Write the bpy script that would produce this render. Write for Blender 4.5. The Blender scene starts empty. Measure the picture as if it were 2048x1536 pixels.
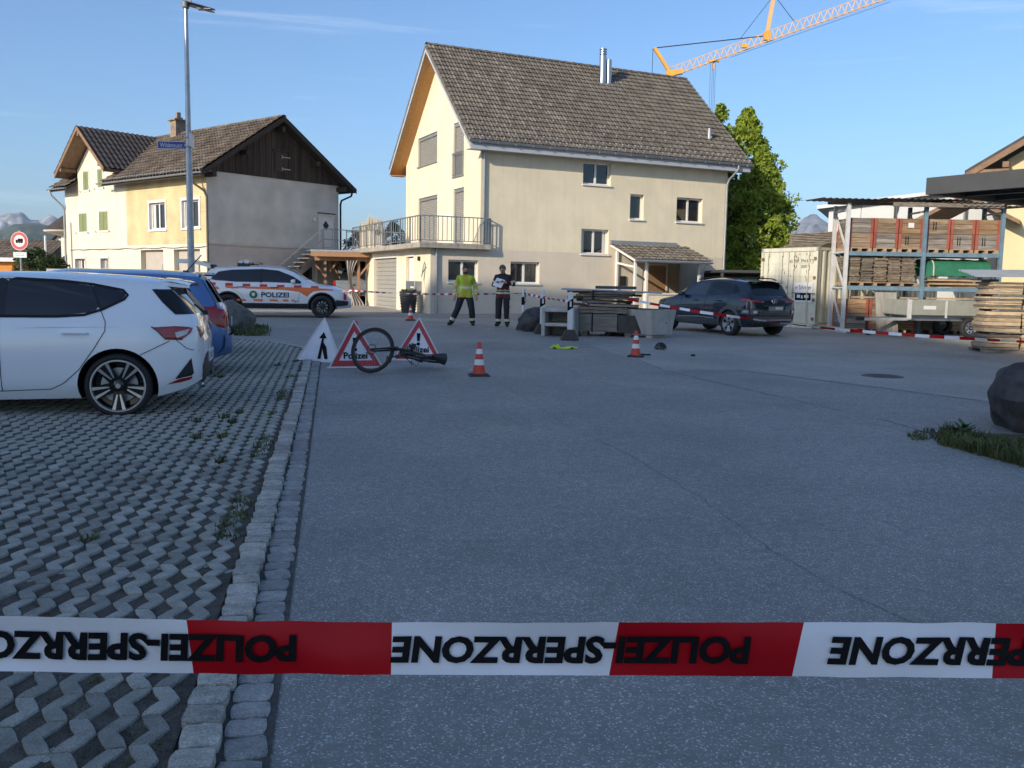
import bpy, bmesh, math, random
from math import sin, cos, tan, pi, sqrt, radians, degrees, atan2, floor, ceil
from mathutils import Vector, Matrix, Euler, noise
from mathutils.bvhtree import BVHTree

random.seed(11)
scene = bpy.context.scene
COL = scene.collection

# ------------------------------------------------------------------ camera
FPX, PITCH, ROLL, CAMH, SLOPE = 1800.0, radians(6.28), radians(1.03), 1.5, 0.010
_fwd = Vector((0, cos(PITCH), -sin(PITCH)))
_up0 = Vector((0, sin(PITCH), cos(PITCH)))
_rt = cos(ROLL) * Vector((1, 0, 0)) + sin(ROLL) * _up0
_up = -sin(ROLL) * Vector((1, 0, 0)) + cos(ROLL) * _up0
cam_data = bpy.data.cameras.new('camera')
cam = bpy.data.objects.new('camera', cam_data)
COL.objects.link(cam)
cam.matrix_world = Matrix(((_rt.x, _up.x, -_fwd.x, 0), (_rt.y, _up.y, -_fwd.y, 0), (_rt.z, _up.z, -_fwd.z, CAMH), (0, 0, 0, 1)))
cam_data.sensor_width = 36.0
cam_data.lens = FPX * 36.0 / 2048.0
cam_data.clip_start = 0.05
cam_data.clip_end = 30000
scene.camera = cam

# ------------------------------------------------------------------ sky, sun, exposure
SUN_AZ, SUN_EL = radians(-131), radians(21)      # direction TOWARDS the sun
world = bpy.data.worlds.new('World')
scene.world = world
world.use_nodes = True
wn, wl = world.node_tree.nodes, world.node_tree.links
bg = wn['Background']
sky = wn.new('ShaderNodeTexSky')
sky.sky_type = 'NISHITA'
sky.sun_disc = False
sky.sun_elevation = SUN_EL
sky.sun_rotation = pi / 2 - SUN_AZ
sky.altitude = 400
sky.air_density = 1.0
sky.dust_density = 2.0
sky.ozone_density = 5.0
# thin cirrus streaks, laid out by direction in the sky
tc = wn.new('ShaderNodeTexCoord')
mp = wn.new('ShaderNodeMapping')
mp.inputs['Scale'].default_value = (1.6, 1.6, 20)
mp.inputs['Rotation'].default_value = (radians(3), radians(-5), 0)
nz = wn.new('ShaderNodeTexNoise')
nz.inputs['Scale'].default_value = 1.6
nz.inputs['Detail'].default_value = 7
nz.inputs['Roughness'].default_value = 0.62
nz.inputs['Distortion'].default_value = 0.4
cr = wn.new('ShaderNodeValToRGB')
cr.color_ramp.elements[0].position = 0.58
cr.color_ramp.elements[0].color = (0, 0, 0, 1)
cr.color_ramp.elements[1].position = 0.85
cr.color_ramp.elements[1].color = (0.32, 0.32, 0.32, 1)
mixc = wn.new('ShaderNodeMixRGB')
mixc.inputs['Color2'].default_value = (6.5, 6.8, 7.2, 1)
wl.new(tc.outputs['Generated'], mp.inputs['Vector'])
wl.new(mp.outputs['Vector'], nz.inputs['Vector'])
wl.new(nz.outputs['Fac'], cr.inputs['Fac'])
wl.new(cr.outputs['Color'], mixc.inputs['Fac'])
wl.new(sky.outputs['Color'], mixc.inputs['Color1'])
wl.new(mixc.outputs['Color'], bg.inputs['Color'])
bg.inputs['Strength'].default_value = 0.115

sun_data = bpy.data.lights.new('sun', 'SUN')
sun_data.energy = 2.9
sun_data.angle = radians(0.53)
sun_data.color = (1.0, 0.87, 0.69)
sun = bpy.data.objects.new('sun', sun_data)
COL.objects.link(sun)
_s = Vector((cos(SUN_AZ) * cos(SUN_EL), sin(SUN_AZ) * cos(SUN_EL), sin(SUN_EL)))
sun.rotation_euler = _s.to_track_quat('Z', 'Y').to_euler()
sun.location = (-30, -20, 40)

vs = scene.view_settings
vs.view_transform = 'Standard'
vs.look = 'None'
vs.gamma = 1.0
vs.use_curve_mapping = False
vs.exposure = 0.82
scene.cycles.max_bounces = 6
scene.cycles.diffuse_bounces = 3
scene.cycles.glossy_bounces = 3
scene.cycles.transmission_bounces = 4
scene.cycles.caustics_reflective = False
scene.cycles.caustics_refractive = False

# ------------------------------------------------------------------ pixel helpers (photo pixels, 2048x1536)
def ray(u, v):
    return _fwd + _rt * ((u - 1024) / FPX) - _up * ((v - 768) / FPX)
CAMP = Vector((0, 0, CAMH))
def gz(y):
    return SLOPE * min(y, 80.0)
def ground_at(u, v):
    d = ray(u, v)
    return CAMP + d * (-CAMH / (d.z - SLOPE * d.y))
def at_depth(u, v, Y):
    d = ray(u, v)
    return CAMP + d * (Y / d.y)
TILT = Matrix.Rotation(math.atan(SLOPE), 4, 'X')
def put(o, x, y, yaw=0.0, dz=0.0, tilt=True):
    m = Matrix.Rotation(yaw, 4, 'Z')
    o.matrix_world = Matrix.Translation((x, y, gz(y) + dz)) @ (TILT @ m if tilt else m)
    return o

# ------------------------------------------------------------------ materials
_M = {}
def lin(r, g, b):
    f = lambda c: (c / 255 / 12.92) if c / 255 <= 0.04045 else ((c / 255 + 0.055) / 1.055) ** 2.4
    return (f(r), f(g), f(b))
def mat(name, col, rough=0.7, metal=0.0, var=0.12, scale=4.0, bump=0.0, bscale=60.0, rnd=0.0, spec=0.5, coat=0.0,
        col2=None, detail=5, stretch=(1, 1, 1), streak=0.0, grain=None, emit=None, trans=0.0, alpha=1.0):
    if name in _M:
        return _M[name]
    m = bpy.data.materials.new(name)
    m.use_nodes = True
    N, L = m.node_tree.nodes, m.node_tree.links
    b = N['Principled BSDF']
    b.inputs['Roughness'].default_value = rough
    b.inputs['Metallic'].default_value = metal
    b.inputs['Specular IOR Level'].default_value = spec
    if coat:
        b.inputs['Coat Weight'].default_value = coat
        b.inputs['Coat Roughness'].default_value = 0.03
    if trans:
        b.inputs['Transmission Weight'].default_value = trans
    if alpha < 1:
        b.inputs['Alpha'].default_value = alpha
    c = Vector(col)
    lo = c * (1 - var)
    hi = Vector(col2) if col2 else Vector((min(1, x) for x in c * (1 + var)))
    tcn = N.new('ShaderNodeTexCoord')
    mpn = N.new('ShaderNodeMapping')
    mpn.inputs['Scale'].default_value = stretch
    L.new(tcn.outputs['Object'], mpn.inputs['Vector'])
    if rnd:
        oi = N.new('ShaderNodeObjectInfo')
        ad = N.new('ShaderNodeVectorMath'); ad.operation = 'MULTIPLY_ADD'
        sc = N.new('ShaderNodeCombineXYZ')
        for k in range(3):
            L.new(oi.outputs['Random'], sc.inputs[k])
        ad.inputs[1].default_value = (37, 51, 23)
        L.new(sc.outputs[0], ad.inputs[0])
        L.new(mpn.outputs[0], ad.inputs[2])
        vec = ad.outputs[0]
    else:
        vec = mpn.outputs[0]
    n1 = N.new('ShaderNodeTexNoise')
    n1.inputs['Scale'].default_value = scale
    n1.inputs['Detail'].default_value = detail
    n1.inputs['Roughness'].default_value = 0.6
    L.new(vec, n1.inputs['Vector'])
    ramp = N.new('ShaderNodeMapRange')
    ramp.inputs[1].default_value = 0.3; ramp.inputs[2].default_value = 0.7
    L.new(n1.outputs['Fac'], ramp.inputs[0])
    mx = N.new('ShaderNodeMixRGB')
    mx.inputs['Color1'].default_value = (*lo, 1); mx.inputs['Color2'].default_value = (*hi, 1)
    L.new(ramp.outputs[0], mx.inputs['Fac'])
    out = mx.outputs['Color']
    if streak:
        n3 = N.new('ShaderNodeTexNoise')
        n3.inputs['Scale'].default_value = 3.0; n3.inputs['Detail'].default_value = 6
        mp3 = N.new('ShaderNodeMapping'); mp3.inputs['Scale'].default_value = (2.2, 2.2, 0.12)
        L.new(tcn.outputs['Object'], mp3.inputs['Vector']); L.new(mp3.outputs[0], n3.inputs['Vector'])
        r3 = N.new('ShaderNodeMapRange'); r3.inputs[1].default_value = 0.45; r3.inputs[2].default_value = 0.75
        r3.inputs[3].default_value = 1.0; r3.inputs[4].default_value = 1.0 - streak
        L.new(n3.outputs['Fac'], r3.inputs[0])
        mm = N.new('ShaderNodeMixRGB'); mm.blend_type = 'MULTIPLY'; mm.inputs['Fac'].default_value = 1
        L.new(out, mm.inputs['Color1']); L.new(r3.outputs[0], mm.inputs['Color2'])
        out = mm.outputs['Color']
    if grain:
        ng = N.new('ShaderNodeTexNoise'); ng.inputs['Scale'].default_value = grain[0]; ng.inputs['Detail'].default_value = 3; ng.inputs['Roughness'].default_value = 0.7
        L.new(vec, ng.inputs['Vector'])
        rg_ = N.new('ShaderNodeMapRange'); rg_.inputs[1].default_value = 0.3; rg_.inputs[2].default_value = 0.7
        rg_.inputs[3].default_value = 1 - grain[1]; rg_.inputs[4].default_value = 1 + grain[1]; L.new(ng.outputs['Fac'], rg_.inputs[0])
        mg = N.new('ShaderNodeMixRGB'); mg.blend_type = 'MULTIPLY'; mg.inputs['Fac'].default_value = 1
        L.new(out, mg.inputs['Color1']); L.new(rg_.outputs[0], mg.inputs['Color2']); out = mg.outputs['Color']
    if rnd:
        hs = N.new('ShaderNodeHueSaturation')
        r2 = N.new('ShaderNodeMapRange')
        r2.inputs[3].default_value = 1 - rnd; r2.inputs[4].default_value = 1 + rnd
        L.new(oi.outputs['Random'], r2.inputs[0]); L.new(r2.outputs[0], hs.inputs['Value'])
        L.new(out, hs.inputs['Color']); out = hs.outputs['Color']
    L.new(out, b.inputs['Base Color'])
    if emit:
        b.inputs['Emission Color'].default_value = (*emit[0], 1); b.inputs['Emission Strength'].default_value = emit[1]
    if bump:
        n2 = N.new('ShaderNodeTexNoise')
        n2.inputs['Scale'].default_value = bscale; n2.inputs['Detail'].default_value = 4
        L.new(vec, n2.inputs['Vector'])
        bp = N.new('ShaderNodeBump'); bp.inputs['Strength'].default_value = bump; bp.inputs['Distance'].default_value = 0.02
        L.new(n2.outputs['Fac'], bp.inputs['Height']); L.new(bp.outputs['Normal'], b.inputs['Normal'])
    _M[name] = m
    return m

def asphalt(name, base, speck, patch, warm=(1, 1, 1), sc=1.0):
    m = bpy.data.materials.new(name); m.use_nodes = True
    N, L = m.node_tree.nodes, m.node_tree.links
    b = N['Principled BSDF']; b.inputs['Roughness'].default_value = 0.64; b.inputs['Specular IOR Level'].default_value = 0.7
    t = N.new('ShaderNodeTexCoord')
    vo = N.new('ShaderNodeTexVoronoi'); vo.inputs['Scale'].default_value = 105 * sc
    L.new(t.outputs['Object'], vo.inputs['Vector'])
    sep = N.new('ShaderNodeSeparateColor'); L.new(vo.outputs['Color'], sep.inputs[0])
    r = N.new('ShaderNodeMapRange'); r.inputs[1].default_value = 0.35; r.inputs[2].default_value = 1.0
    r.inputs[3].default_value = 0.0; r.inputs[4].default_value = 1.0
    L.new(sep.outputs[0], r.inputs[0])
    pw = N.new('ShaderNodeMath'); pw.operation = 'POWER'; pw.inputs[1].default_value = 6.0; L.new(r.outputs[0], pw.inputs[0])
    mx = N.new('ShaderNodeMixRGB'); mx.inputs['Color1'].default_value = (base * warm[0], base * warm[1], base * warm[2], 1)
    mx.inputs['Color2'].default_value = (speck, speck, speck * 0.97, 1); L.new(pw.outputs[0], mx.inputs['Fac'])
    n1 = N.new('ShaderNodeTexNoise'); n1.inputs['Scale'].default_value = 0.45; n1.inputs['Detail'].default_value = 8; n1.inputs['Roughness'].default_value = 0.65
    L.new(t.outputs['Object'], n1.inputs['Vector'])
    r1 = N.new('ShaderNodeMapRange'); r1.inputs[1].default_value = 0.3; r1.inputs[2].default_value = 0.72
    r1.inputs[3].default_value = 1 - patch; r1.inputs[4].default_value = 1 + patch; L.new(n1.outputs['Fac'], r1.inputs[0])
    n2 = N.new('ShaderNodeTexNoise'); n2.inputs['Scale'].default_value = 14; n2.inputs['Detail'].default_value = 6
    L.new(t.outputs['Object'], n2.inputs['Vector'])
    r2 = N.new('ShaderNodeMapRange'); r2.inputs[1].default_value = 0.25; r2.inputs[2].default_value = 0.75
    r2.inputs[3].default_value = 0.84; r2.inputs[4].default_value = 1.14; L.new(n2.outputs['Fac'], r2.inputs[0])
    mu = N.new('ShaderNodeMath'); mu.operation = 'MULTIPLY'; L.new(r1.outputs[0], mu.inputs[0]); L.new(r2.outputs[0], mu.inputs[1])
    mm = N.new('ShaderNodeMixRGB'); mm.blend_type = 'MULTIPLY'; mm.inputs['Fac'].default_value = 1
    L.new(mx.outputs[0], mm.inputs['Color1']); L.new(mu.outputs[0], mm.inputs['Color2'])
    L.new(mm.outputs[0], b.inputs['Base Color'])
    bp = N.new('ShaderNodeBump'); bp.inputs['Strength'].default_value = 0.55; bp.inputs['Distance'].default_value = 0.006
    L.new(vo.outputs['Distance'], bp.inputs['Height']); L.new(bp.outputs['Normal'], b.inputs['Normal'])
    return m

def plain(name, col, rough=0.5, metal=0.0, coat=0.0, spec=0.5):
    return mat(name, col, rough, metal, var=0.05, scale=3.0, coat=coat, spec=spec)

# ------------------------------------------------------------------ mesh builder
class MB:
    def __init__(s):
        s.v = []; s.f = []; s.m = []
    def quad(s, a, b, c, d, m=0):
        i = len(s.v); s.v += [Vector(a), Vector(b), Vector(c), Vector(d)]; s.f.append((i, i + 1, i + 2, i + 3)); s.m.append(m); return s
    def poly(s, pts, m=0):
        i = len(s.v); s.v += [Vector(p) for p in pts]; s.f.append(tuple(range(i, i + len(pts)))); s.m.append(m); return s
    def box(s, x0, y0, z0, x1, y1, z1, m=0, M=None):
        i = len(s.v)
        P = [Vector((x, y, z)) for z in (z0, z1) for y in (y0, y1) for x in (x0, x1)]
        if M is not None: P = [M @ p for p in P]
        s.v += P
        for f in ((0, 2, 3, 1), (4, 5, 7, 6), (0, 1, 5, 4), (2, 6, 7, 3), (0, 4, 6, 2), (1, 3, 7, 5)):
            s.f.append(tuple(i + k for k in f)); s.m.append(m)
        return s
    def cbox(s, c, size, m=0, M=None):
        h = [x / 2 for x in size]
        T = Matrix.Translation(c)
        if M is not None: T = T @ M
        return s.box(-h[0], -h[1], -h[2], h[0], h[1], h[2], m, T)
    def prism(s, pts, ext, m=0):
        """pts: planar 3-D polygon, ext: extrusion vector"""
        n = len(pts); i = len(s.v); ext = Vector(ext)
        P = [Vector(p) for p in pts]
        nrm = Vector((0, 0, 0))
        for a in range(n):
            nrm += P[a].cross(P[(a + 1) % n])
        if nrm.dot(ext) > 0: P = P[::-1]
        s.v += P + [p + ext for p in P]
        s.f.append(tuple(range(i, i + n))); s.m.append(m)
        s.f.append(tuple(range(i + 2 * n - 1, i + n - 1, -1))); s.m.append(m)
        for k in range(n):
            a, b = i + k, i + (k + 1) % n
            s.f.append((b, a, a + n, b + n)); s.m.append(m)
        return s
    def bar(s, a, b, w, h=None, m=0, up=(0, 0, 1)):
        a, b = Vector(a), Vector(b); h = h or w
        d = (b - a); L = d.length; d.normalize()
        u = Vector(up)
        if abs(d.dot(u)) > 0.98: u = Vector((0, 1, 0))
        x = d.cross(u).normalized(); y = x.cross(d).normalized()
        M = Matrix(((x.x, d.x, y.x, a.x), (x.y, d.y, y.y, a.y), (x.z, d.z, y.z, a.z), (0, 0, 0, 1)))
        return s.box(-w / 2, 0, -h / 2, w / 2, L, h / 2, m, M)
    def tube(s, pts, r, n=8, m=0, cap=True):
        pts = [Vector(p) for p in pts]; k = len(pts)
        rs = r if isinstance(r, (list, tuple)) else [r] * k
        i = len(s.v); ref = None
        for j, p in enumerate(pts):
            t = ((pts[min(j + 1, k - 1)] - p).normalized() + (p - pts[max(j - 1, 0)]).normalized()).normalized()
            if ref is None:
                ref = Vector((0, 0, 1)) if abs(t.z) < 0.9 else Vector((1, 0, 0))
            x = t.cross(ref).normalized(); y = x.cross(t).normalized(); ref = y
            for a in range(n):
                th = 2 * pi * a / n
                s.v.append(p + (x * cos(th) + y * sin(th)) * rs[j])
        for j in range(k - 1):
            for a in range(n):
                b2 = (a + 1) % n
                s.f.append((i + j * n + a, i + j * n + b2, i + (j + 1) * n + b2, i + (j + 1) * n + a)); s.m.append(m)
        if cap:
            s.f.append(tuple(i + a for a in range(n - 1, -1, -1))); s.m.append(m)
            s.f.append(tuple(i + (k - 1) * n + a for a in range(n))); s.m.append(m)
        return s
    def lathe(s, prof, n=24, m=0, M=None, ms=None):
        """prof: (radius, z) list, turned about z"""
        i = len(s.v)
        for (r, z) in prof:
            for a in range(n):
                th = 2 * pi * a / n
                p = Vector((r * cos(th), r * sin(th), z))
                s.v.append(M @ p if M is not None else p)
        for j in range(len(prof) - 1):
            for a in range(n):
                b2 = (a + 1) % n
                s.f.append((i + j * n + a, i + j * n + b2, i + (j + 1) * n + b2, i + (j + 1) * n + a)); s.m.append(ms[j] if ms else m)
        return s
    def grid(s, fn, nu, nv, m=0, mf=None):
        """fn(i/nu, j/nv) -> point"""
        i0 = len(s.v)
        for j in range(nv + 1):
            for i in range(nu + 1):
                s.v.append(Vector(fn(i / nu, j / nv)))
        for j in range(nv):
            for i in range(nu):
                a = i0 + j * (nu + 1) + i
                s.f.append((a, a + 1, a + nu + 2, a + nu + 1)); s.m.append(mf(i, j) if mf else m)
        return s
    def add(s, other, M=None, m=None):
        i = len(s.v)
        s.v += [(M @ p if M is not None else p.copy()) for p in other.v]
        s.f += [tuple(i + k for k in f) for f in other.f]
        s.m += [m if m is not None else q for q in other.m]
        return s
    def mesh(s, name, mats, smooth=False, angle=None):
        me = bpy.data.meshes.new(name)
        me.from_pydata([tuple(p) for p in s.v], [], s.f)
        for mm in (mats if isinstance(mats, (list, tuple)) else [mats]):
            me.materials.append(mm)
        me.polygons.foreach_set('material_index', s.m)
        if smooth:
            me.polygons.foreach_set('use_smooth', [True] * len(me.polygons))
            if angle: me.set_sharp_from_angle(angle=radians(angle))
        me.update()
        return me
    def build(s, name, mats, parent=None, smooth=False, angle=40, loc=None, rot=None, weld=False, bevel=0, fixn=False):
        me = s.mesh(name, mats, smooth, angle)
        if weld or bevel or fixn:
            bm = bmesh.new(); bm.from_mesh(me)
            if weld: bmesh.ops.remove_doubles(bm, verts=bm.verts, dist=0.0008)
            if fixn: bmesh.ops.recalc_face_normals(bm, faces=bm.faces)
            if bevel:
                bmesh.ops.bevel(bm, geom=list(bm.edges), offset=bevel, segments=1, affect='EDGES', profile=0.5)
            bm.to_mesh(me); bm.free(); me.update()
        return link(name, me, parent, loc, rot)

def link(name, data, parent=None, loc=None, rot=None):
    o = bpy.data.objects.new(name, data)
    COL.objects.link(o)
    if parent is not None: o.parent = parent
    if loc is not None: o.location = loc
    if rot is not None: o.rotation_euler = rot
    return o
def tag(o, label=None, cat=None, group=None, kind=None):
    if label: o['label'] = label
    if cat: o['category'] = cat
    if group: o['group'] = group
    if kind: o['kind'] = kind
    return o
def empty(name, loc=(0, 0, 0), yaw=0.0):
    o = bpy.data.objects.new(name, None); COL.objects.link(o)
    o.location = loc; o.rotation_euler = (0, 0, yaw); o.empty_display_size = 0.3
    return o
def dup(o, parent=None):
    c = o.copy(); COL.objects.link(c)
    if parent is not None: c.parent = parent
    for ch in list(o.children): dup(ch, c)
    return c
_fontcache = {}
def text_mesh(txt, size=1.0, bold=0.0):
    """flat text as (verts2d, faces), left aligned on the baseline"""
    key = (txt, size, bold)
    if key in _fontcache: return _fontcache[key]
    cu = bpy.data.curves.new('t', 'FONT'); cu.body = txt; cu.size = size; cu.fill_mode = 'FRONT'; cu.resolution_u = 3
    if bold: cu.offset = (0.028 if bold is True else bold) * size
    ob = bpy.data.objects.new('t', cu); COL.objects.link(ob)
    dg = bpy.context.evaluated_depsgraph_get(); dg.update()
    me = bpy.data.meshes.new_from_object(ob.evaluated_get(dg))
    V = [(p.co.x, p.co.y) for p in me.vertices]; Fc = [tuple(p.vertices) for p in me.polygons]
    bpy.data.objects.remove(ob); bpy.data.curves.remove(cu); bpy.data.meshes.remove(me)
    xs = [p[0] for p in V]; ys = [p[1] for p in V]
    _fontcache[key] = (V, Fc, min(xs), max(xs), min(ys), max(ys))
    return _fontcache[key]
def text_on(mb, txt, origin, ux, uy, width=None, height=None, m=0, center=True, bold=False, off=0.0, sx=1.0):
    """lay text into the plane origin + ux*x + uy*y; scaled to the given height (cap box) or width"""
    V, Fc, x0, x1, y0, y1 = text_mesh(txt, 1.0, bold)
    k = (height / (y1 - y0)) if height else (width / (x1 - x0))
    kx = (width / (x1 - x0)) if width else k * sx
    ux, uy, origin = Vector(ux).normalized(), Vector(uy).normalized(), Vector(origin)
    n = ux.cross(uy) * off
    cx, cy = ((x0 + x1) / 2, (y0 + y1) / 2) if center else (x0, y0)
    i = len(mb.v)
    mb.v += [origin + ux * ((x - cx) * kx) + uy * ((y - cy) * k) + n for x, y in V]
    mb.f += [tuple(i + q for q in f) for f in Fc]; mb.m += [m] * len(Fc)
    return mb
def pchip(keys):
    xs = [k[0] for k in keys]; ys = [k[1] for k in keys]; n = len(xs)
    if n == 1: return lambda x: ys[0]
    h = [xs[i + 1] - xs[i] for i in range(n - 1)]; d = [(ys[i + 1] - ys[i]) / h[i] for i in range(n - 1)]
    t = [d[0]] + [0.0 if d[i - 1] * d[i] <= 0 else 2 * d[i - 1] * d[i] / (d[i - 1] + d[i]) for i in range(1, n - 1)] + [d[-1]]
    def f(x):
        if x <= xs[0]: return ys[0]
        if x >= xs[-1]: return ys[-1]
        i = 0
        while x > xs[i + 1]: i += 1
        s = (x - xs[i]) / h[i]
        return ((2 * s ** 3 - 3 * s * s + 1) * ys[i] + (s ** 3 - 2 * s * s + s) * h[i] * t[i]
                + (-2 * s ** 3 + 3 * s * s) * ys[i + 1] + (s ** 3 - s * s) * h[i] * t[i + 1])
    return f
# ================================================================== SETTING: ground, road, parking, kerb, hills
def sheet(name, pts, dz, m, kind='structure', sub=0):
    """flat polygon laid on the sloping ground; pts are (x, y)"""
    mb = MB().poly([(x, y, gz(y) + dz) for x, y in pts])
    o = mb.build(name, m)
    tag(o, kind=kind)
    return o

M_yard = asphalt('asphalt_yard', 0.25, 0.70, 0.24, (1.06, 1.02, .90), 1.5)
M_road = asphalt('asphalt_road', 0.205, 0.66, 0.22, (1.04, 1.02, .91), 1.5)
M_conc = mat('concrete_apron', (0.30, 0.28, 0.25), 0.85, var=0.18, scale=1.2, bump=0.2, bscale=80)

g = MB()
xs = [-4000, -300, -60, 0, 60, 300, 4000]
ys = [-300, -60, 0, 20, 40, 80, 400, 4000]
g.grid(lambda a, b: (xs[round(a * 6)], ys[round(b * 7)], gz(ys[round(b * 7)]) if ys[round(b * 7)] > -100 else gz(-100)), 6, 7)
tag(g.build('ground', M_yard), kind='structure')

# kerb line: direction of the street, read along the two sett rows
KA = Vector((-0.875, 2.6)); KD = Vector((-0.196, 0.981)).normalized(); KN = Vector((KD.y, -KD.x))   # KN points to the street
KLEN = 13.0
def kp(t, s):
    p = KA + KD * t + KN * s
    # the far end of the parking swings round to the left
    if t > 14.2:
        p = p - KN * (0.13 * (t - 14.2) ** 2)
    return p
road_left = [kp(-6 + 1.0 * i, 0.14) for i in range(25)]
road = [(p.x, p.y) for p in road_left] + [(-9, 23.0), (-16, 24.5), (-40, 28), (-40, 33), (-12, 31.5), (-4, 29.6), (0.2, 25.4), (2.2, 19.6), (5.0, 11.6), (7.6, 5.2), (10, -4), (5, -4)]
sheet('road', road, 0.004, M_road)
# pale concrete apron in front of the garage and house wall
sheet('pavement', [(-12.0, 33.4), (-3.6, 31.6), (1.4, 30.2), (4.4, 33.0), (9.0, 38.5), (8.8, 39.9), (-3.17, 34.36), (-7.2, 42.3), (-10.5, 44), (-13.2, 38.2)], 0.004, M_conc)

# resurfaced lane and repair patches, slightly different asphalt mixes
M_road2 = asphalt('asphalt_dark_patch', 0.195, 0.75, 0.22, (1.04, 1.02, .91), 1.5)
M_road3 = asphalt('asphalt_light_patch', 0.265, 0.70, 0.24, (1.06, 1.02, .90), 1.5)
def px_sheet(name, px, dz, m): return sheet(name, [(q.x, q.y) for q in (ground_at(u, v) for u, v in px)], dz, m)
px_sheet('road_patch', [(700, 690), (930, 691), (1180, 690), (1000, 652), (860, 643), (700, 645), (660, 660)], 0.0055, M_road2)
px_sheet('road_patch', [(1180, 690), (1330, 742), (1480, 741), (1700, 768), (2040, 812), (2040, 700), (1600, 678), (1330, 690)], 0.0055, M_road3)
px_sheet('road_patch', [(1560, 812), (1900, 880), (2060, 935), (2060, 815), (1700, 772), (1480, 745)], 0.0058, M_road2)
# cracks and joints in the asphalt: thin tar strips with wandering edges
M_tar = mat('tar_joint', (0.12, 0.12, 0.12), 0.8, var=0.3, scale=9)
def crack(px, w, seed, wob=0.02, dz=0.008):
    rnd = random.Random(seed)
    P = [ground_at(*p) for p in px]
    pts = []
    for a, b in zip(P[:-1], P[1:]):
        n = max(2, int((b - a).length / 0.12))
        for i in range(n): pts.append(a.lerp(b, i / n))
    pts.append(P[-1])
    mb = MB(); L = []; R = []
    for i, p in enumerate(pts):
        d = (pts[min(i + 1, len(pts) - 1)] - pts[max(0, i - 1)]).normalized(); nn = Vector((d.y, -d.x, 0))
        q = p + nn * rnd.uniform(-wob, wob) * .6; ww = w * rnd.uniform(0.15, 1.0) * (0.15 if noise.noise(Vector((i * .13, seed, 0))) < -.18 else 1)
        L.append(q + nn * ww / 2); R.append(q - nn * ww / 2)
    for i in range(len(pts) - 1):
        mb.quad(*( Vector((c.x, c.y, gz(c.y) + dz)) for c in (R[i], L[i], L[i + 1], R[i + 1])))
    return mb
cr_ = MB()
for k, (px, w) in enumerate([
        ([(1000, 765), (1130, 850), (1260, 910), (1420, 1010), (1560, 1115), (1700, 1195), (1860, 1260), (2046, 1350)], 0.007),
        ([(1230, 700), (1330, 742), (1560, 795), (1780, 845), (1900, 880)], 0.03),
        ([(1330, 745), (1480, 742), (1700, 770), (1990, 812)], 0.016),
        ([(1040, 700), (1180, 760), (1300, 790)], 0.012),
        ([(1150, 770), (1260, 775), (1420, 800), (1560, 810)], 0.012)]):
    cr_.add(crack(px, w, k, 0.03))
tag(cr_.build('road_cracks', M_tar), kind='structure')

# chalk / paint marks left on the road
M_chalk = mat('road_paint', (0.62, 0.62, 0.60), 0.9, var=0.25, scale=30)
mk = MB()
for k, (px, w) in enumerate([([(795, 686), (860, 684)], 0.05), ([(735, 697), (785, 695)], 0.05), ([(885, 726), (910, 726)], 0.07), ([(640, 652), (692, 651)], 0.07),
             ([(1285, 714), (1312, 716)], 0.03), ([(938, 740), (945, 742)], 0.04), ([(1168, 757), (1190, 757)], 0.02), ([(774, 683), (790, 681)], 0.03), ([(690, 617), (735, 622)], 0.06)]):
    mk.add(crack(px, w, 50 + k, 0.01, 0.012))
tag(mk.build('road_markings', M_chalk), kind='structure')

# manhole covers and gully
M_iron = mat('cast_iron', (0.12, 0.12, 0.122), 0.6, 0.6, var=0.3, scale=20, bump=0.4, bscale=30)
def manhole(u, v, r, label):
    p = ground_at(u, v)
    mb = MB().lathe([(0.0, 0.012), (r * 0.8, 0.012), (r * 0.82, 0.008), (r * 0.86, 0.008), (r * 0.88, 0.012), (r, 0.012), (r, -0.02)], 24)
    for i in range(5): mb.box(-r * 0.6, -r * 0.6 + i * r * 0.28, 0.012, r * 0.6, -r * 0.6 + i * r * 0.28 + r * 0.1, 0.018)
    o = mb.build('manhole_cover', M_iron); put(o, p.x, p.y)
    tag(o, label, 'manhole cover')
manhole(1765, 753, 0.32, 'round cast iron manhole cover in the open yard')
manhole(1440, 663, 0.35, 'round iron manhole cover beside the dark suv rear wheel')

# ------------------------------------------------------------------ paved parking
M_soil = mat('joint_soil', (0.085, 0.070, 0.050), 0.95, var=0.5, scale=9, bump=0.8, bscale=120, col2=(0.135, 0.122, 0.10), grain=(140, .6))
M_paver = mat('concrete_paver', (0.345, 0.335, 0.29), 0.9, var=0.25, scale=9, bump=0.7, bscale=150, rnd=0.26, grain=(170, .38))
park_pts = [kp(-6 + 0.5 * i, -0.14) for i in range(49)]
park_out = [(p.x, p.y) for p in park_pts] + [(-9, 22.6), (-16, 24.1), (-24, 20), (-14, -4)]
parking = sheet('paved_parking', park_out, 0.025, M_soil)

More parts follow.
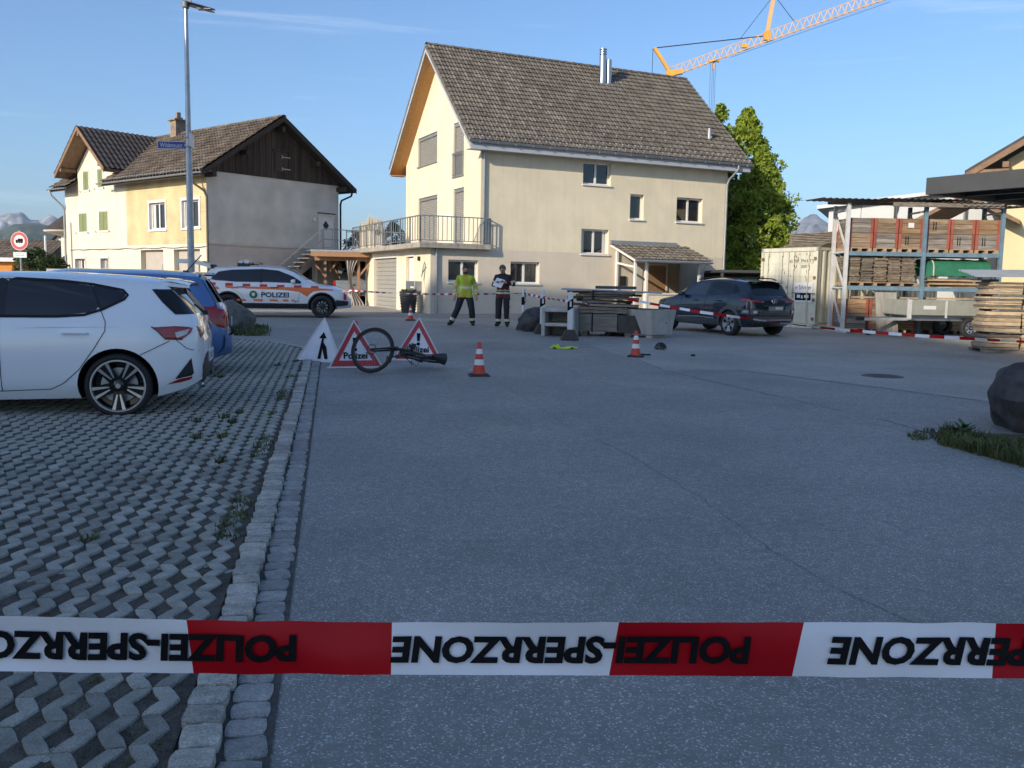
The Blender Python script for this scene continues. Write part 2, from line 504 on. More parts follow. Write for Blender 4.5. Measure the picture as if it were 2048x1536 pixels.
# interlocking zigzag pavers with diamond gaps
PP, PL_, PAMP, PTH, PHT = 0.112, 0.200, 0.0235, 0.0605, 0.05
def chevron(sgn):
    """one paver: a V of concrete spanning one period along y"""
    h = PL_ / 2 - 0.0035; a = PAMP * sgn; t = PTH / 2
    mid = [(-a, -h), (a, 0.0), (-a, h)]
    rt_ = [(-a + t, -h), (-a * 0.15 + t * 1.15, -h * 0.55), (a + t, 0), (-a * 0.15 + t * 1.15, h * 0.55), (-a + t, h)]
    lf_ = [(-a - t, h), (-a * 0.15 - t * 1.15, h * 0.55), (a - t, 0), (-a * 0.15 - t * 1.15, -h * 0.55), (-a - t, -h)]
    out = rt_ + lf_
    mb = MB(); n = len(out); top = PHT * 0.62
    cx = sum(p[0] for p in out) / n
    ins = [(x + (-0.004 if i < 5 else 0.004), y * 0.975) for i, (x, y) in enumerate(out)]
    i0 = 0
    mb.v += [Vector((x, y, 0.0)) for x, y in out] + [Vector((x, y, top - 0.006)) for x, y in out] + [Vector((x, y, top)) for x, y in ins]
    for k in range(n):
        b = (k + 1) % n
        mb.f.append((k, b, n + b, n + k)); mb.m.append(0)
        mb.f.append((n + k, n + b, 2 * n + b, 2 * n + k)); mb.m.append(0)
    o2 = 2 * n
    for k in range(4):
        mb.f.append((o2 + k, o2 + k + 1, o2 + 8 - k, o2 + 9 - k)); mb.m.append(0)
    return mb
pav = [chevron(1), chevron(-1)]
pav_me = [pav[i].mesh('paver', M_paver) for i in (0, 1)]
ins_mb = MB()
def in_poly(x, y, P):
    c = False; j = len(P) - 1
    for i in range(len(P)):
        if (P[i][1] > y) != (P[j][1] > y) and x < (P[j][0] - P[i][0]) * (y - P[i][1]) / (P[j][1] - P[i][1]) + P[i][0]: c = not c
        j = i
    return c
PYAW = atan2(-KD.x, KD.y)
park_in = [(p.x - 0.05, p.y - 0.03) for p in park_pts] + [(-9, 22.4), (-13, 22.8), (-12.5, 16), (-12.5, -1)]
cells = []; soil_cells = []
rngp = random.Random(3)
cP, sP = cos(PYAW), sin(PYAW)
for i in range(-95, 12):
    for j in range(-16, 100):
        lx = i * PP; ly = j * PL_
        x = KA.x + cP * lx - sP * ly; y = KA.y + sP * lx + cP * ly
        if y < 1.2 or not in_poly(x, y, park_in): continue
        if x < -0.66 * y - 1.0: continue
        cells.append((x * x + y * y, x, y, i % 2, i, j))
cells.sort()
rest = MB(); rest_n = 0
for k, (d, x, y, par, i, j) in enumerate(cells):
    yaw = PYAW + rngp.uniform(-0.02, 0.02); dz = rngp.uniform(-0.005, 0.005) + 0.004
    # settled areas
    dz += 0.006 * noise.noise(Vector((x * 0.7, y * 0.7, 0)))
    Mx = Matrix.Translation((x + rngp.uniform(-.002, .002), y + rngp.uniform(-.002, .002), gz(y) + dz)) @ TILT @ Matrix.Rotation(yaw, 4, 'Z')
    vis = abs(x) / max(y, 0.1) < 0.62 and y > 2.35
    if rest_n < 300 and vis:
        o = link('paver', pav_me[par], parking); o.matrix_world = Mx; rest_n += 1
    else:
        rest.add(pav[par], Mx)
# a few rows have their diamonds plugged with matching concrete lozenges
for (d, x, y, par, i, j) in cells:
    hx = cP * (PP / 2); hy = sP * (PP / 2)
    filled = (j % 9 in (0,) and noise.noise(Vector((i * 0.05, j * 0.9, 4))) > -0.25)
    if not filled: continue
    off = 0.0 if par == 0 else PL_ / 2
    cx = x + hx - sP * (off if par else 0); cy = y + hy + cP * (off if par else 0)
    a, b = 0.05, 0.046
    z = gz(cy) + 0.024 + rngp.uniform(-.003, .003)
    ins_mb.prism([(cx + cP * qx - sP * qy, cy + sP * qx + cP * qy, z) for qx, qy in ((a, 0), (0, b), (-a, 0), (0, -b))], (0, 0, -0.02))
rest.add(ins_mb)
o = rest.build('pavers', M_paver, parking); tag(o, kind='stuff')

# ------------------------------------------------------------------ granite sett kerb
M_sett = mat('granite_sett', (0.42, 0.39, 0.335), 0.85, var=0.3, scale=14, bump=0.9, bscale=45, rnd=0.22, grain=(120, .4))
M_sett2 = mat('granite_sett_gutter', (0.30, 0.29, 0.27), 0.85, var=0.25, scale=14, bump=0.8, bscale=45, rnd=0.18, grain=(120, .35))
kerb = sheet('kerb', [(p.x, p.y) for p in [kp(-4 + 0.5 * i, -0.15) for i in range(44)]] + [(p.x, p.y) for p in [kp(17.5 - 0.5 * i, 0.155) for i in range(44)]], 0.010,
             mat('kerb_mortar', (0.075, 0.072, 0.066), 0.95, var=0.35, scale=12, bump=0.6, bscale=90))
def sett_mesh(seed, L, W, H, m):
    rnd = random.Random(seed)
    n = 3
    def f(a, b):
        x = (a - 0.5) * W; y = (b - 0.5) * L
        e = max(abs(a - 0.5), abs(b - 0.5)) * 2
        r = 1 - 0.025 * (abs(a - .5) * 2) ** 3 * (abs(b - .5) * 2) ** 3 * 4
        z = H - 0.006 * (max(0, e - 0.66) / 0.34) ** 2 + 0.006 * noise.noise(Vector((x * 25 + seed * 7, y * 25, seed)))
        return (x * r * (1 + 0.05 * noise.noise(Vector((b * 3, seed, 1)))), y * r, z)
    mb = MB().grid(f, 5, 5)
    # skirt
    ring = [(i, 0) for i in range(5)] + [(5, i) for i in range(5)] + [(5 - i, 5) for i in range(5)] + [(0, 5 - i) for i in range(5)]
    idx = [b * 6 + a for a, b in ring]
    base = len(mb.v)
    for q in idx:
        p = mb.v[q]; mb.v.append(Vector((p.x * 1.02, p.y * 1.02, 0)))
    for k in range(20):
        b = (k + 1) % 20
        mb.f.append((idx[k], base + k, base + b, idx[b])); mb.m.append(0)
    return mb.mesh('sett', m, True, 25)
top_m = [sett_mesh(i, 0.150, 0.128, 0.046, M_sett) for i in range(6)]
low_m = [sett_mesh(20 + i, 0.150, 0.130, 0.018, M_sett2) for i in range(6)]
rngk = random.Random(5)
for row, (s, meshes) in enumerate(((-0.070, top_m), (0.070, low_m))):
    t = -1.2
    while t < 17.2:
        L = rngk.uniform(0.11, 0.15) if t < 6 else rngk.uniform(0.13, 0.18)
        p = kp(t + L / 2, s + rngk.uniform(-0.008, 0.008)); q = kp(t + L / 2 + 0.05, s)
        if p.y > 1.9:
            o = link('sett', rngk.choice(meshes), kerb)
            yaw = atan2(-(q - p).x, (q - p).y) + rngk.uniform(-0.06, 0.06)
            o.matrix_world = Matrix.Translation((p.x, p.y, gz(p.y) + 0.004)) @ TILT @ Matrix.Rotation(yaw, 4, 'Z') @ Matrix.Diagonal((rngk.uniform(0.93, 1.05), L / 0.150 * 0.985, rngk.uniform(0.9, 1.08), 1))
        t += L + 0.008

# ------------------------------------------------------------------ grass tufts in joints and at the verge
M_grass = mat('grass_blades', (0.055, 0.085, 0.022), 0.8, var=0.4, scale=3, col2=(0.13, 0.15, 0.05))
def tuft(mb, x, y, z, r, h, n, rnd, w=0.004):
    for _ in range(n):
        a = rnd.uniform(0, 2 * pi); q = r * sqrt(rnd.random())
        bx, by = x + q * cos(a), y + q * sin(a)
        hh = h * rnd.uniform(0.4, 1.0); la = rnd.uniform(0, 2 * pi); ln = hh * rnd.uniform(0.2, 0.9)
        tx, ty = bx + ln * cos(la), by + ln * sin(la)
        px, py = -sin(la) * w, cos(la) * w
        mx_, my_ = bx + ln * 0.35 * cos(la), by + ln * 0.35 * sin(la)
        i = len(mb.v)
        mb.v += [Vector((bx - px, by - py, z)), Vector((bx + px, by + py, z)), Vector((mx_ + px * .8, my_ + py * .8, z + hh * 0.65)), Vector((mx_ - px * .8, my_ - py * .8, z + hh * 0.65)), Vector((tx, ty, z + hh))]
        mb.f += [(i, i + 1, i + 2, i + 3), (i + 3, i + 2, i + 4)]; mb.m += [0, 0]
rg = random.Random(8)
gm = MB()
for (d, x, y, par, i, j) in cells:
    off = PL_ / 2 if par == 0 else 0.0
    cx = x + cP * PP / 2 - sP * off; cy = y + sP * PP / 2 + cP * off
    q = noise.noise(Vector((x * 0.9, y * 0.6, 2))) + 0.6 * noise.noise(Vector((x * 3.3, y * 3.3, 9)))
    if y > 11 and rg.random() < 0.5: continue
    if q > 0.42 and rg.random() < 0.75:
        big = rg.random() < 0.14
        tuft(gm, cx, cy, gz(cy) + 0.01, 0.055 if big else 0.036, 0.085 if big else 0.038, 46 if big else 18, rg, 0.0035 if y < 6 else 0.006)
    elif rg.random() < 0.10:
        tuft(gm, cx, cy, gz(cy) + 0.01, 0.03, 0.03, 9, rg, 0.0035 if y < 6 else 0.006)
t = 0.0
while t < 13:
    p = kp(t, -0.2 - rg.random() * 0.08)
    if noise.noise(Vector((t * 0.9, 5, 5))) > 0.05:
        tuft(gm, p.x, p.y, gz(p.y) + 0.01, 0.06, 0.06, 22, rg, 0.005)
    t += 0.06
# weeds along the yard joint
for k in range(26):
    p = ground_at(rg.uniform(1820, 1900), rg.uniform(862, 884))
    tuft(gm, p.x, p.y, gz(p.y), 0.05, 0.05, 12, rg, 0.005)
o = gm.build('grass', M_grass); tag(o, 'short green grass growing in the joints of the paved parking', 'grass', kind='stuff')

px_sheet('verge_soil', [(1830, 862), (1880, 866), (1980, 868), (2090, 872), (2090, 935), (1990, 905), (1900, 880)], 0.009, M_soil)
# ------------------------------------------------------------------ distant terrain
def ridge_mesh(name, u0, u1, Y, prof, m, base=0.0, deep=1500, rough=0.10, n=120, seed=1):
    """a real mountain range: prof gives crest height (photo v) along photo u; slopes fall toward the viewer"""
    f = pchip(prof); mb = MB()
    def fn(a, b):
        u = u0 + (u1 - u0) * a
        crest = at_depth(u, f(u), Y)
        x = crest.x * (1 - 0.0 * b); z = crest.z
        k = b                                     # 0 crest .. 1 foot
        yy = Y - deep * k
        zz = base + (z - base) * (1 - k) ** 1.15
        nn = noise.fractal(Vector((x * 0.007, yy * 0.004, seed)), 1.0, 2.0, 7)
        zz += (z - base) * rough * nn * (0.35 + k * (1 - k) * 5)
        return (x * (yy / Y) if k else x, yy, zz)
    mb.grid(fn, n, 26)
    o = mb.build(name, m, smooth=True, angle=None); tag(o, kind='structure')
    return o
M_forest = mat('forest_hill', (0.030, 0.048, 0.030), 0.95, var=0.45, scale=0.012, detail=10, col2=(0.075, 0.095, 0.055))
M_rock = mat('alpine_rock', (0.10, 0.105, 0.11), 0.95, var=0.3, scale=0.006, detail=12, col2=(0.42, 0.42, 0.44))
ridge_mesh('hills', -420, 420, 3600, [(-420, 452), (-200, 455), (-60, 462), (0, 462), (30, 447), (60, 445), (95, 453), (130, 462), (250, 478), (420, 500)], M_forest, 0.8, 2200, 0.10, 170, 3)
ridge_mesh('mountains', -500, 420, 7200, [(-500, 440), (-150, 432), (-40, 434), (0, 430), (20, 424), (40, 422), (62, 438), (82, 440), (95, 432), (125, 440), (250, 462), (420, 480)], M_rock, 0.8, 2600, 0.13, 190, 9)
ridge_mesh('far_mountain', 1450, 2500, 7200, [(1450, 520), (1560, 462), (1585, 452), (1610, 437), (1628, 430), (1650, 440), (1690, 470), (1800, 490), (2500, 500)], M_rock, 0.8, 2600, 0.13, 160, 21)
# ================================================================== BUILDINGS
M_render = mat('beige_render', (0.735, 0.655, 0.485), 0.9, var=0.09, scale=0.8, bump=0.3, bscale=90, streak=0.06, grain=(25, .06))
M_render_lo = mat('plinth_render', (0.63, 0.56, 0.45), 0.9, var=0.08, scale=0.9, bump=0.25, bscale=90, streak=0.035)
M_white = mat('white_paint', (0.72, 0.70, 0.66), 0.5, var=0.06, scale=2)
M_pvc = mat('white_window_frame', (0.74, 0.73, 0.70), 0.35, var=0.04, scale=2)
M_zinc = mat('zinc_sheet', (0.34, 0.36, 0.38), 0.45, 0.55, var=0.12, scale=3)
M_fascia = mat('grey_fascia', (0.40, 0.43, 0.47), 0.6, var=0.08, scale=2)
M_galv = mat('galvanised_steel', (0.36, 0.38, 0.40), 0.42, 0.75, var=0.15, scale=7)
M_stain = mat('stainless_flue', (0.42, 0.44, 0.45), 0.28, 0.9, var=0.08, scale=3)
M_tile = mat('concrete_roof_tile', (0.125, 0.108, 0.088), 0.88, var=0.30, scale=2.2, bump=0.5, bscale=60, rnd=0.22, col2=(0.20, 0.178, 0.148), grain=(30, .3))
M_soffit = mat('larch_soffit', (0.46, 0.235, 0.075), 0.55, var=0.18, scale=3, stretch=(1, 1, 12), rnd=0.12)
M_shut = mat('aluminium_shutter', (0.36, 0.35, 0.32), 0.55, 0.2, var=0.06, scale=2)
M_slab = mat('weathered_concrete', (0.36, 0.33, 0.28), 0.9, var=0.25, scale=2.5, bump=0.4, bscale=50, streak=0.45)
M_dark = mat('dark_void', (0.012, 0.012, 0.013), 0.9, var=0.1)
def glass_mat(name, col, rough=0.04):
    return mat(name, col, rough, 0.0, var=0.25, scale=0.8, spec=0.9)
M_glass = glass_mat('window_glass', (0.018, 0.021, 0.026))
M_pane = mat('clear_glass', (0.82, 0.86, 0.86), 0.02, trans=1.0, var=0.02)
M_pane.node_tree.nodes['Principled BSDF'].inputs['IOR'].default_value = 1.05
M_blind = mat('pale_curtain', (0.55, 0.53, 0.50), 0.9, var=0.1, scale=6, stretch=(8, 8, 1))

def window(parent, frame, x0, z0, x1, z1, depth=0.16, cols=2, sill=True, name='window', tilt=None, curtain=0.0, fw=0.07, glass=None, casing=0.0, rows=1):
    """window set in a wall. frame(a, z, d) -> local point: a along the wall, z up, d out of the wall (negative: into it).
    The wall itself is pierced by the caller."""
    P = lambda a, z, d: frame(a, z, d)
    def bx(mb, a0, z0_, a1, z1_, d0, d1, m=0):
        c = [P(a, z, d) for z in (z0_, z1_) for d in (d0, d1) for a in (a0, a1)]
        i = len(mb.v); mb.v += [Vector(q) for q in c]
        for f in ((0, 2, 3, 1), (4, 5, 7, 6), (0, 1, 5, 4), (2, 6, 7, 3), (0, 4, 6, 2), (1, 3, 7, 5)):
            mb.f.append(tuple(i + k for k in f)); mb.m.append(m)
    fr = MB(); d0, d1 = -depth - 0.05, -depth
    bx(fr, x0, z0, x0 + fw, z1, d0, d1); bx(fr, x1 - fw, z0, x1, z1, d0, d1)
    bx(fr, x0 + fw, z0, x1 - fw, z0 + fw, d0, d1); bx(fr, x0 + fw, z1 - fw, x1 - fw, z1, d0, d1)
    wdt = (x1 - x0 - 2 * fw) / cols
    for c in range(1, cols):
        xm = x0 + fw + wdt * c
        bx(fr, xm - fw * 0.62, z0 + fw, xm + fw * 0.62, z1 - fw, d0, d1 + 0.012)
    for r in range(1, rows):
        zm = z0 + (z1 - z0) * r / rows
        bx(fr, x0 + fw, zm - 0.03, x1 - fw, zm + 0.03, d0, d1 - 0.002)
    # reveal lining
    rv = MB(); e = 0.004
    if casing:
        bx(rv, x0 - casing, z0 - casing * .6, x0 + e, z1 + casing, -depth, 0.03); bx(rv, x1 - e, z0 - casing * .6, x1 + casing, z1 + casing, -depth, 0.03)
        bx(rv, x0 - casing - .03, z1 + casing, x1 + casing + .03, z1 + casing + .03, -depth, 0.05); bx(rv, x0 + e, z1, x1 - e, z1 + casing, -depth, 0.03)
        bx(rv, x0 - casing - .02, z0 - casing * .6 - .04, x1 + casing + .02, z0 - casing * .6, -depth, 0.07); bx(rv, x0 + e, z0 - casing * .6, x1 - e, z0, -depth, 0.03)
    w = fr.build(name, M_pvc, parent, fixn=True)
    if casing: rv.build('casing', M_white, w, fixn=True)
    for c in range(cols):
        gmb = MB()
        a0, a1 = x0 + fw + wdt * c, x0 + fw + wdt * (c + 1)
        gmb.quad(P(a0, z0 + fw, d0 + 0.02), P(a1, z0 + fw, d0 + 0.02), P(a1, z1 - fw, d0 + 0.02), P(a0, z1 - fw, d0 + 0.02))
        gmb.build('pane', glass or M_glass, w, fixn=False)
    if curtain:
        cm = MB()
        for c in range(cols):
            a0, a1 = x0 + fw + wdt * c + 0.02, x0 + fw + wdt * (c + 1) - 0.02
            k = 0.45 * (a1 - a0) * curtain
            lo_, hi_ = (a0, a0 + k) if c == 0 else (a1 - k, a1)
            cm.quad(P(lo_, z0 + fw, d0 + 0.024), P(hi_, z0 + fw, d0 + 0.024), P(hi_, z1 - fw, d0 + 0.024), P(lo_, z1 - fw, d0 + 0.024))
        cm.build('curtain', M_blind, w)
    if sill:
        sm = MB(); bx(sm, x0 - 0.04, z0 - 0.06, x1 + 0.04, z0 - 0.002, -depth, 0.06)
        sm.build('sill', M_white, w, fixn=True)
    return w

def wall_with_holes(x0, z0, x1, z1, holes, frame, depth=0.16, top=None):
    """rectangular wall face (or with sloping top given by top(a)) with real window openings and their reveals"""
    mb = MB()
    xs = sorted(set([x0, x1] + [h[0] for h in holes] + [h[2] for h in holes]))
    xs = [x for x in xs if x0 <= x <= x1]
    for a, b in zip(xs[:-1], xs[1:]):
        hs = sorted([(h[1], h[3]) for h in holes if h[0] <= a + 1e-6 and h[2] >= b - 1e-6])
        z = z0
        for (h0, h1) in hs:
            if h0 > z: mb.quad(frame(a, z, 0), frame(b, z, 0), frame(b, h0, 0), frame(a, h0, 0))
            z = h1
        ta, tb = (top(a), top(b)) if top else (z1, z1)
        if ta > z + 1e-6 or tb > z + 1e-6:
            mb.quad(frame(a, z, 0), frame(b, z, 0), frame(b, tb, 0), frame(a, ta, 0))
    for (a, h0, b, h1) in holes:
        for p, q in (((a, h0), (a, h1)), ((a, h1), (b, h1)), ((b, h1), (b, h0)), ((b, h0), (a, h0))):
            mb.quad(frame(p[0], p[1], 0), frame(q[0], q[1], 0), frame(q[0], q[1], -depth - 0.05), frame(p[0], p[1], -depth - 0.05))
    return mb

# ------------------------------------------------------------------ beige house with garage annex
HY = radians(90 - 65.07)
HOUSE = empty('beige_house', (-3.17, 34.37, 0), HY)
tag(HOUSE, 'beige rendered house with steep grey tiled roof, garage annex and balcony', 'house')
X0, X1, DEP = 2.02, 13.72, 9.16           # main block
ZE, ZR, OE, OG0, OG1 = 6.86, 11.42, 0.50, 0.64, 0.80
fl = lambda a, z, d: (a, -d, z)            # long wall, local y = 0
fg = lambda a, z, d: (X0 - d, a, z)        # gable wall, a = y
fa = lambda a, z, d: (-d, a, z)            # annex front
slope = (ZR - ZE) / (DEP / 2 + OE)
def gable_top(a): return ZE + 0.0 + (min(a, DEP - a) + OE) * slope - 0.30
long_holes = [(6.50, 5.62, 7.80, 6.52), (8.77, 4.32, 9.44, 5.35), (11.10, 4.32, 12.44, 5.35), (6.49, 2.82, 7.78, 3.83), (0.72, 1.58, 1.96, 2.42), (3.34, 1.56, 4.62, 2.42)]
gable_holes = [(4.91, 6.76, 7.44, 8.03), (1.80, 5.88, 2.96, 8.03), (4.84, 3.06, 7.34, 5.34), (1.74, 3.06, 2.90, 5.38)]
wl_up = wall_with_holes(X0, 2.85, X1, 7.0, [h for h in long_holes if h[1] > 2.5 and h[1] != 2.82] + [(6.49, 2.85, 7.78, 3.83)], fl)
w1 = wl_up
w1.add(wall_with_holes(0.0, 2.85, DEP, 0, gable_holes, fg, top=gable_top))
w1.quad((X1, 0, 0.2), (X1, DEP, 0.2), (X1, DEP, 7.0), (X1, 0, 7.0)).quad((X1, DEP, 0.2), (X0, DEP, 0.2), (X0, DEP, 7.0), (X1, DEP, 7.0))
w1.poly([(X1, 0, 7.0), (X1, DEP, 7.0), (X1, DEP / 2, gable_top(DEP / 2))])
w1.build('wall', M_render, HOUSE)
lo = wall_with_holes(0.0, 0.0, X1 + 0.0, 2.85, [h for h in long_holes if h[3] < 2.5], fl)
lo.build('plinth_wall', M_render_lo, HOUSE)
# annex front and side
an = wall_with_holes(0.0, 0.0, 9.0, 2.83, [(4.15, 0.30, 7.55, 2.56), (1.95, 0.35, 2.92, 2.56)], fa, depth=0.22)
an.quad((0, 9.0, 0), (X0, 9.0, 0), (X0, 9.0, 2.83), (0, 9.0, 2.83))
an.build('garage_wall', M_render, HOUSE)
for (a, b, c, d), kw in zip(long_holes, (dict(curtain=0), dict(cols=1), dict(), dict(curtain=0.5), dict(), dict())):
    window(HOUSE, fl, a, b, c, d, **kw)
# net curtain behind the lower left pane, window reflections come from the glass
# roller shutters
def shutter(a0, z0, a1, z1, frame, name='shutter'):
    mb = MB(); n = max(4, int((z1 - z0 - 0.14) / 0.075)); dz = (z1 - z0 - 0.14) / n
    for i in range(n):
        z = z0 + i * dz
        mb.quad(frame(a0 + .05, z, -.12), frame(a1 - .05, z, -.12), frame(a1 - .05, z + dz * .55, -.085), frame(a0 + .05, z + dz * .55, -.085))
        mb.quad(frame(a0 + .05, z + dz * .55, -.085), frame(a1 - .05, z + dz * .55, -.085), frame(a1 - .05, z + dz, -.12), frame(a0 + .05, z + dz, -.12))
    o = mb.build(name, M_shut, HOUSE)
    bxm = MB()
    for (p, q, r, s, d0, d1) in ((a0, z1 - .14, a1, z1, -.16, -.05), (a0, z0, a0 + .05, z1 - .14, -.16, -.06), (a1 - .05, z0, a1, z1 - .14, -.16, -.06)):
        c = [frame(a, z, d) for z in (q, s) for d in (d0, d1) for a in (p, r)]
        i = len(bxm.v); bxm.v += [Vector(k) for k in c]
        for f in ((0, 2, 3, 1), (4, 5, 7, 6), (0, 1, 5, 4), (2, 6, 7, 3), (0, 4, 6, 2), (1, 3, 7, 5)): bxm.f.append(tuple(i + k for k in f)); bxm.m.append(0)
    bxm.build('guide_rail', M_zinc, o, fixn=True)
    sm = MB().box(X0 - .06, a0 - .04, z0 - .05, X0 + .12, a1 + .04, z0 - .002)
    sm.build('sill', M_zinc, o)
for h in gable_holes: shutter(*h, fg)
# french-window guard rail on the tall upper shutter
gr = MB()
for i in range(12): gr.bar((X0 - .05, 1.80 + i * 1.16 / 11, 5.95), (X0 - .05, 1.80 + i * 1.16 / 11, 6.78), 0.018)
gr.bar((X0 - .05, 1.78, 6.80), (X0 - .05, 2.98, 6.80), 0.04); gr.bar((X0 - .05, 1.78, 5.93), (X0 - .05, 2.98, 5.93), 0.03)
gr.build('window_guard', M_galv, HOUSE)
# garage door of horizontal panels and side door
gd = empty('garage_door'); gd.parent = HOUSE
for i in range(12):
    z = 0.32 + i * 0.186
    MB().box(0.10, 4.16, z, 0.145, 7.54, z + 0.176).build('panel', M_shut, gd, bevel=0.006)
MB().box(0.15, 4.14, 0.28, 0.19, 7.56, 2.58).build('backing', M_zinc, gd)
rvm = MB()
for y0, y1, z0, z1 in ((7.55, 7.72, 0.3, 2.73), (3.98, 4.15, 0.3, 2.73), (4.15, 7.55, 2.56, 2.73)): rvm.box(-0.025, y0, z0, 0.0, y1, z1)
rvm.build('door_surround', M_white, HOUSE)
dr = MB().box(0.12, 2.0, 0.36, 0.17, 2.88, 2.52).box(0.10, 2.12, 0.5, 0.12, 2.40, 2.4).box(0.10, 2.48, 0.5, 0.12, 2.76, 2.4).build('door', M_white, HOUSE)
MB().box(0.06, 2.04, 1.35, 0.11, 2.08, 1.60).build('handle', M_galv, dr)
rvm = MB()
for y0, y1, z0, z1 in ((2.92, 3.02, 0.35, 2.66), (1.85, 1.95, 0.35, 2.66), (1.95, 2.92, 2.56, 2.66)): rvm.box(-0.02, y0, z0, 0.0, y1, z1)
rvm.build('door_surround', M_white, HOUSE)
mbx = MB().box(-0.30, 0.98, 1.18, -0.002, 2.05, 1.58).box(-0.31, 1.05, 1.30, -0.30, 1.45, 1.38, 1).build('letter_box', [M_galv, M_white], HOUSE, bevel=0.01)
# house number ornament: a wrought iron flourish by the door
fl_ = MB()
for pts in ([(.9, 1.9), (.72, 2.2), (.62, 2.32), (.5, 2.2), (.62, 2.0)], [(1.0, 1.75), (.8, 1.95), (.6, 2.05), (.42, 2.12)], [(.55, 2.05), (.7, 1.6), (.55, 1.3), (.5, 1.0)]):
    fl_.tube([(-0.02, a, z) for a, z in pts], 0.014, 5)
fl_.build('wall_ornament', M_galv, HOUSE)
lampb = MB().box(-0.08, 0.86 + .3, 2.38, -0.002, 1.0 + .3, 2.54).build('wall_lamp', M_dark, HOUSE)
# plant tub by the corner
TUB = MB().lathe([(0.26, 0), (0.34, 0.75), (0.36, 0.78), (0.36, 0.82), (0.31, 0.82), (0.3, 0.74), (0, 0.74)], 20)
for i in range(6): TUB.lathe([(0.285 + i * .012, 0.1 + i * .11), (0.30 + i * .012, 0.13 + i * .11), (0.29 + i * .012, 0.16 + i * .11)], 20)

# balcony slab and railing
sb = MB().box(-0.55, -0.30, 2.83, X0, 9.45, 3.03)
sb.box(X0, -0.30, 2.83, X0 + 0.35, -0.002, 3.03)
balc = sb.build('balcony_slab', M_slab, HOUSE, bevel=0.012)
def railing(parent, path, z0, z1, post_every, bal=0.125, name='railing', m=None, mid=False, balr=0.012):
    rail = MB(); m = m or M_galv
    for (ax, ay), (bx_, by_) in zip(path[:-1], path[1:]):
        rail.bar((ax, ay, z1), (bx_, by_, z1), 0.05, 0.04); rail.bar((ax, ay, z0 + .10), (bx_, by_, z0 + .10), 0.03, 0.03)
    r = rail.build(name, m, parent)
    for (ax, ay), (bx_, by_) in zip(path[:-1], path[1:]):
        L = sqrt((bx_ - ax) ** 2 + (by_ - ay) ** 2); n = max(1, round(L / post_every))
        for i in range(n + 1):
            t = i / n; x, y = ax + (bx_ - ax) * t, ay + (by_ - ay) * t
            MB().bar((x, y, z0 - .18), (x, y, z1), 0.05, 0.05).build('post', m, r)
        bm_ = MB(); k = int(L / bal)
        for i in range(1, k):
            t = i / k; x, y = ax + (bx_ - ax) * t, ay + (by_ - ay) * t
            bm_.bar((x, y, z0 + .10), (x, y, z1), balr * 2, balr * 2)
        tag(bm_.build('balusters', m, r), kind='stuff')
    return r
railing(HOUSE, [(-0.5, 9.4), (-0.5, -0.25)], 3.02, 4.02, 1.18, 0.30)
railing(HOUSE, [(-0.5, -0.25), (X0 + 0.32, -0.25)], 3.02, 4.02, 1.4, 0.17)
railing(HOUSE, [(X0 + 0.32, -0.25), (X0 + 0.32, -0.03)], 3.02, 4.02, 0.3, 0.12)
# far side railing of the balcony
railing(HOUSE, [(-0.5, 9.4), (X0, 9.4)], 3.02, 3.9, 1.2, 0.30)

# roof: timber deck, fascia, soffit boards, tiles
yf = -OE; ym = DEP / 2
nrm = Vector((0, -slope, 1)).normalized()     # front slope normal
xa, xb = X0 - OG0, X1 + OG1
dk = MB()
for sgn in (0, 1):
    ye = -OE if sgn == 0 else DEP + OE
    dk.prism([(xa + .02, ye, ZE), (xa + .02, ym, ZR), (xa + .02, ym, ZR - .24), (xa + .02, ye, ZE - .24)], (xb - xa - .04, 0, 0))
roof = dk.build('roof', M_fascia, HOUSE)
fs = MB().box(xa, -OE - .03, ZE - .30, xb, -OE, ZE + .02)
for sgn in (0, 1):
    ye = -OE if sgn == 0 else DEP + OE
    fs.prism([(xa, ye, ZE - .26), (xa, ye, ZE + .06), (xa, ym, ZR + .06), (xa, ym, ZR - .26)], (-0.035, 0, 0))
fs.build('fascia_board', M_fascia, roof)
MB().box(xa + .02, -OE + .01, ZE - .285, xb - .02, 0.0, ZE - .255).build('eave_soffit', M_fascia, roof)
for sgn in (0, 1):
    for k in range(5):
        x0b = xa + .03 + k * (OG0 - .03) / 5; x1b = x0b + (OG0 - .03) / 5 - 0.012
        ye = -OE if sgn == 0 else DEP + OE
        a, b = Vector((0, ye, ZE - .262)), Vector((0, ym, ZR - .262))
        o = MB().prism([(x0b, a.y, a.z), (x1b, a.y, a.z), (x1b, b.y, b.z), (x0b, b.y, b.z)], (0, 0, -0.02)).build('soffit_board', M_soffit, roof)
# end board of the left eave, boxed in wood
MB().prism([(xa + .02, DEP + OE - .02, ZE - .30), (X0 - .002, DEP + OE - .02, ZE - .30), (X0 - .002, DEP + .01, ZE - .30), (xa + .02, DEP + .01, ZE - .30)], (0, 0, -0.03)).build('eave_box', M_soffit, roof)

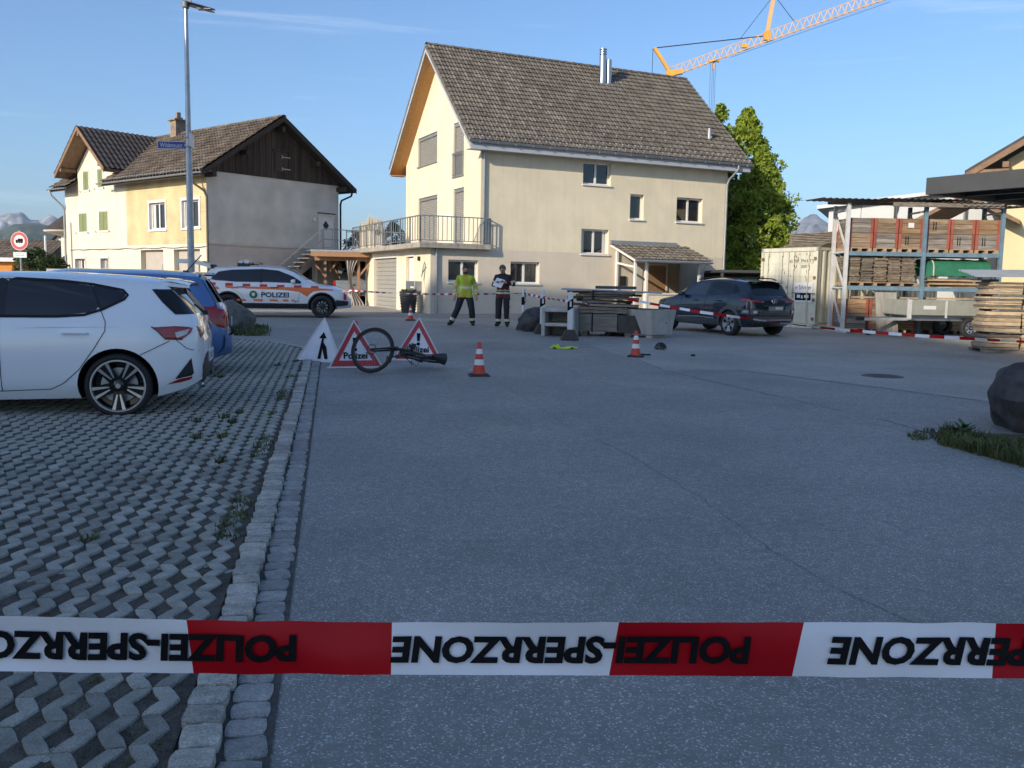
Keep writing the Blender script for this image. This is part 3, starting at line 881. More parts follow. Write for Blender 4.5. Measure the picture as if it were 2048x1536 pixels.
# interlocking concrete tiles
TW, TE_ = 0.298, 0.318
fl_len = sqrt((ym + OE) ** 2 + (ZR - ZE) ** 2)
rows_n = int(fl_len / TE_); TE_ = fl_len / rows_n
cols_n = int((xb - xa + .06) / TW); TW = (xb - xa + .06) / cols_n
def tile_mb():
    L = TE_ + 0.05
    def f(a, b):
        x = (a - 0.0) * (TW + 0.018)
        y = -0.02 + b * L
        # flat pan, raised roll at the side, small central rib
        z = 0.014 + 0.048 * math.exp(-((a - 0.90) / 0.11) ** 2) + 0.030 * math.exp(-((a - 0.42) / 0.12) ** 2)
        z += 0.050 * (1 - b)
        return (x, y, z)
    mb = MB().grid(f, 8, 1)
    n = 9
    base = len(mb.v)
    for i in range(n):
        p = mb.v[i]; mb.v.append(Vector((p.x, p.y, p.z - 0.036)))
    for i in range(n - 1):
        mb.f.append((base + i, base + i + 1, i + 1, i)); mb.m.append(0)
    return mb
T_mb = tile_mb(); T_me = T_mb.mesh('tile', M_tile)
up_dir = Vector((0, ym + OE, ZR - ZE)).normalized()
Bas = Matrix(((1, 0, 0, 0), (0, up_dir.y, nrm.y, 0), (0, up_dir.z, nrm.z, 0), (0, 0, 0, 1)))
rt_ = random.Random(4); rest = MB(); nt = 0
order = sorted([(c, r) for c in range(cols_n) for r in range(rows_n)], key=lambda q: q[0] * 1.0 + q[1] * 0.35)
for (c, r) in order:
    p = Vector((xa - .03 + c * TW, -OE - .05, ZE + .02)) + up_dir * (r * TE_)
    Mx = Matrix.Translation(p) @ Bas @ Matrix.Rotation(rt_.uniform(-.006, .006), 4, 'Z') @ Matrix.Rotation(rt_.uniform(-.006, .006), 4, 'X')
    if nt < 300:
        o = link('tile', T_me, roof); o.matrix_local = Mx; nt += 1
    else:
        rest.add(T_mb, Mx)
o = rest.build('tiles', M_tile, roof); tag(o, kind='stuff')
# rear slope sheet, ridge tiles, verge tiles
MB().quad((xa, DEP + OE + .03, ZE + .04), (xa, ym, ZR + .05), (xb, ym, ZR + .05), (xb, DEP + OE + .03, ZE + .04)).build('rear_roof', M_tile, roof)
for i in range(34):
    x = xa - .02 + i * (xb - xa + .04) / 34
    mb = MB()
    L = (xb - xa + .04) / 34 + .03
    mb.grid(lambda a, b: (x + b * L, ym + 0.14 * cos(pi * a), ZR + 0.03 + 0.10 * sin(pi * a) + 0.02 * (1 - b)), 8, 1)
    mb.build('ridge_tile', M_tile, roof, smooth=True)
vt = MB()
for r in range(rows_n):
    p = Vector((xa - .045, -OE - .05, ZE)) + up_dir * (r * TE_); q = p + up_dir * (TE_ + .03)
    for (s0, s1) in ((p, q),):
        vt.prism([s0 + nrm * .06, s1 + nrm * .02, s1 - nrm * .12, s0 - nrm * .10], (0.03, 0, 0))
for r in range(rows_n):
    p = Vector((xa - .045, DEP + OE + .05, ZE)) + Vector((0, -up_dir.y, up_dir.z)) * (r * TE_); q = p + Vector((0, -up_dir.y, up_dir.z)) * (TE_ + .03)
    n2 = Vector((0, slope, 1)).normalized()
    vt.prism([p + n2 * .06, q + n2 * .02, q - n2 * .10, p - n2 * .08], (0.03, 0, 0))
vt.build('verge_tiles', M_tile, roof)
# snow hooks
sh = MB()
def hook(c, r):
    p = Vector((xa - .03 + c * TW + TW * .48, -OE - .05, ZE + .02)) + up_dir * (r * TE_ + .02) + nrm * .07
    sh.bar(p, p + nrm * 0.13 - up_dir * .01, 0.035, 0.02); sh.bar(p + nrm * .13, p + nrm * 0.06 + up_dir * 0.09, 0.03, 0.015)
for c in range(cols_n):
    hook(c, 0)
    if c % 1 == 0: hook(c, 1)
    if c % 2 == 0: hook(c, 3)
    if c % 2 == 1: hook(c, 5)
tag(sh.build('snow_hooks', mat('hook_steel', (.55, .56, .57), .4, .4), roof), kind='stuff')
# gutter and downpipes
gt = MB()
gt.grid(lambda a, b: (xa - .05 + a * (xb - xa + .1), -OE - .10 + 0.075 * cos(pi + pi * b), ZE + .0 - 0.075 * sin(pi * b)), 30, 6)
gt.tube([(xa - .05, -OE - .178, ZE + .005), (xb + .05, -OE - .178, ZE + .005)], 0.012, 6)
for i in range(18):
    x = xa + .3 + i * (xb - xa - .6) / 17
    gt.box(x, -OE - .18, ZE - .085, x + .03, -OE, ZE + .0)
gt.build('gutter', M_zinc, HOUSE, smooth=True)
dpm = MB().tube([(X1 + .1, -OE - .1, ZE - .06), (X1 + .1, -OE - .1, ZE - .22), (X1 - .04, -.18, ZE - .62), (X1 - .06, -.07, ZE - .85), (X1 - .06, -.07, 0.3)], 0.055, 10)
dpm.build('downpipe', M_zinc, HOUSE, smooth=True)
dpm = MB().tube([(X0 + .12, -.06, ZE - .3), (X0 + .12, -.06, 3.0)], 0.045, 8).tube([(0.22, -.07, 2.8), (0.22, -.07, 0.3)], 0.045, 8)
dpm.build('downpipe', M_zinc, HOUSE, smooth=True)
# twin stainless flues, small vent pipe
def on_roof(x, t): return Vector((x, -OE, ZE)) + up_dir * t
p = on_roof(9.35, fl_len * .80)
fm = MB()
for dx, r, h in ((0, .16, 1.22), (.31, .13, 1.08)):
    fm.lathe([(r, -.5), (r, h), (r * .8, h + .02), (0, h + .02)], 18, M=Matrix.Translation((p.x + dx, p.y, p.z)))
for k in range(3):
    fm.lathe([(.11, 1.24), (.11, 1.29)], 14, M=Matrix.Translation((p.x, p.y, p.z + k * .10)))
    fm.lathe([(.0, 1.33), (.17, 1.29), (.17, 1.32), (.0, 1.37)], 14, M=Matrix.Translation((p.x, p.y, p.z + k * .10)))
flue = fm.build('flue_pipes', M_stain, HOUSE, smooth=True, angle=50)
MB().prism([p + Vector((-.4, 0, 0)) - up_dir * .5 + nrm * .09, p + Vector((.85, 0, 0)) - up_dir * .5 + nrm * .09, p + Vector((.85, 0, 0)) + up_dir * .4 + nrm * .09, p + Vector((-.4, 0, 0)) + up_dir * .4 + nrm * .09], -nrm * .02).build('flashing', M_zinc, flue)
p = on_roof(X1 - .55, fl_len * .235)
MB().lathe([(.09, -.3), (.09, .55), (.0, .55)], 12, M=Matrix.Translation(p)).build('vent_pipe', M_zinc, HOUSE, smooth=True)

# entrance porch: glazed, with its own little tiled lean-to roof
PX0, PX1, PD, PZ0, PZ1 = 8.15, 11.35, 1.5, 0.9, 2.55
pf = MB()
for x in (PX0, PX1 - .09): pf.box(x, -PD, 0.38, x + .09, -PD + .09, PZ1)
pf.box(PX0, -0.09, 0.38, PX0 + .09, -0.002, PZ1 + .55)
pf.box(PX0, -PD - .002, PZ1, PX1, -PD + .12, PZ1 + .14)
pf.prism([(PX0, -PD - .3, PZ1 + .06), (PX0, -0.0, PZ1 + .72), (PX0, -0.0, PZ1 + .60), (PX0, -PD - .3, PZ1 - .06)], (.09, 0, 0))
pf.bar((PX0 + .045, -PD, PZ1 - .25), (PX0 + .045, 0, PZ1 - .05), .07)
pf.box(PX0 + .55, -PD, 0.38, PX0 + .64, -PD + .09, PZ1)
porch = pf.build('porch', M_pvc, HOUSE)
MB().box(PX0 + .64, -PD + .02, 0.38, PX1 - .09, -PD + .12, 1.22).box(PX1 - .12, -PD + .12, 0.38, PX1 - .02, 0, 1.22).build('parapet', M_render, porch)
MB().box(PX0 + .60, -PD - .03, 1.22, PX1, -PD + .16, 1.28).build('sill', M_white, porch)
for xx0, xx1 in ((PX0 + .64, PX1 - .09),):
    MB().quad((xx0, -PD + .05, 1.28), (xx1, -PD + .05, 1.28), (xx1, -PD + .05, PZ1), (xx0, -PD + .05, PZ1)).build('pane', M_pane, porch)
MB().quad((PX1 - .05, -PD + .1, 1.28), (PX1 - .05, 0, 1.28), (PX1 - .05, 0, PZ1), (PX1 - .05, -PD + .1, PZ1)).build('pane', M_pane, porch)
# inside: front door with glass, curtain, warm wooden panel
MB().box(PX0 + 1.5, -.03, 0.4, PX0 + 2.45, -.004, 2.42).build('door', mat('porch_door', (0.33, 0.20, 0.11), 0.5, var=0.2, scale=4, stretch=(6, 1, 1)), porch)
MB().box(PX0 + 1.42, -.05, 0.4, PX0 + 1.5, -.003, 2.5).box(PX0 + 2.45, -.05, 0.4, PX0 + 2.53, -.003, 2.5).box(PX0 + 1.5, -.05, 2.42, PX0 + 2.45, -.003, 2.5).build('door_frame', M_pvc, porch)
MB().box(PX0 + .95, -.04, 1.25, PX0 + 1.32, -.003, 2.45).build('curtain', M_blind, porch)
MB().box(PX0 + .22, -.06, 1.55, PX0 + .50, -.003, 1.95).build('notice_box', M_dark, porch)
pt = MB()
plen = sqrt(1.95 ** 2 + .66 ** 2); pu = Vector((0, 1.95, .66)).normalized(); pn = Vector((0, -.66, 1.95)).normalized()
PB = Matrix(((1, 0, 0, 0), (0, pu.y, pn.y, 0), (0, pu.z, pn.z, 0), (0, 0, 0, 1)))
pdk = MB().prism([(PX0 - .25, -PD - .42, PZ1 + .02), (PX0 - .25, -.0, PZ1 + .68), (PX0 - .25, -.0, PZ1 + .60), (PX0 - .25, -PD - .42, PZ1 - .06)], (PX1 - PX0 + .5, 0, 0))
pr = pdk.build('porch_roof', M_white, porch)
nr = 6; nc = 12; pe = plen / nr; pw = (PX1 - PX0 + .5) / nc
pmb = MB(); pmb.add(T_mb, Matrix.Diagonal((pw / TW, pe / TE_, 1, 1))); pme = pmb.mesh('tile', M_tile)
for r in range(nr):
    for c in range(nc):
        q = Vector((PX0 - .25 + c * pw, -PD - .44, PZ1 + .03)) + pu * (r * pe)
        o = link('tile', pme, pr); o.matrix_local = Matrix.Translation(q) @ PB
MB().box(PX0 - .3, -.12, PZ1 + .70, PX1 - .25, -.003, PZ1 + .86).build('flashing', M_zinc, pr)
MB().tube([(PX0 - .28, -PD - .46, PZ1 + .0), (PX1 + .28, -PD - .46, PZ1 + .0)], .05, 8).tube([(PX1 + .05, -PD - .46, PZ1 - .02), (PX1 + .05, -PD - .35, PZ1 - .15), (PX1 + .05, -PD + .02, PZ1 - .45), (PX1 + .05, -PD + .02, .4)], .035, 8).build('gutter', M_zinc, porch, smooth=True)

# ------------------------------------------------------------------ old house: white and yellow front, grey shingled gable
M_oldtile = mat('old_clay_tile', (0.100, 0.074, 0.055), 0.92, var=0.35, scale=1.3, bump=0.6, bscale=40, col2=(0.19, 0.155, 0.12), grain=(7, .55))
M_darktile = mat('dark_clay_tile', (0.055, 0.046, 0.042), 0.8, var=0.3, scale=3, bump=0.3, bscale=40)
M_whitewall = mat('cream_wall', (0.65, 0.595, 0.49), 0.9, var=0.06, scale=0.9, bump=0.2, bscale=70, streak=0.12)
M_boards = mat('dark_boards', (0.050, 0.036, 0.028), 0.85, var=0.35, scale=3, stretch=(9, 9, 0.6), rnd=0.35, streak=0.2)
M_green = mat('green_shutter', (0.20, 0.235, 0.105), 0.7, var=0.12, scale=5)
M_oldwood = mat('brown_eave_wood', (0.20, 0.125, 0.075), 0.8, var=0.25, scale=5)
def shingle(name, col, dcol, sc, diag):
    m = bpy.data.materials.new(name); m.use_nodes = True
    N, L = m.node_tree.nodes, m.node_tree.links; b = N['Principled BSDF']; b.inputs['Roughness'].default_value = 0.85
    t = N.new('ShaderNodeTexCoord'); mp_ = N.new('ShaderNodeMapping'); mp_.inputs['Rotation'].default_value = (0, diag, 0)
    L.new(t.outputs['Object'], mp_.inputs['Vector'])
    sx = N.new('ShaderNodeSeparateXYZ'); L.new(mp_.outputs[0], sx.inputs[0])
    outs = []
    for ax in ('X', 'Z') if diag else ('Z', 'Y'):
        mu = N.new('ShaderNodeMath'); mu.operation = 'MULTIPLY'; mu.inputs[1].default_value = sc; L.new(sx.outputs[ax], mu.inputs[0])
        fr = N.new('ShaderNodeMath'); fr.operation = 'FRACT'; L.new(mu.outputs[0], fr.inputs[0]); outs.append(fr.outputs[0])
    mn = N.new('ShaderNodeMath'); mn.operation = 'MINIMUM'; L.new(outs[0], mn.inputs[0]); L.new(outs[1], mn.inputs[1])
    r = N.new('ShaderNodeMapRange'); r.inputs[1].default_value = 0.0; r.inputs[2].default_value = 0.22; L.new(mn.outputs[0], r.inputs[0])
    n = N.new('ShaderNodeTexNoise'); n.inputs['Scale'].default_value = 1.1; n.inputs['Detail'].default_value = 6; L.new(t.outputs['Object'], n.inputs['Vector'])
    rn = N.new('ShaderNodeMapRange'); rn.inputs[1].default_value = .3; rn.inputs[2].default_value = .7; rn.inputs[3].default_value = .82; rn.inputs[4].default_value = 1.15; L.new(n.outputs['Fac'], rn.inputs[0])
    mx = N.new('ShaderNodeMixRGB'); mx.inputs['Color1'].default_value = (*dcol, 1); mx.inputs['Color2'].default_value = (*col, 1); L.new(r.outputs[0], mx.inputs['Fac'])
    mm = N.new('ShaderNodeMixRGB'); mm.blend_type = 'MULTIPLY'; mm.inputs['Fac'].default_value = 1; L.new(mx.outputs[0], mm.inputs['Color1']); L.new(rn.outputs[0], mm.inputs['Color2'])
    L.new(mm.outputs[0], b.inputs['Base Color'])
    bp = N.new('ShaderNodeBump'); bp.inputs['Strength'].default_value = .5; bp.inputs['Distance'].default_value = .012; L.new(r.outputs[0], bp.inputs['Height']); L.new(bp.outputs[0], b.inputs['Normal'])
    return m
M_greysh = shingle('grey_shingle', (0.60, 0.58, 0.535), (0.49, 0.475, 0.44), 11.0, radians(45))
M_yellow = shingle('yellow_shingle', (0.57, 0.475, 0.27), (0.53, 0.435, 0.245), 8.0, 0)
M_greypl = mat('grey_plaster', (0.50, 0.455, 0.42), 0.9, var=0.10, scale=1.2, bump=0.25, bscale=60)

OY = radians(90 - 39.38)
OLD = empty('old_house', (-13.67, 40.5, 0), OY)
tag(OLD, 'old house with cream and yellow front, grey shingled gable and brown tiled roof', 'house')
OW, OL, SPLIT = 7.45, 13.65, 7.12
ZP, ZOE, ZOR, OO, OG = 3.10, 6.14, 9.08, 0.62, 0.62
fy = lambda a, z, d: (-d, a, z)         # front (yellow) wall, x = 0
fq = lambda a, z, d: (a, -d, z)         # gable wall, y = 0
osl = (ZOR - ZOE) / (OW / 2 + OO)
def otop(a): return ZOE + (min(a, OW - a) + OO) * osl - 0.22
yel_h = [(3.46, 3.82, 4.92, 5.06), (0.60, 3.82, 2.04, 5.06)]
wh_h = [(11.24, 3.88, 12.10, 4.82), (8.99, 3.90, 9.90, 4.84), (10.92, 6.02, 11.48, 6.95), (9.42, 6.08, 9.92, 6.97)]
lo_h = [(3.75, 0.4, 5.83, 2.86), (0.62, 0.4, 2.82, 2.86), (11.52, 1.75, 12.7, 2.48), (9.06, 1.75, 9.88, 2.48)]
wall_with_holes(0, ZP, SPLIT, ZOE + .25, yel_h, fy, .14).build('yellow_wall', M_yellow, OLD)
ctop = lambda a: (7.10 + (1.92 - abs(a - 10.2)) * 0.86) if abs(a - 10.2) < 1.92 else ZOE + .25
wm = wall_with_holes(SPLIT, 2.98, 8.28, ZOE + .25, [], fy, .14)
wm.add(wall_with_holes(8.28, 2.98, 12.12, 7.1, wh_h, fy, .14, top=None))
wm.poly([(0, 8.28, 7.1), (0, 12.12, 7.1), (0, 10.2, 7.1 + 1.92 * .86)])
wm.add(wall_with_holes(12.12, 2.98, OL, ZOE + .25, [], fy, .14))
wm.box(-.03, SPLIT - .03, 2.96, 0.0, OL, 2.99)
wm.build('white_wall', M_whitewall, OLD)
lw = wall_with_holes(0, 0.0, OL, 2.98, lo_h, fy, .30); lw.quad((0, 0, 2.98), (0, SPLIT, 2.98), (0, SPLIT, ZP), (0, 0, ZP))
lw.quad((0, OL, 0), (OW, OL, 0), (OW, OL, ZOE), (0, OL, ZOE))
lw.build('base_wall', M_whitewall, OLD)
wall_with_holes(0, ZP, OW, 6.34, [(6.20, 2.95 + .16, 7.12, 4.84)], fq, .12).build('shingle_wall', M_greysh, OLD)
wall_with_holes(0, 0, OW, ZP, [(4.92, 1.52, 6.02, 2.30), (2.0, 1.75, 2.9, 2.32)], fq, .25).build('grey_wall', M_greypl, OLD)
MB().box(-.02, -.05, ZP - .04, OW + .02, -.002, ZP + .03).build('drip_ledge', M_greypl, OLD)
# far wall
MB().quad((OW, 0, 0), (OW, OL, 0), (OW, OL, ZOE + .2), (OW, 0, ZOE + .2)).build('rear_wall', M_greypl, OLD)
# dark vertical boards of the gable, each its own plank
nb = 46
bw = OW / nb
for i in range(nb):
    a, b = i * bw + .006, (i + 1) * bw - .006
    d = 0.05 + (0.012 if i % 2 else 0.0)
    MB().prism([(a, -d, 6.31), (b, -d, 6.31), (b, -d, otop(b) + .1), (a, -d, otop(a) + .1)], (0, 0.03, 0)).build('plank', M_boards, OLD)
MB().poly([(0, -.01, 6.3), (OW, -.01, 6.3), (OW / 2, -.01, otop(OW / 2) + .1)]).build('board_backing', M_boards, OLD)
hd = MB().box(3.55, -.11, 6.62, 4.25, -.07, 7.55).box(3.45, -.14, 7.58, 4.35, -.06, 7.64).build('loft_hatch', M_boards, OLD)
MB().box(3.95, -.135, 7.30, 4.42, -.11, 7.34).box(3.95, -.135, 6.75, 4.42, -.11, 6.79).box(3.94, -.135, 7.24, 3.98, -.11, 7.40).box(3.94, -.135, 6.69, 3.98, -.11, 6.85).build('hinge', M_galv, hd)
for h in yel_h: window(OLD, fy, *h, depth=.12, casing=.09, sill=False, curtain=.9)
for h in lo_h[2:]: window(OLD, fy, *h, depth=.22, sill=False, casing=.05, curtain=.7)
# green folding shutters, closed, with battens and hooks
for h in wh_h:
    a0, z0, a1, z1 = h
    s = MB().box(-.04, a0 - .07, z0 - .10, .04, a1 + .07, z0 - .04).box(-.03, a0 - .06, z1 + .04, .04, a1 + .06, z1 + .08).box(-.02, a0 - .05, z0 - .04, .1, a0, z1 + .04).box(-.02, a1, z0 - .04, .1, a1 + .05, z1 + .04)
    w = s.build('window', M_white, OLD)
    mid = (a0 + a1) / 2
    for (p, q) in ((a0 + .005, mid - .008), (mid + .008, a1 - .005)):
        lv = MB().box(.0, p, z0, .05, q, z1)
        n = int((z1 - z0) / .09)
        for i in range(n): lv.box(-.012, p + .04, z0 + .05 + i * .09, 0.0, q - .04, z0 + .05 + i * .09 + .05)
        lv.build('shutter_leaf', M_green, w)
    for q in (a0 - .25, a1 + .25): MB().bar((-.06, q, z0 - .12), (-.06, q + .08, z0 - .02), .02).build('shutter_hook', M_dark, w)
# garage doors of the old house
M_gdoor = mat('beige_garage_door', (0.42, 0.38, 0.33), 0.6, var=0.08, scale=3)
for h in lo_h[:2]:
    g_ = MB().box(.24, h[0] + .02, .4, .28, h[2] - .02, h[3] - .02)
    g_.box(.22, h[0] + .5, .6, .24, h[2] - .5, 2.2)
    g_.build('garage_door', M_gdoor, OLD)
# grey gable openings
window(OLD, fq, 4.92, 1.52, 6.02, 2.30, depth=.2, cols=1, sill=False, casing=.06)
window(OLD, fq, 2.0, 1.75, 2.9, 2.32, depth=.2, cols=1, sill=False)
dd = MB().box(6.26, .03, 3.12, 7.06, .08, 4.78).box(6.20, -.03, 3.1, 6.27, .1, 4.86).box(7.05, -.03, 3.1, 7.12, .1, 4.86).box(6.27, -.03, 4.78, 7.05, .1, 4.86).box(6.12, -.08, 4.86, 7.2, .02, 4.90, 1).build('door', [M_white, M_dark], OLD)
MB().prism([(6.66, .022, 4.05), (6.85, .022, 4.29), (6.66, .022, 4.53), (6.47, .022, 4.29)], (0, .006, 0)).build('door_light', M_glass, dd)
MB().box(5.78, -.10, 4.45, 5.93, -.002, 4.62).build('wall_lamp', M_white, OLD)
# main roof (two slopes with stepped tile courses)
def tile_field(mb, p0, du, dv, lu, lv, wave, amp, course, step, skip=None):
    """corrugated, stepped tile surface: du across, dv up the slope (unit vectors)"""
    n = du.cross(dv)
    nu = max(2, int(lu / wave)) * 4; nc_ = max(1, int(lv / course))
    for c in range(nc_):
        jit = [0.006 * noise.noise(Vector((c * 3.1, i * .9, 7))) for i in range(nu + 1)]
        def f(a, b):
            i = round(a * nu)
            z = amp * (0.5 + 0.5 * cos(2 * pi * (i % 4) / 4.0)) + step * (1 - b) + jit[i]
            return p0 + du * (a * lu) + dv * ((c + b * 1.12) * lv / nc_) + n * z
        sub = MB().grid(f, nu, 1)
        if skip: 
            keep = [k for k, fc in enumerate(sub.f) if not skip((sub.v[fc[0]] + sub.v[fc[2]]) / 2)]
            sub.f = [sub.f[k] for k in keep]; sub.m = [sub.m[k] for k in keep]
        mb.add(sub)
oroof_mb = MB()
for sgn in (0, 1):
    xe = -OO if sgn == 0 else OW + OO
    if sgn:
        oroof_mb.prism([(xe, -OG, ZOE), (OW / 2, -OG, ZOR), (OW / 2, -OG, ZOR - .16), (xe, -OG, ZOE - .16)], (0, OL + 2 * OG - .3, 0))
    else:
        for (ya, yb2, xs2) in ((-OG, 8.30, -OO), (8.30, 12.10, 1.05), (12.10, OL + OG - .3, -OO)):
            zs2 = ZOE + (xs2 + OO) * osl
            oroof_mb.prism([(xs2, ya, zs2), (OW / 2, ya, ZOR), (OW / 2, ya, ZOR - .16), (xs2, ya, zs2 - .16)], (0, yb2 - ya, 0))
oroof = oroof_mb.build('roof', M_boards, OLD)
sl = Vector((OW / 2 + OO, 0, ZOR - ZOE)); sll = sl.length; sl.normalize()
tf = MB()
tile_field(tf, Vector((-OO - .04, OL + OG - .3, ZOE + .03)), Vector((0, -1, 0)), sl, OL + 2 * OG - .3 + .05, sll, .24, .055, .33, .05, skip=lambda p: 8.30 < p.y < 12.10 and p.x < 1.0)
o = tf.build('tiles', M_oldtile, oroof); tag(o, kind='stuff')
MB().quad((OW + OO, -OG, ZOE + .02), (OW + OO, OL + OG, ZOE + .02), (OW / 2, OL + OG, ZOR + .03), (OW / 2, -OG, ZOR + .03)).build('rear_roof', M_oldtile, oroof)
rm = MB()
for i in range(42):
    y = -OG + i * (OL + 2 * OG) / 42
    rm.grid(lambda a, b: (OW / 2 + .13 * cos(pi * a), y + b * .36, ZOR + .02 + .09 * sin(pi * a) + .02 * b), 6, 1)
rm.build('ridge_tiles', M_oldtile, oroof)
# barge boards and purlin ends
bb = MB()
for sgn in (0, 1):
    xe = -OO - .02 if sgn == 0 else OW + OO + .02
    bb.prism([(xe, -OG - .03, ZOE + .03), (OW / 2, -OG - .03, ZOR + .05), (OW / 2, -OG - .03, ZOR - .2), (xe, -OG - .03, ZOE - .2)], (0, .035, 0))
for x, z in ((0.05, ZOE - .02 + .1), (OW - .05, ZOE + .08), (OW * .5, ZOR - .45), (OW * .24, ZOE + 1.22), (OW * .77, ZOE + 1.15)):
    bb.box(x - .09, -OG + .01, z - .22, x + .09, .1, z)
bb.build('barge_board', M_boards, oroof)
# gutter with snow guard, brackets, downpipe
og = MB().grid(lambda a, b: (-OO - .10 + .07 * cos(pi + pi * b), -OG + a * (8.6 + OG), ZOE - .01 - .07 * sin(pi * b)), 20, 6)
og.grid(lambda a, b: (-OO - .10 + .07 * cos(pi + pi * b), 12.2 + a * (OL + OG - 12.2 - .2), ZOE - .01 - .07 * sin(pi * b)), 6, 6)
for i in range(30): og.box(-OO - .02, -OG + .1 + i * .3, ZOE - .02, -OO + .14, -OG + .13 + i * .3, ZOE + .15)
og.tube([(-OO + .1, -OG, ZOE + .20), (-OO + .1, 8.4, ZOE + .20)], .018, 6)
og.build('gutter', M_zinc, OLD, smooth=True)
MB().tube([(-OO - .10, .35, ZOE - .05), (-OO - .08, .3, ZOE - .3), (-.15, -.05, ZOE - .75), (-.06, -.10, ZOE - 1.0), (-.06, -.10, .4)], .05, 8).build('downpipe', mat('brown_pipe', (.10, .085, .07), .5, .3), OLD, smooth=True)
MB().tube([(OW + OO + .05, -.3, ZOE - .05), (OW + OO, -.25, ZOE - .3), (OW + .12, -.1, ZOE - .55), (OW + .05, -.09, ZOE - .75), (OW + .05, -.09, .4)], .05, 8).build('downpipe', M_dark, OLD, smooth=True)
MB().tube([(-OO - .1, OL + .2, ZOE - .05), (-OO - .05, OL + .1, ZOE - .35), (-.12, OL - .05, ZOE - .9), (-.06, OL + .03, ZOE - 1.1), (-.06, OL + .03, .4)], .05, 8).build('downpipe', M_zinc, OLD, smooth=True)
# cross gable over the white front
CY, CHW, CZE, CZR, CO = 10.2, 2.62, 6.78, 8.98, 0.85
csl = (CZR - CZE) / CHW
cgm = MB()
xin = 3.4
for sgn in (-1, 1):
    ye = CY + sgn * CHW
    cgm.prism([(-CO, ye, CZE), (-CO, CY, CZR), (-CO, CY, CZR - .14), (-CO, ye, CZE - .14)], (xin + CO, 0, 0))
cg = cgm.build('cross_gable', M_oldwood, OLD)
tm = MB()
for sgn in (-1, 1):
    dv = Vector((0, -sgn * CHW, CZR - CZE)); L = dv.length; dv.normalize()
    p0 = Vector((-CO - .03 if sgn < 0 else xin, CY + sgn * (CHW + .03), CZE + .03)); du = Vector((1, 0, 0)) if sgn < 0 else Vector((-1, 0, 0))
    # tiles run down the slope; stop where the main roof surface is higher
    skip = lambda p: (ZOE + (p.x + OO) * osl) > p.z + .02 and p.x > -.4
    tile_field(tm, p0, du, dv, xin + CO + .03, L, .26, .06, .40, .03, skip)
o = tm.build('tiles', M_darktile, cg); tag(o, kind='stuff')
bbm = MB()
for sgn in (-1, 1):
    ye = CY + sgn * (CHW + .03)
    bbm.prism([(-CO - .03, ye, CZE + .06), (-CO - .03, CY, CZR + .08), (-CO - .03, CY, CZR - .15), (-CO - .03, ye, CZE - .17)], (.035, 0, 0))
    bbm.box(-CO + .02, CY + sgn * 2.05 - .08, CZE + .16, .05, CY + sgn * 2.05 + .08, CZE + .34)
bbm.box(-CO + .02, CY - .08, CZR - .4, .05, CY + .08, CZR - .2)
bbm.build('barge_board', M_oldwood, cg)
# cheek walls of the cross gable
ckm = MB().poly([(0, 8.28, ZOE), (0, 8.28, 7.1), (1.0, 8.28, 7.1)]).poly([(0, 12.12, ZOE), (0, 12.12, 7.1), (1.0, 12.12, 7.1)])
ckm.build('cheek_wall', M_whitewall, cg)
# chimney
cp = MB().box(3.3, 8.05, 8.3, 3.95, 8.62, 9.75).box(3.2, 7.95, 9.75, 4.05, 8.72, 9.82).box(3.45, 8.2, 9.82, 3.8, 8.48, 9.95).box(3.52, 8.26, 9.95, 3.73, 8.42, 10.2)
cp.build('chimney', mat('old_chimney', (.24, .19, .145), .9, var=.35, scale=4, bump=.5, bscale=20), oroof)
# wires slung along the front wall
wv = MB().tube([(-.04, .1 + i * .45, 2.97 - .05 * abs(sin(i * .8))) for i in range(30)], .012, 4)
wv.tube([(-.04, 13.0, 4.4), (-.04, 13.0, 1.0)], .018, 5); wv.build('wall_cable', M_dark, OLD)
# steel outside stair to the upper door
ST = empty('staircase'); ST.parent = OLD
nst = 13; sx0, sx1, sz0, sz1 = 1.85, 5.45, 0.42, 3.02
for i in range(nst):
    x = sx0 + (sx1 - sx0) * i / nst; z = sz0 + (sz1 - sz0) * (i + 1) / nst
    MB().box(x, -1.25, z - .05, x + .30, -.32, z).build('step', M_galv, ST)
stg = MB()
for y in (-1.28, -.30):
    stg.prism([(sx0 - .1, y, sz0 - .02), (sx0 + .25, y, sz0 - .02), (sx1 + .15, y, sz1 - .22), (sx1 + .15, y, sz1 + .02), (sx1 - .05, y, sz1 + .02)], (0, .03, 0))
stg.box(sx1, -1.30, sz1 - .16, 7.9, -.06, sz1 - .0).box(sx1 + .05, -1.32, sz1 - .3, sx1 + .5, -1.28, sz1 + .05)
for x in (sx1 + .2, 7.7): stg.box(x, -1.25, .3, x + .09, -1.16, sz1 - .1)
stg.build('stringer', M_galv, ST)
hr = MB()
for y in (-1.27,):
    hr.tube([(sx0 + .1, y, sz0 + 1.05), (sx1, y, sz1 + 1.02)], .024, 6); hr.tube([(sx0 + .1, y, sz0 + .55), (sx1, y, sz1 + .52)], .018, 6)
    for t in (.08, .5, .98): 
        x = sx0 + (sx1 - sx0) * t; z = sz0 + (sz1 - sz0) * t
        hr.bar((x, y, z - .1), (x, y, z + 1.03), .035)
    for zz in (1.02, .52): hr.tube([(sx1, y, sz1 + zz), (7.9, y, sz1 + zz)], .022, 6)
    for x in (sx1 + .02, sx1 + .55, 6.9, 7.9): hr.bar((x, y, sz1), (x, y, sz1 + 1.03), .035)
    hr.tube([(7.9, y, sz1 + 1.02), (7.9, -.1, sz1 + 1.02)], .022, 6); hr.tube([(7.9, y, sz1 + .52), (7.9, -.1, sz1 + .52)], .022, 6)
    hr.bar((sx1 + .02, y, sz1 + .12), (sx1 + .55, y, sz1 + .12), .03)
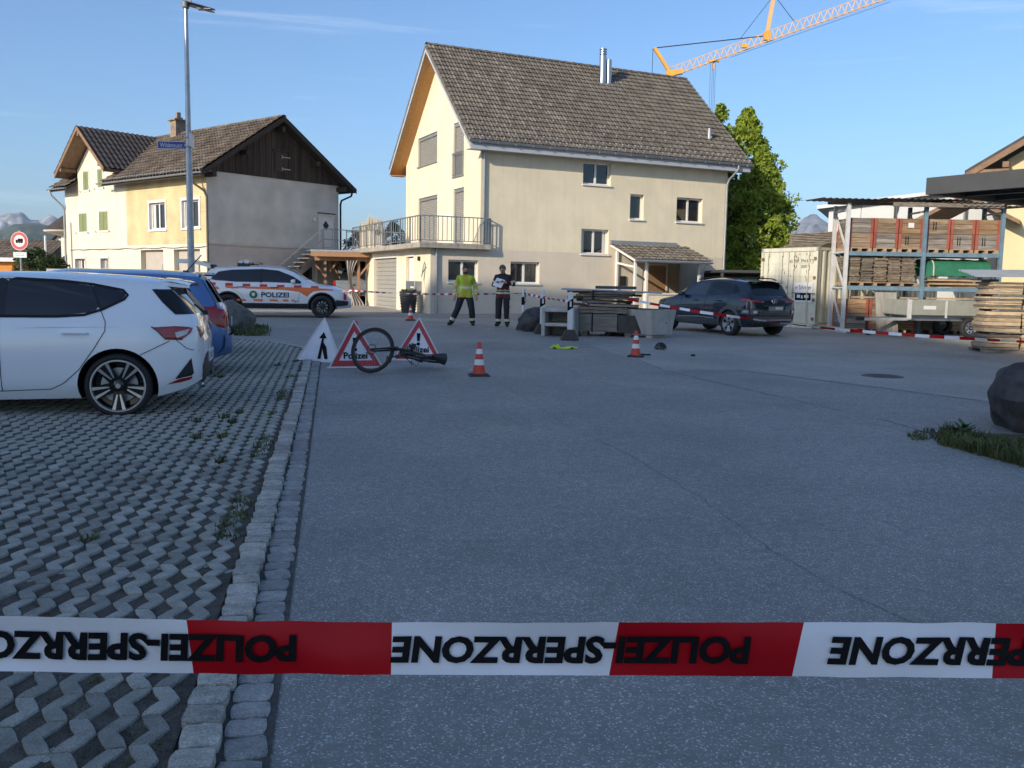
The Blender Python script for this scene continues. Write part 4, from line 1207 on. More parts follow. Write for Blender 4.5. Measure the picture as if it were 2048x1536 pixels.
hr.build('handrail', M_galv, ST)
# ------------------------------------------------------------------ unseen buildings added left and behind, shaped so that their shade lies over the street
def block(name, label, latc, sh0, sh1, half, zpeak, pitch, m, mr, right=None):
    """gabled building whose ridge runs along the sun's azimuth"""
    sd = Vector((cos(SUN_AZ), sin(SUN_AZ), 0)); lt = Vector((-sin(SUN_AZ), cos(SUN_AZ), 0))
    o = empty(name, (0, 0, 0)); tag(o, label, 'building')
    right = right or half; ze = zpeak - pitch * half; zr_ = zpeak - pitch * right
    P = lambda l, s, z: sd * s + lt * (latc + l) + Vector((0, 0, z))
    mb = MB()
    for s in (sh0, sh1):
        mb.poly([P(-half, s, -1), P(right, s, -1), P(right, s, zr_), P(0, s, zpeak), P(-half, s, ze)])
    for l, zz in ((-half, ze), (right, zr_)): mb.quad(P(l, sh0, -1), P(l, sh1, -1), P(l, sh1, zz), P(l, sh0, zz))
    mb.build('wall', m, o, fixn=True)
    rf = MB(); ov = 0.25
    for l, zz in ((-half - .3, ze), (right + .3, zr_)):
        rf.prism([P(0, sh0 - ov, zpeak + .02), P(l, sh0 - ov, zz + .02 - pitch * .3), P(l, sh0 - ov, zz + .16 - pitch * .3), P(0, sh0 - ov, zpeak + .16)], sd * (sh1 - sh0 + 2 * ov))
    rf.build('roof', mr, o)
    wn_ = MB(); 
    n = int(half * 2 / 3)
    for st in range(6):
        for i in range(n):
            l = -half + 1.5 + i * 3.0
            if l + 1.2 > half or 1.2 + st * 2.8 + 1.5 > ze: continue
            wmb = MB(); c = [P(l + a, sh0 - d, 1.2 + st * 2.8 + b) for b in (0, 1.3) for d in (0.0, 0.04) for a in (0, 1.2)]
            wmb.v += c
            for f in ((0, 2, 3, 1), (4, 5, 7, 6), (0, 1, 5, 4), (2, 6, 7, 3), (0, 4, 6, 2), (1, 3, 7, 5)): wmb.f.append(f); wmb.m.append(0)
            wmb.build('window', M_glass, o, fixn=True)
    return o
block('unseen_shade_house', 'tall white gabled house added unseen left of the parking for its shade', -22.2, 30.0, 42.0, 6.6, 24.1, 0.75, M_white, M_oldtile)
block('unseen_shade_block', 'broad white block added unseen far behind the paved parking for its shade', -13.0, 40.0, 54.0, 7.0, 28.0, 0.49, M_white, M_oldtile, right=24.0)

# ------------------------------------------------------------------ timber carport between the houses
M_timber = mat('orange_timber', (0.30, 0.165, 0.085), 0.7, var=0.25, scale=5, stretch=(6, 6, 1), rnd=0.1)
M_tarp_grey = mat('grey_curtain', (0.36, 0.33, 0.31), 0.8, var=0.15, scale=4)
CP = empty('carport', (-8.95, 41.6, 0), radians(6)); tag(CP, 'open timber carport with flat roof between the two houses', 'carport')
cwid, cdep = 2.25, 6.0
MB().box(-.35, -.35, 2.86, cwid + .1, cdep, 2.94).build('roof', M_zinc, CP)
MB().box(-.33, -.34, 2.64, cwid + .08, -.28, 2.86).build('fascia', M_timber, CP)
for i in range(6):
    MB().box(-.2 + i * .46, -.27, 2.66, -.12 + i * .46, cdep, 2.84).build('rafter', M_timber, CP)
MB().box(-.2, .05, 2.46, cwid, .19, 2.65).build('beam', M_timber, CP)
for (x, y) in ((1.72, .06), (-.05, 2.6), (.55, 4.2)):
    MB().box(x, y, 0.3, x + .13, y + .13, 2.46).bar((x + .07, y + .07, 1.75), (x + .62, y + .07, 2.44), .09).bar((x + .07, y + .07, 1.75), (x - .5, y + .07, 2.44), .09).build('post', M_timber, CP)
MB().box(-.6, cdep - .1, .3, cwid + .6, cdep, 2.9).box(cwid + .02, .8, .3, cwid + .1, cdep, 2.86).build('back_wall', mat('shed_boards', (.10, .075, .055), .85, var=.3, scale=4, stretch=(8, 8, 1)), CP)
ct = MB().grid(lambda a, b: (1.20 + a * (.55 - .38 * sin(pi * min(1, b * 1.1))) + .30 * b, -.02 + .07 * sin(a * 24), 2.5 - 2.15 * b), 18, 10)
ct.build('curtain', M_tarp_grey, CP, smooth=True)

# ------------------------------------------------------------------ reed bundles stored on the balcony
M_reed = mat('dry_reed', (0.52, 0.46, 0.36), 0.9, var=0.25, scale=12, stretch=(8, 8, 1))
rr = random.Random(2)
for k, (y, r, h, lab) in enumerate(((8.9, .42, 1.25, 'tall bundle of pale reeds at the outer corner of the balcony'), (8.05, .36, 1.35, 'pale reed bundle with ragged tips leaning behind the balcony rail'), (7.3, .25, 0.95, 'shorter reed bundle next to the two tall ones on the balcony'))):
    mb = MB()
    for i in range(90):
        a = rr.uniform(0, 2 * pi); q = r * sqrt(rr.random()); hh = h * rr.uniform(.82, 1.08) * (1.1 if rr.random() < .12 else 1)
        mb.tube([(q * cos(a), q * sin(a), 0), (q * 1.05 * cos(a), q * 1.05 * sin(a), hh)], [.028, .008], 4)
    mb.lathe([(r * .97, .02), (r * 1.0, h * .6)], 14)
    o = mb.build('reed_bundle', M_reed); o.matrix_world = Matrix.Translation((-3.17, 34.37, 0)) @ Matrix.Rotation(HY, 4, 'Z') @ Matrix.Translation((.15, y, 3.03))
    tag(o, lab, 'reed bundle', 'reed bundles on the balcony')

# ------------------------------------------------------------------ hall, yellow building and steel canopy on the right
M_metalwall = mat('grey_cladding', (0.40, 0.42, 0.43), 0.5, 0.3, var=0.06, scale=1)
HALL = empty('storage_hall', (14.75, 43.0, 0), radians(-24)); tag(HALL, 'large light grey metal hall behind the storage rack', 'hall')
hx0, hx1, hy = 0.0, 20.0, 0.0
ztop = lambda x: 5.35 + (x - hx0) * 0.11
for i in range(14):
    a = hx0 + i * (hx1 - hx0) / 14; b = hx0 + (i + 1) * (hx1 - hx0) / 14
    MB().prism([(a + .01, hy, .3), (b - .01, hy, .3), (b - .01, hy, ztop(b)), (a + .01, hy, ztop(a))], (0, .08, 0)).build('cladding_panel', M_metalwall, HALL)
MB().box(hx0 + .5, hy + .08, .3, hx1, hy + 14, 5.2).build('body', M_metalwall, HALL)
MB().prism([(hx0 - .5, hy - .4, ztop(hx0 - .5)), (hx1, hy - .4, ztop(hx1)), (hx1, hy - .4, ztop(hx1) + .16), (hx0 - .5, hy - .4, ztop(hx0 - .5) + .16)], (0, 15, 0)).build('roof', M_zinc, HALL)
for x in (hx0 + 2.9, hx0 + 5.8, hx0 + 8.6):
    MB().tube([(x, hy - .3, ztop(x) - .1), (x, hy - .25, ztop(x) - .35), (x, hy - .08, ztop(x) - .6), (x, hy - .08, .4)], .07, 8).build('downpipe', M_stain, HALL, smooth=True)
MB().tube([(hx0 + 5.4, hy + 2, ztop(hx0 + 5.4)), (hx0 + 5.4, hy + 2, ztop(hx0 + 5.4) + .9)], .1, 8).build('vent_pipe', M_stain, HALL, smooth=True)

M_ochre = mat('ochre_render', (0.62, 0.52, 0.31), 0.9, var=0.08, scale=0.8, bump=0.25, bscale=60)
YB = empty('ochre_building', (17.9, 33.5, 0), radians(-32)); tag(YB, 'ochre rendered building with wooden eaves beyond the canopy', 'building')
yp = 0.62
MB().poly([(0, 0, 0), (16, 0, 0), (16, 0, 6.35 + 8 * yp * .9), (8, 0, 6.35 + 8 * yp), (0, 0, 6.35)]).quad((0, 0, 0), (0, 12, 0), (0, 12, 6.35), (0, 0, 6.35)).build('wall', M_ochre, YB)
yr = MB().prism([(-1.3, -.8, 6.35 - 1.3 * yp + .25), (8, -.8, 6.35 + 8 * yp + .25), (8, -.8, 6.35 + 8 * yp + .40), (-1.3, -.8, 6.35 - 1.3 * yp + .40)], (0, 13, 0)).build('roof', M_darktile, YB)
yb = MB().prism([(-1.35, -.85, 6.35 - 1.35 * yp + .05), (8, -.85, 6.35 + 8 * yp + .05), (8, -.85, 6.35 + 8 * yp + .28), (-1.35, -.85, 6.35 - 1.35 * yp + .28)], (0, .06, 0))
yb.box(-.9, -.8, 5.75, .12, -.62, 5.95).bar((-.8, -.7, 5.7), (.0, -.05, 5.0), .12).box(-.1, -.8, 6.0, .1, .02, 6.2)
yb.build('eave_beams', M_oldwood, YB)
# lower lean-to roof in front of it
MB().prism([(-3.2, -1.2, 4.0), (-1.2, -1.2, 5.1), (-1.2, -1.2, 4.95), (-3.2, -1.2, 3.85)], (0, 4, 0)).prism([(.6, -1.2, 4.1), (-1.2, -1.2, 5.1), (-1.2, -1.2, 4.95), (.6, -1.2, 3.95)], (0, 4, 0)).build('lean_to_roof', M_oldwood, YB)

M_dsteel = mat('dark_grey_steel', (0.060, 0.064, 0.064), 0.55, 0.2, var=0.12, scale=1.5)
CAN = empty('steel_canopy', (8.95, 20.0, 0), 0); tag(CAN, 'dark steel flat canopy projecting over the yard', 'canopy')
e1 = Vector((.55, -.835, 0)).normalized(); e2 = Vector((.835, .55, 0)).normalized()
zc = 3.62
def cpt(a, b, z): return e1 * a + e2 * b + Vector((0, 0, z))
MB().prism([cpt(0, 0, zc), cpt(9, 0, zc), cpt(9, .12, zc), cpt(0, .12, zc)], (0, 0, .36)).build('fascia', M_dsteel, CAN)
MB().prism([cpt(0, .12, zc), cpt(.12, .12, zc), cpt(.12, 8, zc), cpt(0, 8, zc)], (0, 0, .36)).build('side_fascia', M_dsteel, CAN)
MB().prism([cpt(.12, .12, zc + .24), cpt(9, .12, zc + .24), cpt(9, 8, zc + .24), cpt(.12, 8, zc + .24)], (0, 0, .08)).build('roof', M_dsteel, CAN)
for b in (1.3, 2.6, 3.9, 5.2, 6.5, 7.6):
    MB().prism([cpt(.12, b, zc + .04), cpt(9, b, zc + .04), cpt(9, b + .1, zc + .04), cpt(.12, b + .1, zc + .04)], (0, 0, .2)).build('rafter', M_dsteel, CAN)
for a in (2.2, 4.6): MB().tube([cpt(a, .3, zc + .0), cpt(a, 7.8, zc + .0)], .05, 8).build('tie_rod', M_galv, CAN)
MB().bar(cpt(4.5, 6.0, -.1 + .2), cpt(4.5, 6.0, zc), .2, .2).bar(cpt(4.5, 2.0, zc - .05), cpt(4.5, 6.0, 2.4), .12).build('post', M_dsteel, CAN)

# ------------------------------------------------------------------ far left: roofs, hedge
FR = empty('low_brown_house', (0, 0, 0)); tag(FR, 'low house with long brown roof behind the no-lorries sign', 'house')
a, b = at_depth(-120, 470, 62), at_depth(112, 485, 62)
MB().prism([(a.x, 60, 2.0), (b.x - .8, 60, 2.0), (b.x - .8, 60, .5), (a.x, 60, .5)], (0, 7, 0)).build('wall', M_whitewall, FR)
tmb = MB(); tile_field(tmb, Vector((a.x, 59.2, 1.9)), Vector((1, 0, 0)), Vector((0, 4.3, 2.1)).normalized(), b.x - a.x, 4.78, .3, .04, .35, .03)
tmb.build('roof', M_oldtile, FR)
MB().quad((a.x, 63.5, 4.0), (b.x, 63.5, 4.0), (b.x, 67.8, 1.9), (a.x, 67.8, 1.9)).poly([(b.x, 59.2, 1.9), (b.x, 63.5, 4.0), (b.x, 67.8, 1.9)]).build('rear_roof', M_oldtile, FR)
c = at_depth(91, 490, 60.5); MB().tube([(c.x, 60.5, 2.3), (c.x, 60.5, 4.2)], .07, 6).build('flue_pipe', M_white, FR)
c = at_depth(45, 482, 63); MB().tube([(c.x, 63, 3.6), (c.x, 63, 4.5)], .06, 6).build('chimney', M_dark, FR)
FW = empty('white_gabled_house', (0, 0, 0)); tag(FW, 'small white gabled house far behind the brown roof', 'house')
c = at_depth(112, 505, 75)
MB().poly([(c.x - 2.6, 75, .5), (c.x + 3, 75, .5), (c.x + 3, 75, 2.2), (c.x + .2, 75, 4.8), (c.x - 2.6, 75, 2.2)]).build('wall', M_white, FW)
MB().prism([(c.x - 2.9, 74.7, 2.0), (c.x + .2, 74.7, 4.9), (c.x + .2, 74.7, 5.05), (c.x - 2.9, 74.7, 2.15)], (0, 6, 0)).prism([(c.x + 3.3, 74.7, 2.0), (c.x + .2, 74.7, 4.9), (c.x + .2, 74.7, 5.05), (c.x + 3.3, 74.7, 2.15)], (0, 6, 0)).build('roof', M_darktile, FW)
OS = empty('orange_shed', (0, 0, 0)); tag(OS, 'small building with orange wall and white flat roof edge', 'shed')
c = at_depth(-10, 530, 48); MB().box(c.x - 3, 48, .4, c.x + .9, 51, 2.25).build('wall', mat('orange_wall', (.55, .22, .04), .8), OS); MB().box(c.x - 3.2, 47.6, 2.25, c.x + 1.2, 51.3, 2.45).build('roof', M_white, OS)
# white shed and round eave next to the old house
WS = empty('white_shed', (0, 0, 0)); tag(WS, 'white lean-to shed at the corner of the old house', 'shed')
c = at_depth(118, 520, 51); d = at_depth(134, 495, 51)
MB().poly([(c.x - .3, 51, .4), (d.x + 2, 51, .4), (d.x + 2, 51, 3.5), (c.x - .3, 51, 1.95)]).build('wall', M_whitewall, WS)
MB().prism([(c.x - .9, 50.8, 1.75), (d.x + 2, 50.8, 3.75), (d.x + 2, 50.8, 3.9), (c.x - .9, 50.8, 1.9)], (0, 3, 0)).build('roof', M_darktile, WS)
TS = empty('round_bay', (-25.25, 52.0, 0)); tag(TS, 'round bay with dark tiled roof showing behind the old house corner', 'building')
MB().lathe([(1.52, 4.12), (0.25, 5.15), (0, 5.15)], 22).build('roof', M_darktile, TS)
MB().lathe([(1.52, 4.11), (1.46, 4.02), (1.0, 3.86), (.62, 3.80), (.6, .5)], 22).build('wall', M_whitewall, TS, smooth=True, angle=30)

# ------------------------------------------------------------------ tower crane
M_crane = mat('crane_yellow', (0.66, 0.33, 0.05), 0.55, var=0.12, scale=1)
M_cranejib = mat('crane_pale', (0.66, 0.40, 0.17), 0.55, var=0.1, scale=1)
CRN = empty('tower_crane', (0, 0, 0)); tag(CRN, 'yellow tower crane with raised lattice jib behind the tiled roof', 'crane')
CYD = 80.0
def cpx(u, v): return at_depth(u, v, CYD)
def truss(mb, A, B, h0, h1, n, w=.55, r=.034):
    A, B = Vector(A), Vector(B); d = (B - A).normalized(); upv = Vector((-d.z, 0, d.x)) if abs(d.x) > .01 else Vector((1, 0, 0))
    if upv.z < 0: upv = -upv
    prev = None
    for i in range(n + 1):
        t = i / n; p = A.lerp(B, t); h = h0 + (h1 - h0) * t
        q = (p + Vector((0, -w / 2, 0)), p + Vector((0, w / 2, 0)), p + upv * h)
        if prev:
            for a, b in zip(prev, q): mb.bar(a, b, r * 1.6)
            mb.bar(prev[0], q[2], r); mb.bar(prev[1], q[2], r); mb.bar(prev[0], q[1], r)
        mb.bar(q[0], q[1], r); mb.bar(q[0], q[2], r)
        prev = q
jm = MB(); truss(jm, cpx(1345, 152), cpx(1535, 83), .75, .75, 14); truss(jm, cpx(1535, 83), cpx(1900, -48), .8, .8, 26)
jm.build('jib', M_cranejib, CRN)
sm_ = MB().bar(cpx(1342, 148), cpx(1309, 96), .38, .25).bar(cpx(1333, 148), cpx(1365, 143), .6, .4)
sm_.bar(cpx(1334, 152), cpx(1334, 400), 1.0, 1.0); sm_.build('counter_strut', M_crane, CRN)
MB().bar(cpx(1532, 78), cpx(1548, -10), .30, .25).build('jib_strut', M_cranejib, CRN)
MB().cbox(cpx(1534, 72), (.55, .4, .7)).cbox(cpx(1488, 92), (.5, .35, .3)).cbox(cpx(1315, 152), (.8, .5, .25)).build('joint_block', M_crane, CRN)
rp = MB().bar(cpx(1309, 96), cpx(1528, 72), .07).bar(cpx(1306, 97), cpx(1304, 152), .04).bar(cpx(1548, -10), cpx(1480, 78), .04).bar(cpx(1552, -5), cpx(1590, 45), .04).bar(cpx(1460, 115), cpx(1780, 4), .025)
for k in (-3, 1, 4, 7): rp.bar(cpx(1424 + k, 128), cpx(1421 + k, 232), .022)
rp.build('rope', M_dark, CRN)
MB().cbox(cpx(1428, 122), (.9, .4, .14)).bar(cpx(1427, 125), cpx(1427, 139), .15, .15).build('trolley', M_crane, CRN)
# ================================================================== VEHICLES
M_rubber = mat('tyre_rubber', (0.018, 0.018, 0.019), 0.75, var=0.2, scale=8)
M_cglass = mat('car_glass', (0.010, 0.012, 0.014), 0.03, var=0.3, scale=1.5, spec=0.7)
M_blackpl = mat('black_plastic', (0.022, 0.022, 0.024), 0.5, var=0.1, scale=4)
M_gloss = mat('gloss_black', (0.012, 0.012, 0.013), 0.12, var=0.1, scale=2)
M_gap = mat('panel_gap', (0.012, 0.012, 0.014), 0.9, var=0.1)
M_red = mat('tail_lamp_red', (0.33, 0.012, 0.014), 0.10, var=0.35, scale=14, coat=0.6)
M_lampc = mat('lamp_clear', (0.55, 0.50, 0.48), 0.08, 0.2, var=0.3, scale=18, coat=0.5)
M_alloy = mat('alloy_rim', (0.52, 0.53, 0.55), 0.28, 0.85, var=0.06, scale=3)
M_arim = mat('dark_rim', (0.028, 0.028, 0.030), 0.35, 0.3, var=0.1, scale=3)
M_plate = mat('number_plate', (0.66, 0.67, 0.70), 0.4, var=0.05, scale=5)
M_chrome = mat('chrome', (0.62, 0.63, 0.65), 0.12, 1.0, var=0.04, scale=3)

class Car:
    """lofted body with conforming windows, lamps and panel gaps. x forward, origin on the ground under the rear axle."""
    def __init__(s, name, label, cat, paint, K, wb, r, archr=None, group=None, side='both'):
        s.root = empty(name); tag(s.root, label, cat, group)
        s.K = {k: pchip(v) for k, v in K.items()}
        s.x0, s.x1 = K['T'][0][0], K['T'][-1][0]
        s.wb, s.r = wb, r
        s.paint = paint
        s._loft(archr or r + 0.055)
    def section(s, x, shrink=1.0):
        k = s.K
        T, B, wm, zb, wr, cr_ = k['T'](x), k['B'](x), k['wm'](x), k['zb'](x), k['wr'](x), k['cr'](x)
        Zr = T - cr_; zb = min(zb, Zr - 0.03); wb_ = wm - k['sh'](x) if 'sh' in k else wm - 0.035
        wr = min(wr, wb_ - 0.005)
        pts = []
        for i in range(8):
            q = i / 7; pts.append((wr * q, T - cr_ * q ** 2.6))
        for i in range(1, 7):
            q = i / 6; bul = 0.014 * sin(pi * q)
            pts.append((wr + (wb_ - wr) * q + bul, Zr + (zb - Zr) * q))
        zm = B + (zb - B) * 0.52; wl_ = wm - 0.05
        f = pchip([(B, wl_ - 0.05), (B + 0.06, wl_ - 0.01), (B + (zb - B) * 0.22, wm - 0.016), (zm, wm), (B + (zb - B) * 0.80, wm - 0.008), (zb, wb_)]) if zb - B > 0.2 else pchip([(B, wl_ - 0.03), (zb, wb_)])
        for i in range(1, 11):
            z = zb + (B - zb) * i / 10; pts.append((f(z), z))
        pts += [(wl_ * 0.6, B - 0.01), (0.0, B - 0.01)]
        return pts
    def _loft(s, ar):
        st = []
        n = 92
        xs = [s.x0 + (s.x1 - s.x0) * (0.5 - 0.5 * cos(pi * i / n)) * 0.55 + (s.x1 - s.x0) * 0.45 * i / n for i in range(n + 1)]
        half = [s.section(x) for x in xs]; m = len(half[0])
        mb = MB()
        for x, h in zip(xs, half):
            ring = [(y, z) for y, z in h] + [(-y, z) for y, z in h[-2:0:-1]]
            mb.v += [Vector((x, y, z)) for y, z in ring]
        R = 2 * m - 2
        for j in range(n):
            for i in range(R):
                b = (i + 1) % R
                mb.f.append((j * R + i, (j + 1) * R + i, (j + 1) * R + b, j * R + b)); mb.m.append(0)
        for j, sg in ((0, -1), (n, 1)):
            c = len(mb.v); ring = [mb.v[j * R + i] for i in range(R)]
            cen = sum(ring, Vector()) / R
            # slightly domed end cap in two rings
            inner = []
            for p in ring:
                q = cen.lerp(p, 0.7); inner.append(Vector((q.x + sg * 0.022, q.y, q.z)))
            mb.v += inner; mb.v.append(Vector((cen.x + sg * 0.028, cen.y, cen.z)))
            for i in range(R):
                b = (i + 1) % R
                f1 = (j * R + i, j * R + b, c + b, c + i); f2 = (c + i, c + b, c + R)
                if sg > 0: f1, f2 = f1[::-1], f2[::-1]
                mb.f += [f1[::-1], f2[::-1]] if False else [f1, f2]; mb.m += [0, 0]
        me = mb.mesh('body', s.paint, True, None)
        bm = bmesh.new(); bm.from_mesh(me); bmesh.ops.remove_doubles(bm, verts=bm.verts, dist=0.0005); bmesh.ops.recalc_face_normals(bm, faces=bm.faces); bm.to_mesh(me)
        s.bvh = BVHTree.FromBMesh(bm); bm.free()
        ob = bpy.data.objects.new('tmp', me); COL.objects.link(ob)
        # wheel housings
        cut = MB()
        for x in (0, s.wb):
            for sg in (-1, 1):
                Mx = Matrix.Translation((x, sg * 0.86, s.r)) @ Matrix.Rotation(pi / 2, 4, 'X')
                cut.lathe([(0, -.30), (ar, -.30), (ar, .30), (0, .30)], 40, M=Mx)
        cme = cut.mesh('cut', M_dark); bm = bmesh.new(); bm.from_mesh(cme); bmesh.ops.remove_doubles(bm, verts=bm.verts, dist=0.0005); bmesh.ops.recalc_face_normals(bm, faces=bm.faces); bm.to_mesh(cme); bm.free()
        co = bpy.data.objects.new('cut', cme); COL.objects.link(co)
        md = ob.modifiers.new('b', 'BOOLEAN'); md.operation = 'DIFFERENCE'; md.object = co; md.solver = 'EXACT'
        dg = bpy.context.evaluated_depsgraph_get(); dg.update()
        res = bpy.data.meshes.new_from_object(ob.evaluated_get(dg))
        bpy.data.objects.remove(ob); bpy.data.objects.remove(co)
        res.materials.clear(); res.materials.append(s.paint); res.materials.append(M_dark)
        for p in res.polygons:
            c = p.center; dark = 0
            for x in (0, s.wb):
                d = sqrt((c.x - x) ** 2 + (c.z - s.r) ** 2)
                if d < ar + 0.004 and abs(c.y) < 0.87 and (abs(p.normal.y) > 0.9 and abs(c.y) < 0.60 or abs(d - ar) < 0.006): dark = 1
            p.material_index = dark; p.use_smooth = True
        res.set_sharp_from_angle(angle=radians(38))
        s.body = link('body', res, s.root)
    # ---- projection helpers
    def hit(s, o, d):
        loc, n, i, dist = s.bvh.ray_cast(Vector(o), Vector(d)); return loc, n
    def side(s, x, z, sg, off):
        loc, n = s.hit((x, sg * 3, z), (0, -sg, 0))
        if loc is None: return Vector((x, sg * 0.5, z))
        return loc + Vector((0, sg, 0)) * off
    def back(s, y, z, off, sg=-1):
        loc, n = s.hit((-6 if sg < 0 else 9, y, z), (-sg, 0, 0))
        if loc is None: return Vector((s.x0 if sg < 0 else s.x1, y, z))
        return loc + Vector((sg, 0, 0)) * off
    def top(s, x, y, off):
        loc, n = s.hit((x, y, 4), (0, 0, -1))
        return (loc if loc is not None else Vector((x, y, 1))) + Vector((0, 0, off))
    def patch(s, name, poly, m, mode='L', off=0.005, nx=16, nz=12, parent=None, keep=None):
        """poly in (x,z) for sides 'L','R'; (y,z) for 'B' (rear) and 'F'; (x,y) for 'T'"""
        P = {'L': lambda a, b: s.side(a, b, 1, off), 'R': lambda a, b: s.side(a, b, -1, off), 'B': lambda a, b: s.back(a, b, off),
             'F': lambda a, b: s.back(a, b, off, 1), 'T': lambda a, b: s.top(a, b, off)}[mode]
        zs = [p[1] for p in poly]; z0, z1 = min(zs), max(zs)
        mb = MB(); rows = []
        for j in range(nz + 1):
            z = z0 + (z1 - z0) * (0.002 + 0.996 * j / nz); xs = []
            for (a, b) in zip(poly, poly[1:] + poly[:1]):
                if (a[1] - z) * (b[1] - z) <= 0 and a[1] != b[1]: xs.append(a[0] + (b[0] - a[0]) * (z - a[1]) / (b[1] - a[1]))
            if len(xs) >= 2: rows.append((z, min(xs), max(xs)))
        for (z, a, b) in rows:
            for i in range(nx + 1): mb.v.append(P(a + (b - a) * i / nx, z))
        for j in range(len(rows) - 1):
            for i in range(nx):
                k = j * (nx + 1) + i
                f = (k, k + 1, k + nx + 2, k + nx + 1)
                mb.f.append(f); mb.m.append(0)
        return mb.build(name, m, parent or s.root, smooth=True, angle=None)
    def sides(s, name, poly, m, **k):
        return [s.patch(name, poly, m, mode, **k) for mode in ('L', 'R')]
    def strip(s, name, pts, w, m, mode='L', off=0.006, parent=None, step=0.05):
        """thin strip following a polyline on the body"""
        dense = []
        for a, b in zip(pts[:-1], pts[1:]):
            n = max(1, int(sqrt((a[0] - b[0]) ** 2 + (a[1] - b[1]) ** 2) / step))
            for i in range(n): dense.append((a[0] + (b[0] - a[0]) * i / n, a[1] + (b[1] - a[1]) * i / n))
        dense.append(pts[-1])
        P = {'L': lambda a, b: s.side(a, b, 1, off), 'R': lambda a, b: s.side(a, b, -1, off), 'B': lambda a, b: s.back(a, b, off),
             'F': lambda a, b: s.back(a, b, off, 1), 'T': lambda a, b: s.top(a, b, off)}[mode]
        mb = MB()
        for i, p in enumerate(dense):
            a, b = dense[max(0, i - 1)], dense[min(len(dense) - 1, i + 1)]
            d = Vector((b[0] - a[0], b[1] - a[1])).normalized(); nn = (-d.y * w / 2, d.x * w / 2)
            mb.v += [P(p[0] + nn[0], p[1] + nn[1]), P(p[0] - nn[0], p[1] - nn[1])]
            if i: k = 2 * i; mb.f.append((k - 2, k - 1, k + 1, k)); mb.m.append(0)
        return mb.build(name, m, parent or s.root, smooth=True, angle=None)
    def gaps(s, lines, w=0.007):
        mbs = []
        for pts in lines:
            for mode in ('L', 'R'): s.strip('panel_gap', pts, w, M_gap, mode)
    def arch(s, name, x, r0, r1, m, a0=-8, a1=188, off=0.012):
        for sg in (1, -1):
            mb = MB()
            def f(a, b):
                th = radians(a0 + (a1 - a0) * a); rr = r0 + (r1 - r0) * b
                return s.side(x + rr * cos(th), max(s.r + rr * sin(th), 0.2), sg, off * (1 if 0 < b < 1 else .3))
            mb.grid(f, 30, 4); mb.build(name, m, s.root, smooth=True, angle=None)
    def text(s, txt, x, z, h, m, mode='L', off=0.008, w=None, name='lettering'):
        V, Fc, x0, x1, y0, y1 = text_mesh(txt, 1.0, True); k = h / (y1 - y0); kx = (w / (x1 - x0)) if w else k
        mb = MB()
        for (a, b) in V:
            a2 = (a - (x0 + x1) / 2) * kx; b2 = (b - y0) * k
            if mode == 'L': mb.v.append(s.side(x - a2, z + b2, 1, off))
            elif mode == 'R': mb.v.append(s.side(x + a2, z + b2, -1, off))
            elif mode == 'B': mb.v.append(s.back(x - a2, z + b2, off))
        mb.f += Fc; mb.m += [0] * len(Fc)
        return mb.build(name, m, s.root)
    def wheels(s, rim_r, width, style, track=0.78):
        tm, rm, mats = wheel_meshes(s.r, rim_r, width, style)
        for x in (0, s.wb):
            for sg in (1, -1):
                w = link('wheel', tm, s.root, (x, sg * track, s.r), (0, 0, 0 if sg > 0 else pi))
                link('rim', rm, w)
    def handle(s, x, z, sg, m, w=0.2):
        p = s.side(x, z, sg, 0.0); q = s.side(x + w, z, sg, 0.0)
        mb = MB().tube([p, p + Vector((0.02, sg * .03, .004)), q + Vector((-.02, sg * .03, .004)), q], .014, 6)
        mb.build('door_handle', m, s.root, smooth=True)
    def mirror(s, x, z, sg, m):
        p = s.side(x, z, sg, 0.0)
        mb = MB()
        c = p + Vector((0, sg * .12, .05))
        for i in range(1): mb.lathe([(0, -.09), (.06, -.085), (.085, -.04), (.09, .02), (.08, .05), (0, .06)], 14, M=Matrix.Translation(c) @ Matrix.Rotation(radians(90), 4, 'Y') @ Matrix.Diagonal((.8, 1.15, 1, 1)))
        mb.bar(p, c, .05, .03); mb.build('wing_mirror', m, s.root, smooth=True)

